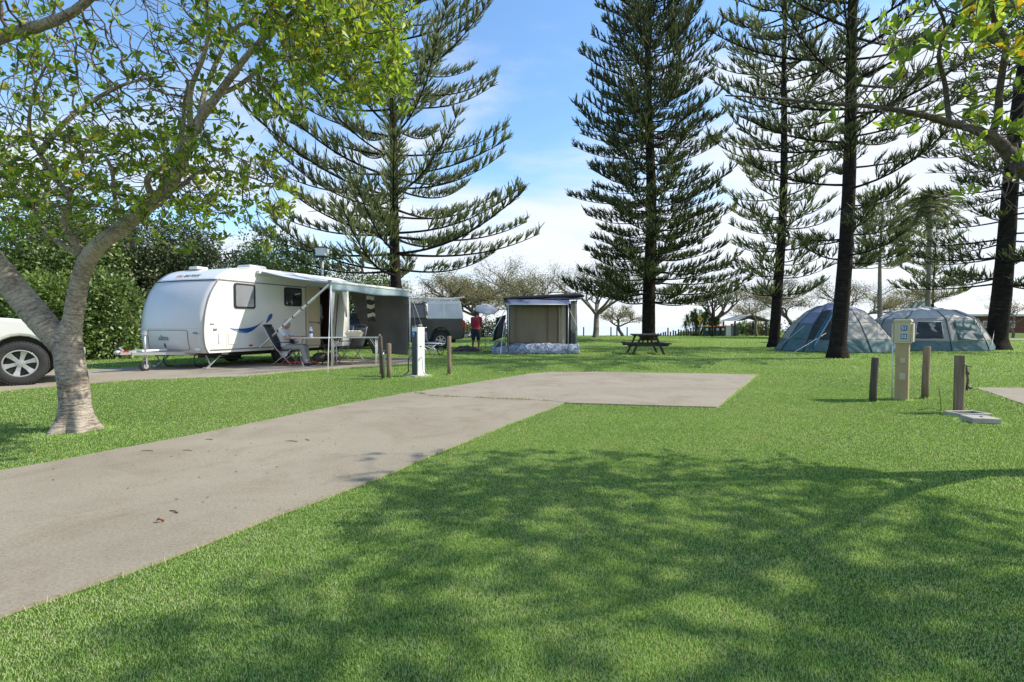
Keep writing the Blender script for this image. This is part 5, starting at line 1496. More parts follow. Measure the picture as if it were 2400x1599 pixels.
# ---------------------------------------------------------------- vehicles
def car(name, label, cat, loc, rz, paint, zs=1.0, L=4.8, W=1.88, kind='wagon', wr=0.39, wx=(1.42, -1.40), group=None, spokes=6, glass='glass', dark_low=True):
    root = empty(name, label, cat, loc, rz, group)
    h = L / 2
    def Z(z): return wr * 0.9 + (z - wr * 0.9) * zs if z > wr * 0.9 else z
    def P(pts): return [(x, Z(z)) for x, z in pts]
    def arch(cx, r=0.46):
        return [(cx + r * math.cos(a), 0.40 + r * 0.98 * math.sin(a)) for a in np.linspace(0, math.pi, 13)]
    def lower(belt_front, rear):
        pts = [(h - 0.10, 0.42)] + [(wx[0] + 0.46, 0.40)] + arch(wx[0])[1:-1] + [(wx[0] - 0.46, 0.40)] + [(wx[1] + 0.46, 0.40)] + arch(wx[1])[1:-1] + [(wx[1] - 0.46, 0.40)]
        pts += rear + belt_front
        return pts
    rear = [(-h + 0.10, 0.45), (-h, 0.62), (-h + 0.02, 1.02), (-h + 0.08, 1.18)]
    fr = [(1.05, 1.17), (1.5, 1.14), (h - 0.22, 1.06), (h - 0.06, 0.94), (h, 0.70), (h - 0.02, 0.50)]
    m = MB(); m.prism(P(lower(fr, rear)), -W / 2, W / 2); body = m.build('body', paint, root, bevel=0.055)
    # wheel housings so that the arches read dark
    m = MB()
    for cx in wx: m.box((cx, 0, 0.62), (0.92, W - 0.30, 0.56))
    m.box((0, 0, 0.45), (L - 0.9, W - 0.5, 0.3)); m.build('underbody', MAT['chassis'], root)
    def cabin(pts, wtop, win, pname='cabin', mat=paint):
        # pts: bottom rear, bottom front, top front, top rear (x, z)
        wb = W / 2 - 0.06; wt = wtop / 2
        vs = []
        for (x, z), w_ in zip(P(pts), (wb, wb, wt, wt)): vs += [(x, -w_, z), (x, w_, z)]
        m = MB(); m.add(vs, [(0, 2, 3, 1), (4, 6, 7, 5), (2, 4, 5, 3), (6, 0, 1, 7), (0, 6, 4, 2), (1, 3, 5, 7)])
        c = m.build(pname, mat, root, bevel=0.05)
        A, B, C_, D_ = [Vector((x, 0, z)) for x, z in P(pts)]
        def q(u, v, y):  # point on the side, u rear->front, v bottom->top
            lo = A.lerp(B, u); hi = D_.lerp(C_, u); p = lo.lerp(hi, v); yy = wb + (wt - wb) * v
            return (p.x, y * (yy + 0.006), p.z)
        for y in (-1, 1):
            for u0, u1 in win:
                gl = MAT['glass'] if (kind == 'ute' and pname == 'cabin') else MAT[glass]
                g = MB(); k = [q(u0, .12, y), q(u1, .12, y), q(u1 - .015, .86, y), q(u0 + .012, .86, y)]
                k2 = [(a, b - 0.012 * y, c_) for a, b, c_ in k]
                g.add(k + k2, [(0, 1, 2, 3), (7, 6, 5, 4), (0, 4, 5, 1), (1, 5, 6, 2), (2, 6, 7, 3), (3, 7, 4, 0)]); g.build('side_window', gl, root)
        for (a, b, nm) in ((B, C_, 'windscreen'), (A, D_, 'rear_window')):
            g = MB(); sx = 0.008 if nm == 'windscreen' else -0.008; k = []
            for v, ww in ((.10, wb - .10), (.88, wt - .07)):
                p = a.lerp(b, v)
                for y in (-1, 1): k.append((p.x + sx, y * ww, p.z + 0.004))
            k2 = [(a_ - sx * 2, b_, c_) for a_, b_, c_ in k]
            g.add(k + k2, [(0, 1, 3, 2), (6, 7, 5, 4), (0, 4, 5, 1), (1, 5, 7, 3), (3, 7, 6, 2), (2, 6, 4, 0)]); g.build(nm, MAT[glass], root)
        return c
    if kind == 'wagon':
        cabin([(-h + 0.10, 1.17), (1.12, 1.17), (0.40, 1.83), (-h + 0.42, 1.83)], W - 0.34, [(.06, .30), (.33, .60), (.63, .90)])
    else:
        cabin([(-0.72, 1.17), (1.12, 1.17), (0.45, 1.76), (-0.62, 1.76)], W - 0.36, [(.05, .44), (.49, .90)])
        cabin([(-h + 0.06, 1.18), (-0.78, 1.18), (-0.80, 1.84), (-h + 0.20, 1.84)], W - 0.30, [(.06, .50), (.54, .95)], 'canopy', MAT['white'])
    m = MB()
    m.box((h - 0.0, 0, Z(0.52)), (0.14, W - 0.1, 0.20)); m.build('front_bumper', paint, root, bevel=0.05)
    m = MB(); m.box((-h - 0.02, 0, Z(0.52)), (0.16, W - 0.1, 0.18)); m.build('rear_bumper', MAT['steel'] if kind != 'wagon' else paint, root, bevel=0.04)
    m = MB(); m.box((h - 0.02, 0, Z(0.82)), (0.07, 0.95, 0.22)); m.build('grille', MAT['black'], root, bevel=0.02)
    for y in (-1, 1):
        m = MB(); m.box((h - 0.12, y * (W / 2 - 0.22), Z(0.86)), (0.22, 0.36, 0.18)); m.build('headlight', MAT['alloy'], root, bevel=0.05)
        m = MB(); m.box((-h + 0.06, y * (W / 2 - 0.05), Z(0.98)), (0.14, 0.13, 0.36)); m.build('tail_light', MAT['red'], root, bevel=0.03)
        m = MB(); m.box((0.98, y * (W / 2 + 0.10), Z(1.22)), (0.10, 0.20, 0.17)); m.build('mirror', paint, root, bevel=0.03)
        m = MB(); m.bar((0.9, y * (W / 2 - 0.02), Z(0.38)), (-0.9, y * (W / 2 - 0.02), Z(0.38)), 0.12, 0.06); m.build('side_step', MAT['black'], root)
        for x in (0.45, -0.50):
            m = MB(); m.box((x - 0.25, y * (W / 2 + 0.012), Z(1.02)), (0.18, 0.02, 0.03)); m.build('door_handle', paint, root, bevel=0.006)
        # thin door gaps
        m = MB()
        for x in (1.0, 0.12, -0.78): m.bar((x, y * (W / 2 + 0.0015), Z(0.52)), (x, y * (W / 2 + 0.0015), Z(1.12)), 0.006, 0.010)
        m.build('door_gap', MAT['black'], root)
    for cx in wx:
        for y in (-1, 1):
            yy = y * (W / 2 - 0.12)
            e = bpy.data.objects.new('wheel', None); COL.objects.link(e); e.parent = root; e.location = (cx, yy, wr)
            t = MB(); t.revolve([(wr * .60, -.11), (wr * .66, -.125), (wr * .90, -.13), (wr * .97, -.11), (wr, -.075), (wr, .075), (wr * .97, .11), (wr * .90, .13), (wr * .66, .125), (wr * .60, .11)], (0, 0, 0), 'y', 44)
            for k in range(52):
                a = 2 * math.pi * k / 52
                for s in (-1, 1):
                    t.box((math.cos(a) * wr * 0.975, s * 0.095, math.sin(a) * wr * 0.975), (0.02, 0.05, 0.026), 0, Matrix.Rotation(-a, 3, 'Y'))
            t.build('tyre', MAT['rubber'], e, fixn=False)
            r = MB(); o = y
            r.revolve([(wr * .56, o * .115), (wr * .62, o * .118), (wr * .62, -o * .10), (wr * .56, -o * .10), (wr * .55, o * .06), (wr * .54, o * .105)], (0, 0, 0), 'y', 40)
            r.cyl((0, o * .085, 0), wr * .16, .05, 20, axis=(0, 1, 0)); r.cyl((0, o * .112, 0), wr * .09, .02, 16, axis=(0, 1, 0))
            for k in range(spokes):
                a = 2 * math.pi * (k + .25) / spokes
                d = Vector((math.cos(a), 0, math.sin(a))); s_ = Vector((-math.sin(a), 0, math.cos(a)))
                vs = []
                for rr, w0, yo in ((wr * .12, .030, .095), (wr * .36, .034, .098), (wr * .57, .052, .108)):
                    for sg, dy in ((-1, 0), (1, 0), (1, -.03), (-1, -.03)):
                        p = d * rr + s_ * sg * w0; vs.append((p.x, o * (yo + dy), p.z))
                r.add(vs, [(0, 1, 5, 4), (4, 5, 9, 8), (3, 7, 6, 2), (7, 11, 10, 6), (0, 4, 7, 3), (4, 8, 11, 7), (1, 2, 6, 5), (5, 6, 10, 9), (0, 3, 2, 1), (8, 9, 10, 11)])
            r.build('rim', MAT['alloy'], e, bevel=0.004)
            b = MB(); b.cyl((0, o * .02, 0), wr * .53, .03, 28, axis=(0, 1, 0)); b.build('brake_disc', MAT['black'], e)
    return root

gw = ground_at(45, 905)
a = R(38)
wl = Vector((1.60, -(1.92 / 2 - .12)))
off = Vector((wl.x * math.cos(a) - wl.y * math.sin(a), wl.x * math.sin(a) + wl.y * math.cos(a)))
car('white_car', 'white four wheel drive car at the left edge, only its front wheel and wing showing', 'car', (gw.x - off.x, gw.y - off.y + 0.05, 0.016), a, MAT['white'], 1.12, 4.8, 1.92, 'wagon', 0.405, wx=(1.60, -1.28))
olive = pm('grey_metallic_paint', (0.06, 0.062, 0.055), 0.4, 0.05, 2, metal=0.2, coat=0.3)
a = math.pi + R(6)
wl = Vector((-1.40, (1.88 / 2 - .12)))
rw = Vector((at(1033, 763, 24.6).x, 24.6))
off = Vector((wl.x * math.cos(a) - wl.y * math.sin(a), wl.x * math.sin(a) + wl.y * math.cos(a)))
UT = (rw.x - off.x, rw.y - off.y, 0)
car('utility_vehicle', 'dark grey utility vehicle with windowed white canopy and roof rack, beside the awning', 'utility vehicle', UT, a, olive, 1.30, 5.1, 1.86, 'ute', 0.39, glass='glass_sky_paint')
ut = bpy.data.objects['utility_vehicle']
m = MB()
for y in (-.72, .72): m.bar((-2.3, y, 2.36), (0.5, y, 2.36), 0.045)
for x in (-2.2, -1.5, -.85): m.bar((x, -.74, 2.35), (x, .74, 2.35), 0.04); m.bar((x, .72, 2.18), (x, .72, 2.36), 0.04); m.bar((x, -.72, 2.18), (x, -.72, 2.36), 0.04)
for x in (-.3, .4): m.bar((x, -.72, 2.12), (x, -.72, 2.36), 0.035); m.bar((x, .72, 2.12), (x, .72, 2.36), 0.035)
m.build('roof_rack', MAT['white_metal'], ut)
sb = empty('surfboard', 'long white board with black rail tied on the roof rack of the grey utility vehicle', 'board', (UT[0], UT[1], 2.40), a)
m = MB()
def bd(u, v):
    x = -2.55 + 3.3 * u; w = 0.30 * math.sin(math.pi * min(1, max(0.0, u * 0.98 + 0.01))) ** 0.5
    return (x, (v - .5) * 2 * w, 0.05 + 0.22 * max(0, 0.18 - u) ** 1.2 * 3)
m.grid(bd, 24, 4); m.build('deck', MAT['white_metal'], sb, solid=0.06, fixn=False)
m = MB(); m.tube([Vector(bd(u, 0)) for u in np.linspace(0, 1, 16)], 0.03, 6); m.build('rail', MAT['black'], sb)
navy = pm('dark_blue_paint', (0.03, 0.045, 0.07), 0.25, 0.05, 2, coat=0.6)
q = at(822, 763, 26.0)
car('dark_car', 'dark blue car facing the camera in the gap between caravan and shade screen', 'car', (q.x, 28.2, 0), R(-84), navy, 1.0, 4.4, 1.8, 'wagon', 0.34)

# ---------------------------------------------------------------- posts, pillars, taps
MAT['timber'] = pm('weathered_timber', (0.25, 0.185, 0.125), 0.9, 0.4, 5, bmp=0.6, sc=(6, 6, 0.5))
MAT['timber_dark'] = pm('dark_weathered_timber', (0.105, 0.085, 0.062), 0.95, 0.4, 5, bmp=0.6, sc=(6, 6, 0.5))
MAT['sand_paint'] = pm('sand_coloured_metal', (0.44, 0.325, 0.165), 0.6, 0.14, 5, bmp=0.1)
MAT['beige'] = pm('beige_plastic', (0.56, 0.48, 0.32), 0.55, 0.08, 5)
MAT['sign_blue'] = pm('blue_sign', (0.025, 0.16, 0.34), 0.4, 0.08)
MAT['stone'] = pm('cast_concrete', (0.44, 0.40, 0.34), 0.95, 0.22, 9, bmp=0.5)
MAT['metal_dark'] = pm('rusty_metal', (0.14, 0.10, 0.08), 0.7, 0.35, 12, metal=0.3)
def post(px, py, hgt, r, label, mat='timber', lean=0.0, square=False, name='timber_post', group='short timber posts in the lawn'):
    g = ground_at(px, py)
    m = MB()
    if square: m.box((0, 0, hgt / 2), (r * 2, r * 2, hgt))
    else: m.tube([(0, 0, -0.05), (lean * .3, 0, hgt * .3), (lean * .98, 0, hgt - 0.012), (lean, 0, hgt)], [r, r, r, r * .85], 18, squash=lambda i, a, q: q * (1 + 0.04 * mnoise.noise(Vector((math.cos(a) * 3 + px, math.sin(a) * 3, i)))))
    o = m.build(name, MAT[mat], None, bevel=0.006 if square else 0); o.location = g
    return tag(o, label, 'post', group)
post(2045, 941.5, .65, .048, 'shortest dark timber post left of the sand coloured power pillar', 'timber_dark', 0.03)
post(2167, 934, .80, .048, 'taller brown timber post right of the sand coloured power pillar', 'timber', 0.02)
post(1053, 879, .88, .046, 'single timber post right of the grey power pillar', 'timber', 0.0)
post(898, 889, .90, .034, 'thin dark timber post, left one of the pair before the shade screen', 'timber_dark', -0.05)
post(912, 887, .74, .05, 'lighter thicker timber post, right one of the pair before the shade screen', 'timber', 0.0)
post(893, 880, .93, .025, 'slim grey stake directly behind the paired posts', 'timber', -0.03)
# wire tie and tap on the paired posts
g = ground_at(902, 889)
root = empty('garden_tap', 'small brass tap on the dark thin post before the shade screen', 'tap', (g.x, g.y - 0.04, 0.52))
m = MB(); m.tube([(0, 0, -0.5), (0, 0, 0.0), (0, -0.03, 0.04), (0, -0.08, 0.03), (0, -0.10, -0.03)], 0.013, 8); m.build('pipe', MAT['steel'], root)
m = MB(); m.bar((-0.03, -0.03, 0.075), (0.03, -0.03, 0.075), 0.012); m.build('handle', MAT['steel'], root)

g = ground_at(2113, 937)
root = empty('power_pillar', 'sand coloured power pillar with two blue number signs in front of the tents', 'power pillar', g, R(-44))
m = MB(); m.box((0, 0, .43), (.165, .13, .88)); m.build('column', MAT['sand_paint'], root, bevel=0.01)
m = MB(); m.box((0, 0, 1.02), (.20, .17, .34)); m.prism([(-.115, 1.17), (.115, 1.17), (.10, 1.215), (-.10, 1.215)], -.10, .10); m.build('head', MAT['beige'], root, bevel=0.012)
for x in (-.118, .115):
    m = MB(); m.prism([(-.09, .87), (.07, .87), (.085, 1.15), (-.06, 1.15)], x - .016, x + .016, 'x'); m.build('socket_cover', MAT['beige'], root, bevel=0.01)
m = MB(); m.box((.015, -.088, 1.02), (.14, .006, .28)); fp_ = m.build('front_plate', MAT['beige'], root, bevel=0.003)
for z, t in ((1.08, '51'), (.955, '52')):
    m = MB(); m.box((.02, -.094, z), (.074, .006, .078)); s_ = m.build('number_sign', MAT['sign_blue'], root, bevel=0.002)
    M_ = Matrix(((1, 0, 0), (0, 0, -1), (0, 1, 0))).to_4x4(); M_.translation = Vector((.02, -.0985, z))
    text('numerals', t, .062, MAT['white_metal'], s_, M_, 0.001, bold=0.0015)
m = MB(); m.box((.01, -.0675, .60), (.06, .004, .07)); m.box((.01, -.0675, .36), (.07, .004, .10)); m.build('faded_sticker', MAT['beige'], root)
m = MB()
for k in range(9):
    a = k * .7; m.tube([(.06, .02, 1.21), (.06 + .03 * math.cos(a), .02 + .03 * math.sin(a), 1.25), (.06 + .06 * math.cos(a), .02 + .06 * math.sin(a), 1.28)], [.006, .005, .001], 4)
o = m.build('green_sprig', MAT['leaf_tree'], None); o.location = g; tag(o, 'small spiky green sprig growing on top of the sand coloured pillar', 'plant')
m = MB(); m.tube([(-.115, -.05, .84), (-.12, -.05, .5), (-.11, -.04, .02)], 0.009, 6); m.build('cable', MAT['white_metal'], root)

g = ground_at(2246, 968)
root = empty('tap_post', 'square timber post with a tap at the right side, standing in its concrete drain', 'tap post', g, R(-46))
m = MB(); m.box((0, 0, .36), (.105, .06, .76)); m.build('post', MAT['timber'], root, bevel=0.006)
m = MB(); m.tube([(.075, -.02, .30), (.085, -.03, .44), (.075, -.03, .52), (.07, -.03, .60)], 0.012, 8); m.tube([(.085, -.03, .36), (.11, -.07, .33), (.13, -.09, .34)], 0.014, 8); m.bar((.05, -.04, .615), (.11, -.04, .60), 0.012); m.ell((.08, -.03, .52), (.022, .022, .03)); m.build('tap', MAT['metal_dark'], root)
gd = ground_at(2270, 975)
m = MB(); m.box((0, -.10, .02), (.40, .035, .05)); m.box((0, .13, .02), (.40, .035, .05)); m.box((-.18, .015, .02), (.035, .195, .05)); m.box((.18, .015, .02), (.035, .195, .05)); m.box((0, .015, 0), (.33, .195, .02), 1)
root = m.build('drain_surround', [MAT['stone'], MAT['metal_dark']], None, bevel=0.006); root.location = gd; root.rotation_euler = (0, 0, R(4)); tag(root, 'pale concrete drain surround at the foot of the tap post', 'drain')
gd = ground_at(2297, 990)
root = empty('concrete_cover', 'thick concrete lid with a centre hole lying beside the drain', 'drain lid', gd, R(-14))
m = MB(); m.box((0, 0, .035), (.28, .24, .06)); m.build('slab', MAT['stone'], root, bevel=0.008)
m = MB(); m.cyl((.01, 0, .067), .016, .008, 14); m.build('lifting_hole', MAT['black'], root)
m = MB(); m.tube([(-.2, .05, .01), (-.24, .02, .16), (-.28, 0, .32)], .005, 4); m.tube([(-.2, .05, .01), (-.33, .04, .05), (-.5, .06, .02)], .005, 4)
o = m.build('green_twine', MAT['leaf_tree'], None); o.location = g_ = ground_at(2250, 966); tag(o, 'thin green twine trailing in the grass beside the tap post', 'twine')

g = ground_at(981, 882)
root = empty('power_pillar', 'grey power pillar with a small blue sign, hoses at its foot, right of the awning', 'power pillar', g, R(-40))
m = MB(); m.box((0, 0, .54), (.20, .20, 1.08)); m.build('column', MAT['white_metal'], root, bevel=0.012)
m = MB(); m.box((-.012, -.103, .50), (.165, .012, .98)); m.build('front_plate', pm('shaded_grey_metal', (.055, .062, .06), .6, .12), root, bevel=0.004)  # dark grey plate, with the shade of this side put into its colour
m = MB(); m.box((-.04, 0, 1.095), (.13, .21, .04)); m.box((.06, 0, 1.12), (.05, .10, .05)); m.build('cap', MAT['grey'], root, bevel=0.008)
m = MB(); m.box((-.02, -.113, .93), (.10, .006, .11)); s_ = m.build('sign', MAT['sign_blue'], root)
m = MB(); m.box((-.02, -.1175, .94), (.025, .003, .03)); m.build('symbol', MAT['white_metal'], s_)
m = MB(); m.box((.103, -.02, .66), (.006, .04, .02)); m.build('keyhole', MAT['black'], root)
m = MB(); m.box((-.03, -.03, .0), (.42, .42, .07)); m.build('plinth', MAT['stone'], root, bevel=0.01)
m = MB(); m.tube([(.115, -.02, .42), (.17, -.03, .44), (.20, -.05, .38), (.22, -.06, .2), (.30, -.10, .10), (.42, -.12, .04)], .014, 8); m.build('hose', MAT['white_metal'], root)
m = MB(); m.tube([(-.12, -.1, .45), (-.2, -.12, .4), (-.2, -.12, .1), (-.26, -.2, .02)], .012, 8); m.build('hose', MAT['black'], root)

# ---------------------------------------------------------------- picnic table
g = ground_at(1512, 829)
root = empty('picnic_table', 'dark timber picnic table with fixed benches in front of the big pine', 'picnic table', g, R(-3))
dw = pm('dark_timber', (0.05, 0.042, 0.036), 0.75, 0.3, 4, bmp=0.4, sc=(6, .5, 6))
m = MB()
for k in range(5): m.box((-.36 + .18 * k, 0, .755), (.165, 1.75, .055))
m.build('tabletop', dw, root, bevel=0.005)
for s in (-1, 1):
    m = MB()
    for k in range(2): m.box((s * (.62 + .13 * k), 0, .42), (.125, 1.75, .06))
    m.build('bench', dw, root, bevel=0.005)
    for e_ in (-.62, .62):
        m = MB(); m.bar((s * .60, e_, 0), (s * .26, e_, .74), .13, .06); m.build('leg', dw, root)
for e_ in (-.62, .62):
    m = MB(); m.bar((-.78, e_ + .05, .37), (.78, e_ + .05, .37), .05, .12); m.bar((-.38, e_ + .05, .72), (.38, e_ + .05, .72), .045, .07); m.build('crossbeam', dw, root)
m = MB(); m.bar((0, -.62, .38), (0, -.1, .72), .045, .07); m.bar((0, .62, .38), (0, .1, .72), .045, .07); m.build('brace', dw, root)

# ---------------------------------------------------------------- far edge: posts, sign, bins, shelter
for i in range(17):
    px = 1543 + i * 5.9 + rnd.uniform(-1, 1); d = 56.0 - i * 0.06
    h_ = 0.35 + 0.55 * (i / 16) + rnd.uniform(-.08, .08) + (0.4 if i == 4 else 0)
    p = at(px, 763, d)
    m = MB(); m.tube([(0, 0, -.1), (0, 0, h_)], [.09, .085], 8); o = m.build('fence_post', MAT['timber'], None); o.location = (p.x, d, 0)
    tag(o, 'short round timber post in the beach fence row left of the yellow sign' if i != 4 else 'tallest dark post standing out of the beach fence row', 'post', 'beach fence posts')
for i, px in enumerate((1352, 1368, 1432, 1446, 1470)):
    p = at(px, 763, 55); m = MB(); m.tube([(0, 0, -.1), (0, 0, .95)], .07, 8); o = m.build('fence_post', MAT['timber_dark'], None); o.location = (p.x, 55, 0)
    tag(o, 'dark fence post at the beach edge between the canvas tent and the big pine', 'post', 'dark fence posts by the beach')
for px in (1116, 1123):
    p = at(px, 763, 45); m = MB(); m.tube([(0, 0, -.1), (0, 0, 1.05)], .06, 8); o = m.build('marker_post', MAT['white_metal'], None); o.location = (p.x, 45, 0)
    tag(o, 'pale marker post behind the man in the red shirt', 'post', 'pale marker posts')
p = at(1640, 763, 53)
root = empty('warning_sign', 'yellow diamond sign under a white plate on a steel pole beside the bins', 'road sign', (p.x, 53, 0))
m = MB(); m.tube([(0, 0, 0), (0, 0, 2.7)], .04, 8); m.build('pole', MAT['steel'], root)
m = MB(); m.prism([(0, 1.35), (.30, 1.77), (0, 2.19), (-.30, 1.77)], -.08, -.05); dd = m.build('diamond', MAT['yellow'], root)
m = MB(); m.prism([(-.08, 1.72), (.08, 1.72), (.10, 1.80), (0, 1.86), (-.10, 1.80)], -.09, -.082); m.build('symbol', MAT['black'], dd)
m = MB(); m.box((.04, -.07, 2.5), (.34, .03, .52)); m.build('plate', pm('cream_plate', (.75, .72, .6), .5, .05), root)
p0 = at(1646, 763, 53.6)
green = pm('dark_green_plastic', (.012, .045, .035), .5, .2)
lids = [('yellow', 'orange-yellow lid, leftmost'), ('yellow', 'orange-yellow lid, second from the left'), ('red', 'red lid, second from the right'), ('red', 'red lid, rightmost')]
for i, (c, lab) in enumerate(lids):
    root = empty('wheelie_bin', 'dark green wheelie bin with %s of the four' % lab, 'bin', (p0.x + .35 + i * .56, 53.5, 0), 0, 'wheelie bins beside the beach path')
    m = MB(); m.prism([(-.22, .06), (.22, .06), (.26, .98), (-.26, .98)], -.25, .25); m.build('body', green, root, bevel=.02)
    m = MB(); m.prism([(-.28, .98), (.28, .98), (.24, 1.07), (-.24, 1.07)], -.30, .28); m.build('lid', MAT['red'] if c == 'red' else pm('orange_plastic', (.7, .38, .06), .4, .1), root, bevel=.015)
    m = MB(); m.box((0, -.262, .72), (.24, .012, .24)); m.build('sticker', MAT['white_metal'], root)
    for s in (-1, 1):
        m = MB(); m.cyl((s * .22, .2, .09), .09, .05, 14, axis=(1, 0, 0)); m.build('wheel', MAT['rubber'], root)
root = empty('bin_screen', 'pale grey panel screen standing right of the wheelie bins', 'screen', (p0.x + 2.62, 53.3, 0))
m = MB(); m.box((0, 0, .56), (.52, .05, 1.12)); m.build('panel', MAT['white_metal'], root)
m = MB(); m.box((-.30, 0, .6), (.05, .09, 1.2)); m.box((.36, .05, .65), (.14, .3, 1.3), 0); m.build('frame', MAT['grey'], root)
p = at(1748, 763, 55)
root = empty('picnic_shelter', 'small gabled picnic shelter with dark posts right of the bins', 'shelter', (p.x, 55, 0))
m = MB(); m.prism([(-2.0, 1.62), (0, 2.2), (1.9, 1.55), (1.9, 1.63), (0, 2.30), (-2.0, 1.70)], -1.6, 1.6); m.build('roof', pm('grey_roof_sheet', (.45, .47, .48), .5, .1), root)
m = MB(); m.prism([(-1.9, 1.60), (0, 2.15), (1.85, 1.53), (1.2, 1.53), (0, 1.92), (-1.2, 1.60)], -1.62, -1.58); m.build('gable', MAT['dgrey'], root)
for x in (-1.8, 1.45):
    for y in (-1.45, 1.45):
        m = MB(); m.box((x, y, .8), (.14, .14, 1.6)); m.build('post', MAT['dgrey'], root)
m = MB(); m.box((-1.1, .4, .45), (1.0, .1, .9)); m.build('low_wall', MAT['grey'], root)
# lamp post
p = at(757, 763, 22)
root = empty('lamp_post', 'slim grey lamp post with a box lantern rising behind the caravan awning', 'street lamp', (p.x, 22, 0))
m = MB(); m.tube([(0, 0, 0), (0, 0, 4.05)], [.075, .055], 14); m.build('pole', MAT['steel'], root)
m = MB(); m.prism([(-.20, 4.08), (.20, 4.08), (.24, 4.42), (-.24, 4.42)], -.22, .22); m.build('lamp_shade', pm('frosted_lens', (.62, .66, .66), .3, .05), root, bevel=.03)
m = MB(); m.box((0, 0, 4.06), (.44, .40, .05)); m.box((0, 0, 4.44), (.52, .48, .05)); m.build('lamp_frame', MAT['black'], root, bevel=.01)
# far building at the right
p = at(2330, 763, 78)
root = empty('brick_building', 'long red-brown building with a broad pale roof behind the far right pine', 'building', (p.x, 78, 0))
wallm = pm('red_brown_brick', (.16, .065, .045), .9, .25, 2, bmp=.3)
m = MB(); m.box((0, 2, 1.2), (15, 6, 2.6)); m.build('wall', wallm, root)
m = MB(); m.prism([(-2.0, 2.5), (8.2, 2.5), (8.2, 2.8), (4.9, 4.9), (1.4, 4.9), (-2.0, 2.8)], -9, 9, 'x'); rf = m.build('roof', pm('pale_roof_sheet', (.66, .63, .56), .6, .06, 2), root)
for x in (-5, -2, 1.5, 5):
    m = MB(); m.box((x, -1.02, 1.3), (1.3, .06, 1.0)); w_ = m.build('window', MAT['white_metal'], root)
    m = MB(); m.box((x, -1.06, 1.3), (1.1, .03, .82)); m.build('pane', MAT['glass'], w_)

# ---------------------------------------------------------------- tents
MAT['t_grey'] = pm('grey_tent_cloth', (.46, .435, .39), .8, .12, 2.5, bmp=.5, bs_scale=5, sc=(1, 1, 2.2), trans=.15)
MAT['t_roof'] = pm('pale_tent_roof', (.62, .595, .55), .8, .08, 2, bmp=.3, bs_scale=4, trans=.15)
MAT['t_teal'] = pm('teal_tent_cloth', (.13, .215, .215), .75, .25, 3, bmp=.5, bs_scale=6, trans=.15)
MAT['t_blue'] = pm('blue_violet_tent_cloth', (.30, .31, .42), .75, .15, 3, bmp=.4, bs_scale=5, trans=.15)
MAT['t_dark'] = pm('dark_tent_mesh', (.05, .055, .06), .85, .3, 3, bmp=.4)
def tent(name, label, c, rz, rings, angs, mfun, mats, group='two large family tents side by side', seam=True, sq=2.6):
    root = empty(name, label, 'tent', c, rz, group)
    n = len(angs)
    def corner(k, ring):
        z, rx, ry, ox = ring; a = R(angs[k % n])
        ca, sa = math.cos(a), math.sin(a); q = (abs(ca) ** sq + abs(sa) ** sq) ** (-1 / sq)
        return Vector((ox + rx * ca * q, ry * sa * q, z))
    groups_ = {}
    for j in range(len(rings) - 1):
        for k in range(n):
            A, B = corner(k, rings[j]), corner(k + 1, rings[j]); C_, D_ = corner(k + 1, rings[j + 1]), corner(k, rings[j + 1])
            nm, mi = mfun(j, k)
            if nm is None: continue
            mb = groups_.setdefault(nm, MB())
            nrm = (B - A).cross(D_ - A); nrm = nrm.normalized() if nrm.length > 1e-6 else Vector((0, 0, 1))
            def f(u, v, A=A, B=B, C_=C_, D_=D_, nrm=nrm):
                p = A.lerp(B, u).lerp(D_.lerp(C_, u), v)
                s = (4 * u * (1 - u)) * (0.6 + 0.8 * v * (1 - v))
                w = mnoise.noise(p * 2.2 + Vector((k, 0, 0))) * .06 + mnoise.noise(Vector((p.x * 5 + p.z * 6, p.y * 5, p.z * 1.5))) * .035
                return tuple(p - nrm * (.055 * s) + nrm * w * min(1, s * 2))
            mb.grid(f, 18, 12, mi)
    for nm, mb in groups_.items():
        mb.build(nm, mats, root, fixn=False, solid=.004)
    for k in range(n):
        m = MB(); m.tube([corner(k, r_) * 1.0 + Vector((0, 0, .01)) for r_ in rings[:-1]], .018, 6, caps=True); m.build('pole', MAT['t_dark'], root)
    return root, corner
TA = (at(1957, 763, 22.6).x, 22.6, 0)
angs = [-35, -82, -112, -145, 180, 145, 90, 35]
def mA(j, k):
    if j == 0: return 'wall', 1
    if j == 1: return ('wall', 0) if k not in (2, 3) else (('door_panel', 4) if k == 2 else ('wall', 1))
    if j == 2: return ('wall', 0) if k not in (2, 3) else (('door_panel', 4) if k == 2 else ('wall', 3))
    return 'roof', 3
rootA, cA = tent('tent', 'left dome tent, grey front with teal sides and blue-violet roof behind the dark pine trunk', TA, 0,
     [(0, 2.35, 1.9, .0), (.52, 2.02, 1.7, -.02), (1.2, 1.55, 1.4, -.06), (1.72, 1.02, 1.0, -.05), (1.98, .55, .5, -.1), (2.08, .05, .05, -.1)], angs, mA, [MAT['t_grey'], MAT['t_teal'], MAT['t_roof'], MAT['t_blue'], MAT['t_dark']])
m = MB(); m.grid(lambda u, v: (-.98 - 1.2 * v + .10 * math.sin(u * 3), -1.25 - .55 * v - .25 * u, 1.75 - 1.55 * v + .05 * math.sin(u * 8)), 10, 12); m.build('side_flap', pm('blue_teal_flap', (.09, .20, .29), .75, .2, 3, bmp=.4, trans=.2), rootA, solid=.004, fixn=False)
TB = (at(2170, 763, 24.2).x, 24.2, 0)
angs = [-28, -62, -100, -142, 180, 145, 90, 30]
def mB(j, k):
    if j == 0: return 'wall', 1
    if j == 1: return ('wall', 0)
    if j == 2: return 'roof', 2
    return 'roof', 2
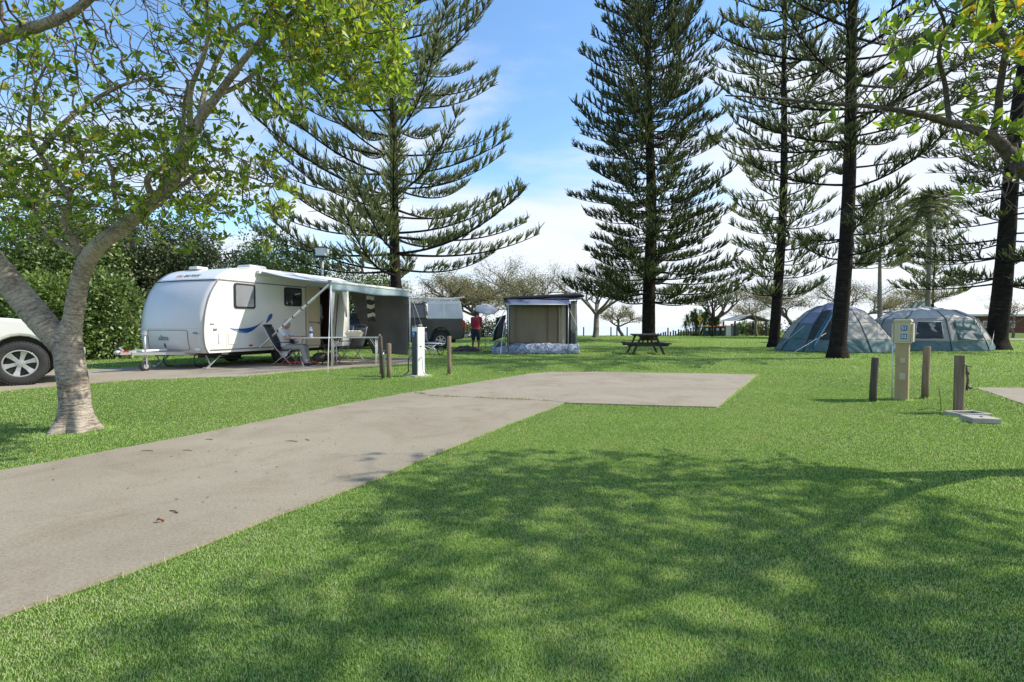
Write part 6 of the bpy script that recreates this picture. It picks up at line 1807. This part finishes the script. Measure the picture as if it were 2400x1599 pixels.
rootB, cB = tent('tent', 'right dome tent, pale grey roof with wide teal window flap, behind the power pillar', TB, 0,
     [(0, 2.62, 2.0, .0), (.42, 2.45, 1.9, 0), (1.42, 1.95, 1.5, 0.0), (1.78, 1.25, 1.0, -.1), (1.98, .08, .08, -.2)], angs, mB, [MAT['t_grey'], MAT['t_teal'], MAT['t_roof'], MAT['t_blue'], MAT['t_dark']])
B_, A_ = cB(1, (.46, 2.43, 1.9, 0)), cB(2, (.46, 2.43, 1.9, 0)); C__, D_ = cB(1, (1.36, 2.0, 1.53, 0)), cB(2, (1.36, 2.0, 1.53, 0))
nn = (B_ - A_).cross(D_ - A_).normalized()
if nn.y > 0: nn = -nn
m = MB(); m.grid(lambda u, v: tuple(A_.lerp(B_, .22 + .72 * u).lerp(D_.lerp(C__, .22 + .72 * u), v) + nn * (.05 + .03 * math.sin(v * 9 + u * 5) + .02 * math.sin(v * 21 + u * 3))), 14, 22)
m.build('window_flap', MAT['t_teal'], rootB, solid=.006, fixn=False)
A2, B2 = cB(3, (.55, 2.40, 1.86, 0)), cB(2, (.55, 2.40, 1.86, 0)); D2, C2 = cB(3, (1.28, 2.04, 1.57, 0)), cB(2, (1.28, 2.04, 1.57, 0))
m = MB(); m.grid(lambda u, v: tuple(A2.lerp(B2, .25 + .6 * u).lerp(D2.lerp(C2, .25 + .6 * u), v) + Vector((0, -.06 - .012 * math.sin(v * 14 + u * 6), 0))), 10, 14)
m.build('door_panel', MAT['t_dark'], rootB, solid=.006, fixn=False)
m = MB()
for q in ((A2.lerp(B2, .25), D2.lerp(C2, .25)), (A2.lerp(B2, .85), D2.lerp(C2, .85))): m.tube([q[0] + Vector((0, -.06, 0)), q[1] + Vector((0, -.06, 0))], .014, 5)
m.tube([D2.lerp(C2, .25) + Vector((0, -.06, 0)), D2.lerp(C2, .85) + Vector((0, -.06, 0))], .014, 5); m.build('door_zip', MAT['white_metal'], rootB)
for a_, b_, l_ in (((-2.1, -1.0, 1.2), (1812, 822), 'rope from the left tent down to the grass beside the slender pine'), ((-1.4, -1.6, .9), (1850, 832), 'short rope from the front left of the left tent')):
    guy(Vector(TA) + Vector(a_) * .9, ground_at(*b_), l_, .008)
guy(Vector(TB) + Vector((2.3, -1.0, .9)), ground_at(2322, 824), 'rope from the right tent to the foot of the leaning pine', .008)
q = ground_at(2035, 826)
m = MB(); m.grid(lambda u, v: ((u - .5) * 1.7, (v - .5) * .7, .05 + .09 * abs(mnoise.noise(Vector((u * 6, v * 4, 1))))), 20, 8); o = m.build('groundsheet', MAT['t_grey'], None, solid=.02, fixn=False); o.location = (q.x, q.y + .4, .01)
tag(o, 'crumpled grey groundsheet on the grass before the gap between the tents', 'groundsheet')

# ---------------------------------------------------------------- canvas room tent in the middle distance
c = at(1262, 763, 20.4); CT = Vector((c.x, 20.4, 0))
root = empty('canvas_tent', 'square canvas camping room, tan front wall, navy roof, right of the man in red', 'tent', CT)
tan_ = pm('tan_canvas', (.245, .20, .135), .85, .10, 2, bmp=.5, bs_scale=3, sc=(2, 1, .6), trans=.1)
cream_ = pm('cream_canvas', (.52, .45, .34), .85, .12, 3, bmp=.4, trans=.2)
navy_ = pm('navy_canvas', (.035, .045, .085), .7, .2, 3)
m = MB(); m.grid(lambda u, v: (-1.16 + 1.95 * u, .02 * math.sin(u * 7 + v * 2) + .015 * math.sin(u * 19) * (1 - v), .36 + 1.58 * v), 30, 12); m.build('front_wall', tan_, root, solid=.005, fixn=False)
m = MB()
for x in (-.90, .36): m.bar((x, -.03, .37), (x, -.03, 1.92), .02, .012)
m.build('zip_seam', MAT['timber_dark'], root)
m = MB(); m.grid(lambda u, v: (.80 + .28 * u, -.05 + .05 * math.sin(u * 9) , .30 + 1.62 * v), 10, 8); m.build('side_curtain', cream_, root, solid=.005, fixn=False)
m = MB(); m.grid(lambda u, v: (1.08 + .20 * u, .06, .35 + 1.65 * v), 4, 8); m.grid(lambda u, v: (-1.26 + .09 * u, .06, .35 + 1.55 * v), 3, 8); m.build('opening_shade', MAT['black'], root, solid=.01, fixn=False)  # black sheets stand in for the shade in the open gaps
m = MB(); m.grid(lambda u, v: (1.28 + .22 * u, -.04 + .04 * math.sin(u * 6), .9 + 1.2 * v), 6, 6); m.grid(lambda u, v: (1.28 + .20 * u, .0, .25 + .65 * v), 6, 6, 1); m.build('corner_flap', [MAT['t_grey'], MAT['dgrey']], root, solid=.01, fixn=False)
m = MB()
def roofz(u, v): return (-1.36 + 3.05 * u, -.35 + 2.6 * v, 2.05 + .16 * min(1, v * 3) + .13 * u + .02 * math.sin(u * 12))
m.grid(roofz, 20, 8); m.build('roof', navy_, root, solid=.05, fixn=False)
m = MB(); m.tube([(-1.40, -.1, 2.16), (-.6, -.12, 2.22), (.6, -.12, 2.27), (1.66, -.1, 2.33), (1.80, -.1, 2.27)], [.04, .075, .08, .10, .04], 10); m.build('roof_bag', MAT['black'], root)
m = MB(); m.grid(lambda u, v: (-1.18 + 2.32 * u + .12 * v * (u - .5), -.62 + .30 * v, 1.93 + .20 * v), 16, 4); m.build('front_valance', pm('grey_blue_canvas', (.22, .25, .36), .7, .12, 3, trans=.25), root, solid=.006, fixn=False)
m = MB(); m.tube([(-1.20, -.63, 1.93), (1.12, -.63, 1.93)], .022, 6); m.build('valance_pole', MAT['white_metal'], root)
for a_, b_ in (((-1.20, -.60, 0), (-1.20, -.62, 1.93)), ((1.12, -.60, 0), (1.12, -.62, 1.93)), ((-1.24, 2.2, 0), (-1.24, 2.2, 2.1)), ((1.5, 2.2, 0), (1.5, 2.2, 2.2)), ((1.52, -.05, 0), (1.52, -.05, 2.2))):
    m = MB(); m.tube([a_, b_], .02, 7); m.build('pole', MAT['steel'], root)
for x0, x1, y in ((-1.24, -1.24, 0), (1.5, 1.5, 0)):
    m = MB(); m.grid(lambda u, v: (x0, .05 + 2.1 * u, .05 + 2.0 * v), 6, 6); m.build('side_wall', tan_, root, solid=.006, fixn=False)
m = MB(); m.grid(lambda u, v: (-1.24 + 2.74 * u, 2.2, .05 + 2.05 * v), 8, 6); m.build('rear_wall', tan_, root, solid=.006, fixn=False)
m = MB(); m.bar((1.15, -.1, 1.9), (1.46, -.3, 1.15), .03); m.build('strap', cream_, root)
# low bundled skirt along the front
sk, nt_, bs_, out_ = _nt('grey_blue_tarpaulin')
nt_.links.new(ramp(nt_, tnoise(nt_, 7.0, 6, 0.65, dist=1.5), [(.34, (.07, .09, .16)), (.48, (.17, .21, .30)), (.60, (.42, .46, .52)), (.72, (.62, .64, .66))]), bs_.inputs['Base Color']); bs_.inputs['Roughness'].default_value = .5; bump(nt_, bs_, tnoise(nt_, 10, 5, dist=1.0), 1.0, .03)
m = MB()
def skf(u, v):
    x = -1.85 + 3.4 * u; a_ = math.pi * (v * 1.15 - .08); r_ = .17 + .03 * math.sin(u * 3)
    hh = (.25 + .14 * smoothstep(.05, .3, u) - .05 * u)
    n_ = mnoise.noise(Vector((x * 3.5, v * 5, 3))) * .035 + mnoise.noise(Vector((x * 11, v * 9, 1))) * .014
    return (x, -.42 - (.20 + n_) * math.cos(a_) , max(.01, (hh + n_) * math.sin(a_) * 1.15))
m.grid(skf, 90, 16); m.build('skirt', sk, root, fixn=False, solid=.01)
m = MB(); m.grid(lambda u, v: (-1.1 + 2.1 * u, -.22 - .05 * v, .36 - .02 * u + .03 * math.sin(u * 3)), 10, 2); m.build('skirt_edge', MAT['yellow'], root, solid=.02, fixn=False)
guy(CT + Vector((-1.2, -.6, 1.93)), ground_at(1127, 829), 'pale prop pole from the canvas tent down to the feet of the man in red', .016, name='prop_pole')
guy(CT + Vector((-1.35, -.1, 1.3)), ground_at(1172, 832), 'short white stake line at the left front of the canvas tent', .014, name='prop_pole')
q = ground_at(1349, 829)
m = MB(); m.ell((0, 0, .10), (.17, .15, .11), 14, 8); m.bar((.05, 0, .16), (.16, 0, .03), .04); o = m.build('yellow_bag', MAT['yellow']); o.location = q; tag(o, 'small yellow bag on the grass at the right foot of the canvas tent', 'bag')
q = ground_at(1172, 823)
root = empty('white_bundle', 'white bundled bag with dark straps at the left foot of the canvas tent', 'bag', (q.x, q.y - .3, 0.0))
m = MB(); m.ell((0, 0, .28), (.26, .18, .14), 14, 10); m.ell((-.2, .05, .16), (.2, .15, .15), 12, 8); m.build('bag_body', MAT['t_roof'], root)
m = MB(); m.tube([(-.12, -.18, .2), (-.04, -.2, .38), (.05, -.19, .25)], .02, 6); m.build('strap', MAT['black'], root)
# black folded chair standing on end, left of the tent
q = at(1172, 763, 21.2)
root = empty('folded_chair', 'black sling chair standing left of the canvas tent wall', 'chair', (q.x, 21.2, 0), R(25))
m = MB(); m.grid(lambda u, v: (-.16 + .40 * u - .18 * (1 - v), -.02 + .05 * math.sin(u * 5), .62 + .95 * v - .15 * (1 - u)), 8, 10); m.build('sling', MAT['black'], root, solid=.03, fixn=False)
m = MB(); m.tube([(-.42, 0, 0), (-.05, 0, .7), (.22, 0, 1.55)], .014, 6); m.tube([(.3, .1, 0), (.24, .1, 1.5)], .014, 6); m.tube([(-.38, .1, .45), (.2, .1, .42)], .02, 6); m.build('frame', MAT['steel'], root)
# white umbrella
q = at(1143, 730, 23.6)
root = empty('beach_umbrella', 'white umbrella tilted open above and behind the man in the red shirt', 'umbrella', (q.x, 23.6, 0))
um = pm('white_umbrella_cloth', (.70, .70, .71), .7, .05, 3, trans=.3)
ax_ = Vector((.10, -.45, 1)).normalized(); X_, Y_ = frame_from(ax_); top = Vector((-.05, 0, 2.05))
def uf(u, v):
    a_ = 2 * math.pi * u; r_ = .56 * v; dp_ = .24 * v * v * (1 - .10 * abs(math.sin(4 * a_))); r_ *= 1 - .05 * abs(math.sin(4 * a_)) * v
    return tuple(top + X_ * r_ * math.cos(a_) + Y_ * r_ * math.sin(a_) - ax_ * dp_)
m = MB(); m.grid(uf, 48, 8); m.build('canopy', um, root, solid=.006, fixn=False)
m = MB(); m.tube([top + ax_ * .08, top - ax_ * .9, Vector((top - ax_ * .9).xy.to_3d()) + Vector((0, 0, 0))], .016, 7); m.build('pole', MAT['steel'], root)
m = MB()
for k in range(8): m.bar(top - ax_ * .02, Vector(uf(k / 8, 1)) - ax_ * .015, .01)
m.build('rib', MAT['dgrey'], root)
# brown pile of blankets
q = ground_at(1090, 824)
root = empty('blanket_pile', 'dark brown and violet pile of blankets on the grass left of the man in red', 'blankets', (q.x, q.y + .3, 0))
m = MB(); m.grid(lambda u, v: ((u - .5) * 1.25, (v - .5) * .7, max(0.01, (.26 * math.sin(math.pi * u) ** .7 * (.5 + .6 * u) + .10 * mnoise.noise(Vector((u * 5, v * 4, 7)))) * math.sin(math.pi * min(1, max(0, v * .98 + .01))) ** .6)), 30, 14); m.build('brown_blanket', pm('brown_blanket', (.075, .055, .045), .95, .3, 6, bmp=.5), root, fixn=False, solid=.01)
m = MB(); m.grid(lambda u, v: (-.35 + u * .8, -.36 + .2 * v, .03 + .07 * math.sin(u * 6 + v)), 14, 5); m.build('violet_blanket', pm('violet_blanket', (.17, .15, .22), .95, .2, 6), root, fixn=False, solid=.03)
# violet folding trolley behind the grey pillar
q = ground_at(1003, 832)
root = empty('folding_trolley', 'violet cloth trolley with small spoked wheels half hidden by the grey power pillar', 'trolley', (q.x, q.y + .2, 0), R(20))
m = MB(); m.box((-.25, 0, .70), (.34, .28, .34)); m.box((0, 0, .42), (.62, .34, .12)); m.build('cloth_bag', pm('violet_cloth', (.14, .13, .24), .9, .3, 8, bmp=.5), root, bevel=.04)
m = MB(); m.tube([(-.38, -.15, .1), (-.30, -.15, 1.0), (-.1, -.15, 1.05)], .012, 6); m.tube([(-.38, -.17, .45), (.6, -.17, .42)], .014, 6); m.tube([(-.3, -.16, .4), (.35, -.16, .1)], .012, 6); m.tube([(.3, -.16, .42), (-.15, -.16, .1)], .012, 6); m.build('frame', MAT['white_metal'], root)
for x in (-.25, .1, .42):
    m = MB(); m.revolve([(.11, -.02), (.135, -.02), (.14, 0), (.135, .02), (.11, .02)], (x, -.2, .14), 'y', 22)
    for k in range(6): m.bar((x, -.2, .14), (x + .12 * math.cos(k * 1.047), -.2, .14 + .12 * math.sin(k * 1.047)), .01)
    m.build('wheel', MAT['dgrey'] if x > .3 else MAT['steel'], root)

# ---------------------------------------------------------------- litter on the driveway, tufts
def tw(px, py, L, rz, lab, r=.004, mat='timber_dark'):
    g = ground_at(px, py); m = MB()
    m.tube([(-L / 2, 0, 0), (-L * .1, L * .06, .004), (L / 2, 0, 0)], [r * .6, r, r * 1.2], 5); o = m.build('fallen_twig', MAT[mat]); o.location = (g.x, g.y, .016 + r); o.rotation_euler = (0, 0, rz)
    return tag(o, lab, 'twig', 'twigs lying on the driveway')
tw(407, 1207, .085, R(-28), 'thickest fallen twig, near the curled red leaf on the driveway', .0035)
tw(683, 1039, .12, R(-8), 'long thin twig lying furthest along the driveway', .003)
tw(720, 1036, .07, R(-35), 'short thin twig beside the long one on the driveway', .003)
tw(345, 1062, .10, R(2), 'brown twig on the stained left edge of the driveway', .003)
tw(490, 1035, .08, R(-12), 'small dark twig midway along the left part of the driveway', .003)
tw(440, 1061, .09, R(-6), 'pale twig lying across the brown stain', .003, 'timber')
g = ground_at(376, 1231)
m = MB(); m.grid(lambda u, v: ((u - .5) * .036, (v - .5) * .02 * math.sin(math.pi * min(.98, u + .03)), .004 + .014 * abs(v - .5) * 2 + .008 * math.sin(u * 5)), 8, 5); o = m.build('fallen_leaf', pm('red_brown_leaf', (.30, .07, .035), .6, .3, 30)); o.location = (g.x, g.y, .017); o.rotation_euler = (0, 0, .5)
tag(o, 'curled red-brown leaf lying alone on the near part of the driveway', 'leaf')
rl = random.Random(5); proto = None; k = 0
while k < 70:
    px, py = rl.uniform(20, 1000), rl.uniform(925, 1400); g = ground_at(px, py)
    if not inpoly(np.array([[g.x, g.y]]), PATH)[0]: continue
    if rl.random() > (1100 - py) / 350 + .35: continue
    if proto is None:
        m = MB(); m.grid(lambda u, v: ((u - .5) * .034, (v - .5) * .018 * math.sin(math.pi * min(.98, u + .03)), .003 + .006 * abs(v - .5) * 2), 5, 3)
        proto = m.build('dry_leaf', pm('dry_leaf', (.16, .105, .06), .8, .4, 40)); o = proto
    else: o = proto.copy(); COL.objects.link(o)
    o.location = (g.x, g.y, .018); o.rotation_euler = (rl.uniform(-.3, .3), rl.uniform(-.3, .3), rl.uniform(0, 6.28)); s_ = rl.uniform(.25, .6); o.scale = (s_, s_, s_)
    tag(o, 'tiny dry brown leaf scattered on the concrete driveway', 'leaf', 'dry leaves scattered over the driveway'); k += 1
# dry grass in the joint between driveway and pad
def joint():
    rg = np.random.default_rng(8); pts = gp([(978, 923), (1012, 930.5), (1120, 934.5), (1205, 938), (1290, 942.5)])
    O = []
    for i in range(len(pts) - 1):
        n = 150
        t = rg.random(n)[:, None]; a_ = np.array(pts[i])[None]; b_ = np.array(pts[i + 1])[None]
        O.append(a_ + (b_ - a_) * t + rg.normal(size=(n, 2)) * .018)
    O = np.concatenate(O); keep = np.array([mnoise.noise(Vector((float(p[0]) * 2.3, float(p[1]) * 2.3, 0))) > -.05 for p in O]); O = O[keep]
    O = np.concatenate([O, np.full((len(O), 1), .018)], 1)
    D = rg.normal(size=O.shape) * .8 + np.array([0, 0, .6])
    o = np_mesh('dry_grass', strips(O, D, .02 + .02 * rg.random(len(O)), .007, .2, rg), 4, leafmat('dry_joint_grass', [(0, (.12, .15, .04)), (.5, (.32, .27, .12)), (1, (.5, .45, .3))], .2))
    tag(o, 'dry grass and grit in the joint between driveway and pad', 'grass', kind='stuff')
joint()
# ---------------------------------------------------------------- people
SKIN = pm('skin', (.42, .235, .16), .55, .08, 12)
SKIN_D = pm('tanned_skin', (.17, .085, .055), .55, .1, 12)
def V3(*a): return Vector(a)
def person(label, loc, rz, J, skin, shirt, legs, hair, hairmat, sleeves=0.5, long_legs=False, build=1.0, socks=None):
    """J: joints in local space, x forward, y left. neck, chest, hip, then shoulder/elbow/wrist and hip/knee/ankle per side, head centre and facing"""
    root = empty('person', label, 'person', loc, rz)
    m = MB(); w = build
    def seg(mb, a, b, r0, r1, n=12):
        a = Vector(a); b = Vector(b)
        mb.tube([a.lerp(b, -.01), a.lerp(b, .2), a.lerp(b, .5), a.lerp(b, .8), b], [r0, r0 * .98, (r0 + r1) * .5, r1 * 1.03, r1], n)
        mb.ell(a, (r0, r0, r0), n, 8); mb.ell(b, (r1, r1, r1), n, 8)
    neck, chest, waist, hip = [Vector(J[k]) for k in ('neck', 'chest', 'waist', 'hip')]
    hd = Vector(J['head']); fw = Vector(J['face']).normalized(); rt = fw.cross(Vector((0, 0, 1))).normalized(); up = rt.cross(fw).normalized()
    def torso(mb, g):
        spine = [(hip, .145, .11), (waist, .135, .10), (chest, .165, .115), (neck - (neck - chest) * .25, .15, .085)]
        side = (Vector(J['L'][0]) - Vector(J['R'][0])).normalized()
        vs = []; n = 16
        ax = (neck - hip).normalized(); fd = side.cross(ax).normalized()
        rows = []
        for i in range(13):
            t = i / 12 * 3; k = min(int(t), 2); f_ = t - k
            c = spine[k][0].lerp(spine[k + 1][0], f_); a_ = (spine[k][1] * (1 - f_) + spine[k + 1][1] * f_) * w + g; b_ = (spine[k][2] * (1 - f_) + spine[k + 1][2] * f_) * w + g
            for j in range(n):
                th = 2 * math.pi * j / n; vs.append(c + side * a_ * math.cos(th) + fd * b_ * math.sin(th))
        fs = [(i * n + j, i * n + (j + 1) % n, (i + 1) * n + (j + 1) % n, (i + 1) * n + j) for i in range(12) for j in range(n)]
        fs += [tuple(range(n - 1, -1, -1)), tuple(12 * n + j for j in range(n))]
        mb.add(vs, fs)
        seg(mb, J['L'][0], J['R'][0], .062 + g, .062 + g)
    torso(m, 0)
    seg(m, neck - (neck - chest).normalized() * .05, hd - up * .05, .055, .052)
    M3 = Matrix((fw, -rt, up)).transposed()
    m.ell(hd, (.095, .075, .118), 18, 14, M=M3); m.ell(hd + fw * .035 - up * .06, (.055, .052, .055), 12, 8, M=M3)
    m.ell(hd + fw * .100 - up * .012, (.022, .013, .024), 8, 6, M=M3)
    for s in (-1, 1): m.ell(hd + rt * s * .076 - up * .005, (.022, .010, .032), 8, 6, M=M3)
    m.ell(hd + fw * .083 - up * .055, (.014, .024, .008), 8, 6, M=M3)
    for S in ('L', 'R'):
        sh, el, wr, hdir = [Vector(q) for q in J[S]]
        seg(m, sh, el, .047 * w, .038); seg(m, el, wr, .038, .026)
        hdir = hdir.normalized(); pn = hdir.cross(Vector((0, 1, .2))).normalized(); sd = hdir.cross(pn).normalized()
        m.ell(wr + hdir * .045, (.048, .040, .017), 12, 8, M=Matrix((hdir, sd, pn)).transposed())
        for k, (o_, l_) in enumerate(((-.030, .070), (-.010, .082), (.010, .076), (.029, .060))):
            b = wr + hdir * .085 + sd * o_; c1 = b + hdir * l_ * .5 + pn * .006; c2 = c1 + (hdir * .7 + pn * .6).normalized() * l_ * .5
            m.tube([b - hdir * .02, b, c1, c2], [.009, .0088, .008, .0065], 7)
        b = wr + hdir * .03 - sd * .035; m.tube([b, b + (hdir * .6 - sd * .7) * .04, b + (hdir * .9 - sd * .45) * .08], [.011, .010, .008], 7)
        hp, kn, an, fd = [Vector(q) for q in J[S + 'leg']]
        seg(m, hp, kn, .082 * w, .055); seg(m, kn, an, .056, .038)
        fd = fd.normalized(); m.ell(an + fd * .07 - Vector((0, 0, .035)), (.125, .045, .035), 14, 8, M=Matrix((fd, Vector((0, 0, 1)).cross(fd), Vector((0, 0, 1)))).transposed()); m.ell(an - fd * .01, (.045, .04, .05), 10, 8)
    m.build('body', skin, root, remesh=.0085, fixn=True)
    c = MB(); torso(c, .014)
    for S in ('L', 'R'):
        sh, el = Vector(J[S][0]), Vector(J[S][1]); e_ = sh.lerp(el, min(1, sleeves)); seg(c, sh, e_, .062 * w, .054)
        if sleeves > 1: seg(c, el, el.lerp(Vector(J[S][2]), sleeves - 1), .05, .042)
    c.ell(hip + Vector((0, 0, .03)), (.15 * w, .17 * w, .10), 14, 8)
    c.build('shirt', shirt, root, remesh=.011)
    c = MB(); c.ell(hip, (.14 * w, .175 * w, .12), 14, 10)
    for S in ('Lleg', 'Rleg'):
        hp, kn, an = [Vector(q) for q in J[S][:3]]
        if long_legs: seg(c, hp, kn, .10 * w, .075); seg(c, kn, kn.lerp(an, .92), .075, .06)
        else: seg(c, hp, hp.lerp(kn, .88), .105 * w, .095)
    c.build('trousers' if long_legs else 'shorts', legs, root, remesh=.011)
    h_ = MB(); h_.ell(hd - fw * .018 + up * .022, (.100, .084, .112), 16, 12, M=M3)
    if hair == 'long': h_.ell(hd - fw * .05 - up * .06, (.06, .08, .12), 12, 8, M=M3)
    o = h_.build('hair', hairmat, root)
    e = MB()
    for s in (-1, 1): e.ell(hd + fw * .088 + rt * s * .030 + up * .012, (.008, .012, .006), 8, 6, M=M3)
    e.build('eyes', MAT['black'], root)
    for S in ('Lleg', 'Rleg'):
        an, fd = Vector(J[S][2]), Vector(J[S][3]).normalized()
        s = MB(); s.ell(an + fd * .07 - Vector((0, 0, .045)), (.14, .052, .042), 14, 8, M=Matrix((fd, Vector((0, 0, 1)).cross(fd), Vector((0, 0, 1)))).transposed()); s.build('shoe', socks or MAT['black'], root)
    return root
grey_hair = pm('grey_hair', (.42, .38, .34), .8, .2, 30, bmp=.5); dark_hair = pm('dark_hair', (.02, .016, .014), .7, .3, 30, bmp=.5)
white_shirt = pm('pale_shirt', (.62, .62, .68), .9, .08, 8, bmp=.3)
# the seated one
person('seated person with grey hair in a pale short-sleeved shirt, arms on the camping table', (CH1[0] + .06, CH1[1], .016), R(0),
    dict(hip=(-.08, 0, .52), waist=(-.13, 0, .66), chest=(-.17, 0, .86), neck=(-.14, 0, 1.02), head=(-.06, 0, 1.14), face=(1, -.35, -.18),
         L=[(-.14, .17, .95), (.05, .22, .74), (.30, .16, .80), (1, -.2, 0)], R=[(-.14, -.17, .95), (.02, -.24, .74), (.28, -.18, .80), (1, .15, 0)],
         Lleg=[(-.04, .09, .50), (.40, .12, .52), (.46, .12, .09), (1, .1, 0)], Rleg=[(-.04, -.09, .50), (.40, -.13, .52), (.50, -.14, .09), (1, -.1, 0)]),
    SKIN, white_shirt, pm('grey_trousers', (.30, .30, .30), .9, .1, 10), 'short', grey_hair, .55, True)
# the one in the doorway
p = cvw(4.26, .28, .50)
person('person in a grey top standing sideways inside the caravan doorway', tuple(p), math.pi + R(20),
    dict(hip=(0, 0, .86), waist=(.0, 0, 1.0), chest=(.01, 0, 1.20), neck=(.02, 0, 1.36), head=(.07, 0, 1.49), face=(1, .15, -.25),
         L=[(.02, .16, 1.30), (.06, .20, 1.04), (.24, .16, .98), (1, -.1, 0)], R=[(.02, -.16, 1.30), (.02, -.20, 1.04), (.18, -.18, .96), (1, .1, 0)],
         Lleg=[(0, .09, .84), (.02, .10, .46), (-.02, .10, .08), (1, 0, 0)], Rleg=[(0, -.09, .84), (.05, -.10, .46), (.0, -.10, .08), (1, 0, 0)]),
    SKIN, pm('blue_grey_top', (.28, .32, .36), .9, .08, 8), MAT['dgrey'], 'short', grey_hair, .6, True, .92)
# the man in red, seen from behind, head bowed over something in his hands
p = ground_at(1115, 821.5)
person('man in a red shirt and navy shorts seen from behind, left of the canvas tent', (p.x, p.y, 0), R(68),
    dict(hip=(0, 0, .93), waist=(.0, 0, 1.08), chest=(.05, 0, 1.32), neck=(.09, 0, 1.50), head=(.19, 0, 1.62), face=(1, -.15, -.75),
         L=[(.08, .20, 1.43), (.10, .27, 1.15), (.33, .16, 1.06), (1, -.3, 0)], R=[(.08, -.20, 1.43), (.08, -.28, 1.15), (.30, -.20, 1.02), (1, .3, 0)],
         Lleg=[(0, .10, .90), (.02, .13, .48), (-.04, .14, .08), (1, .25, 0)], Rleg=[(0, -.10, .90), (.03, -.13, .48), (.02, -.15, .08), (1, -.25, 0)]),
    SKIN_D, pm('red_polo_shirt', (.30, .022, .035), .9, .12, 8, bmp=.3), pm('navy_shorts', (.03, .037, .06), .9, .15, 8), 'short', dark_hair, .55, False, 1.3)
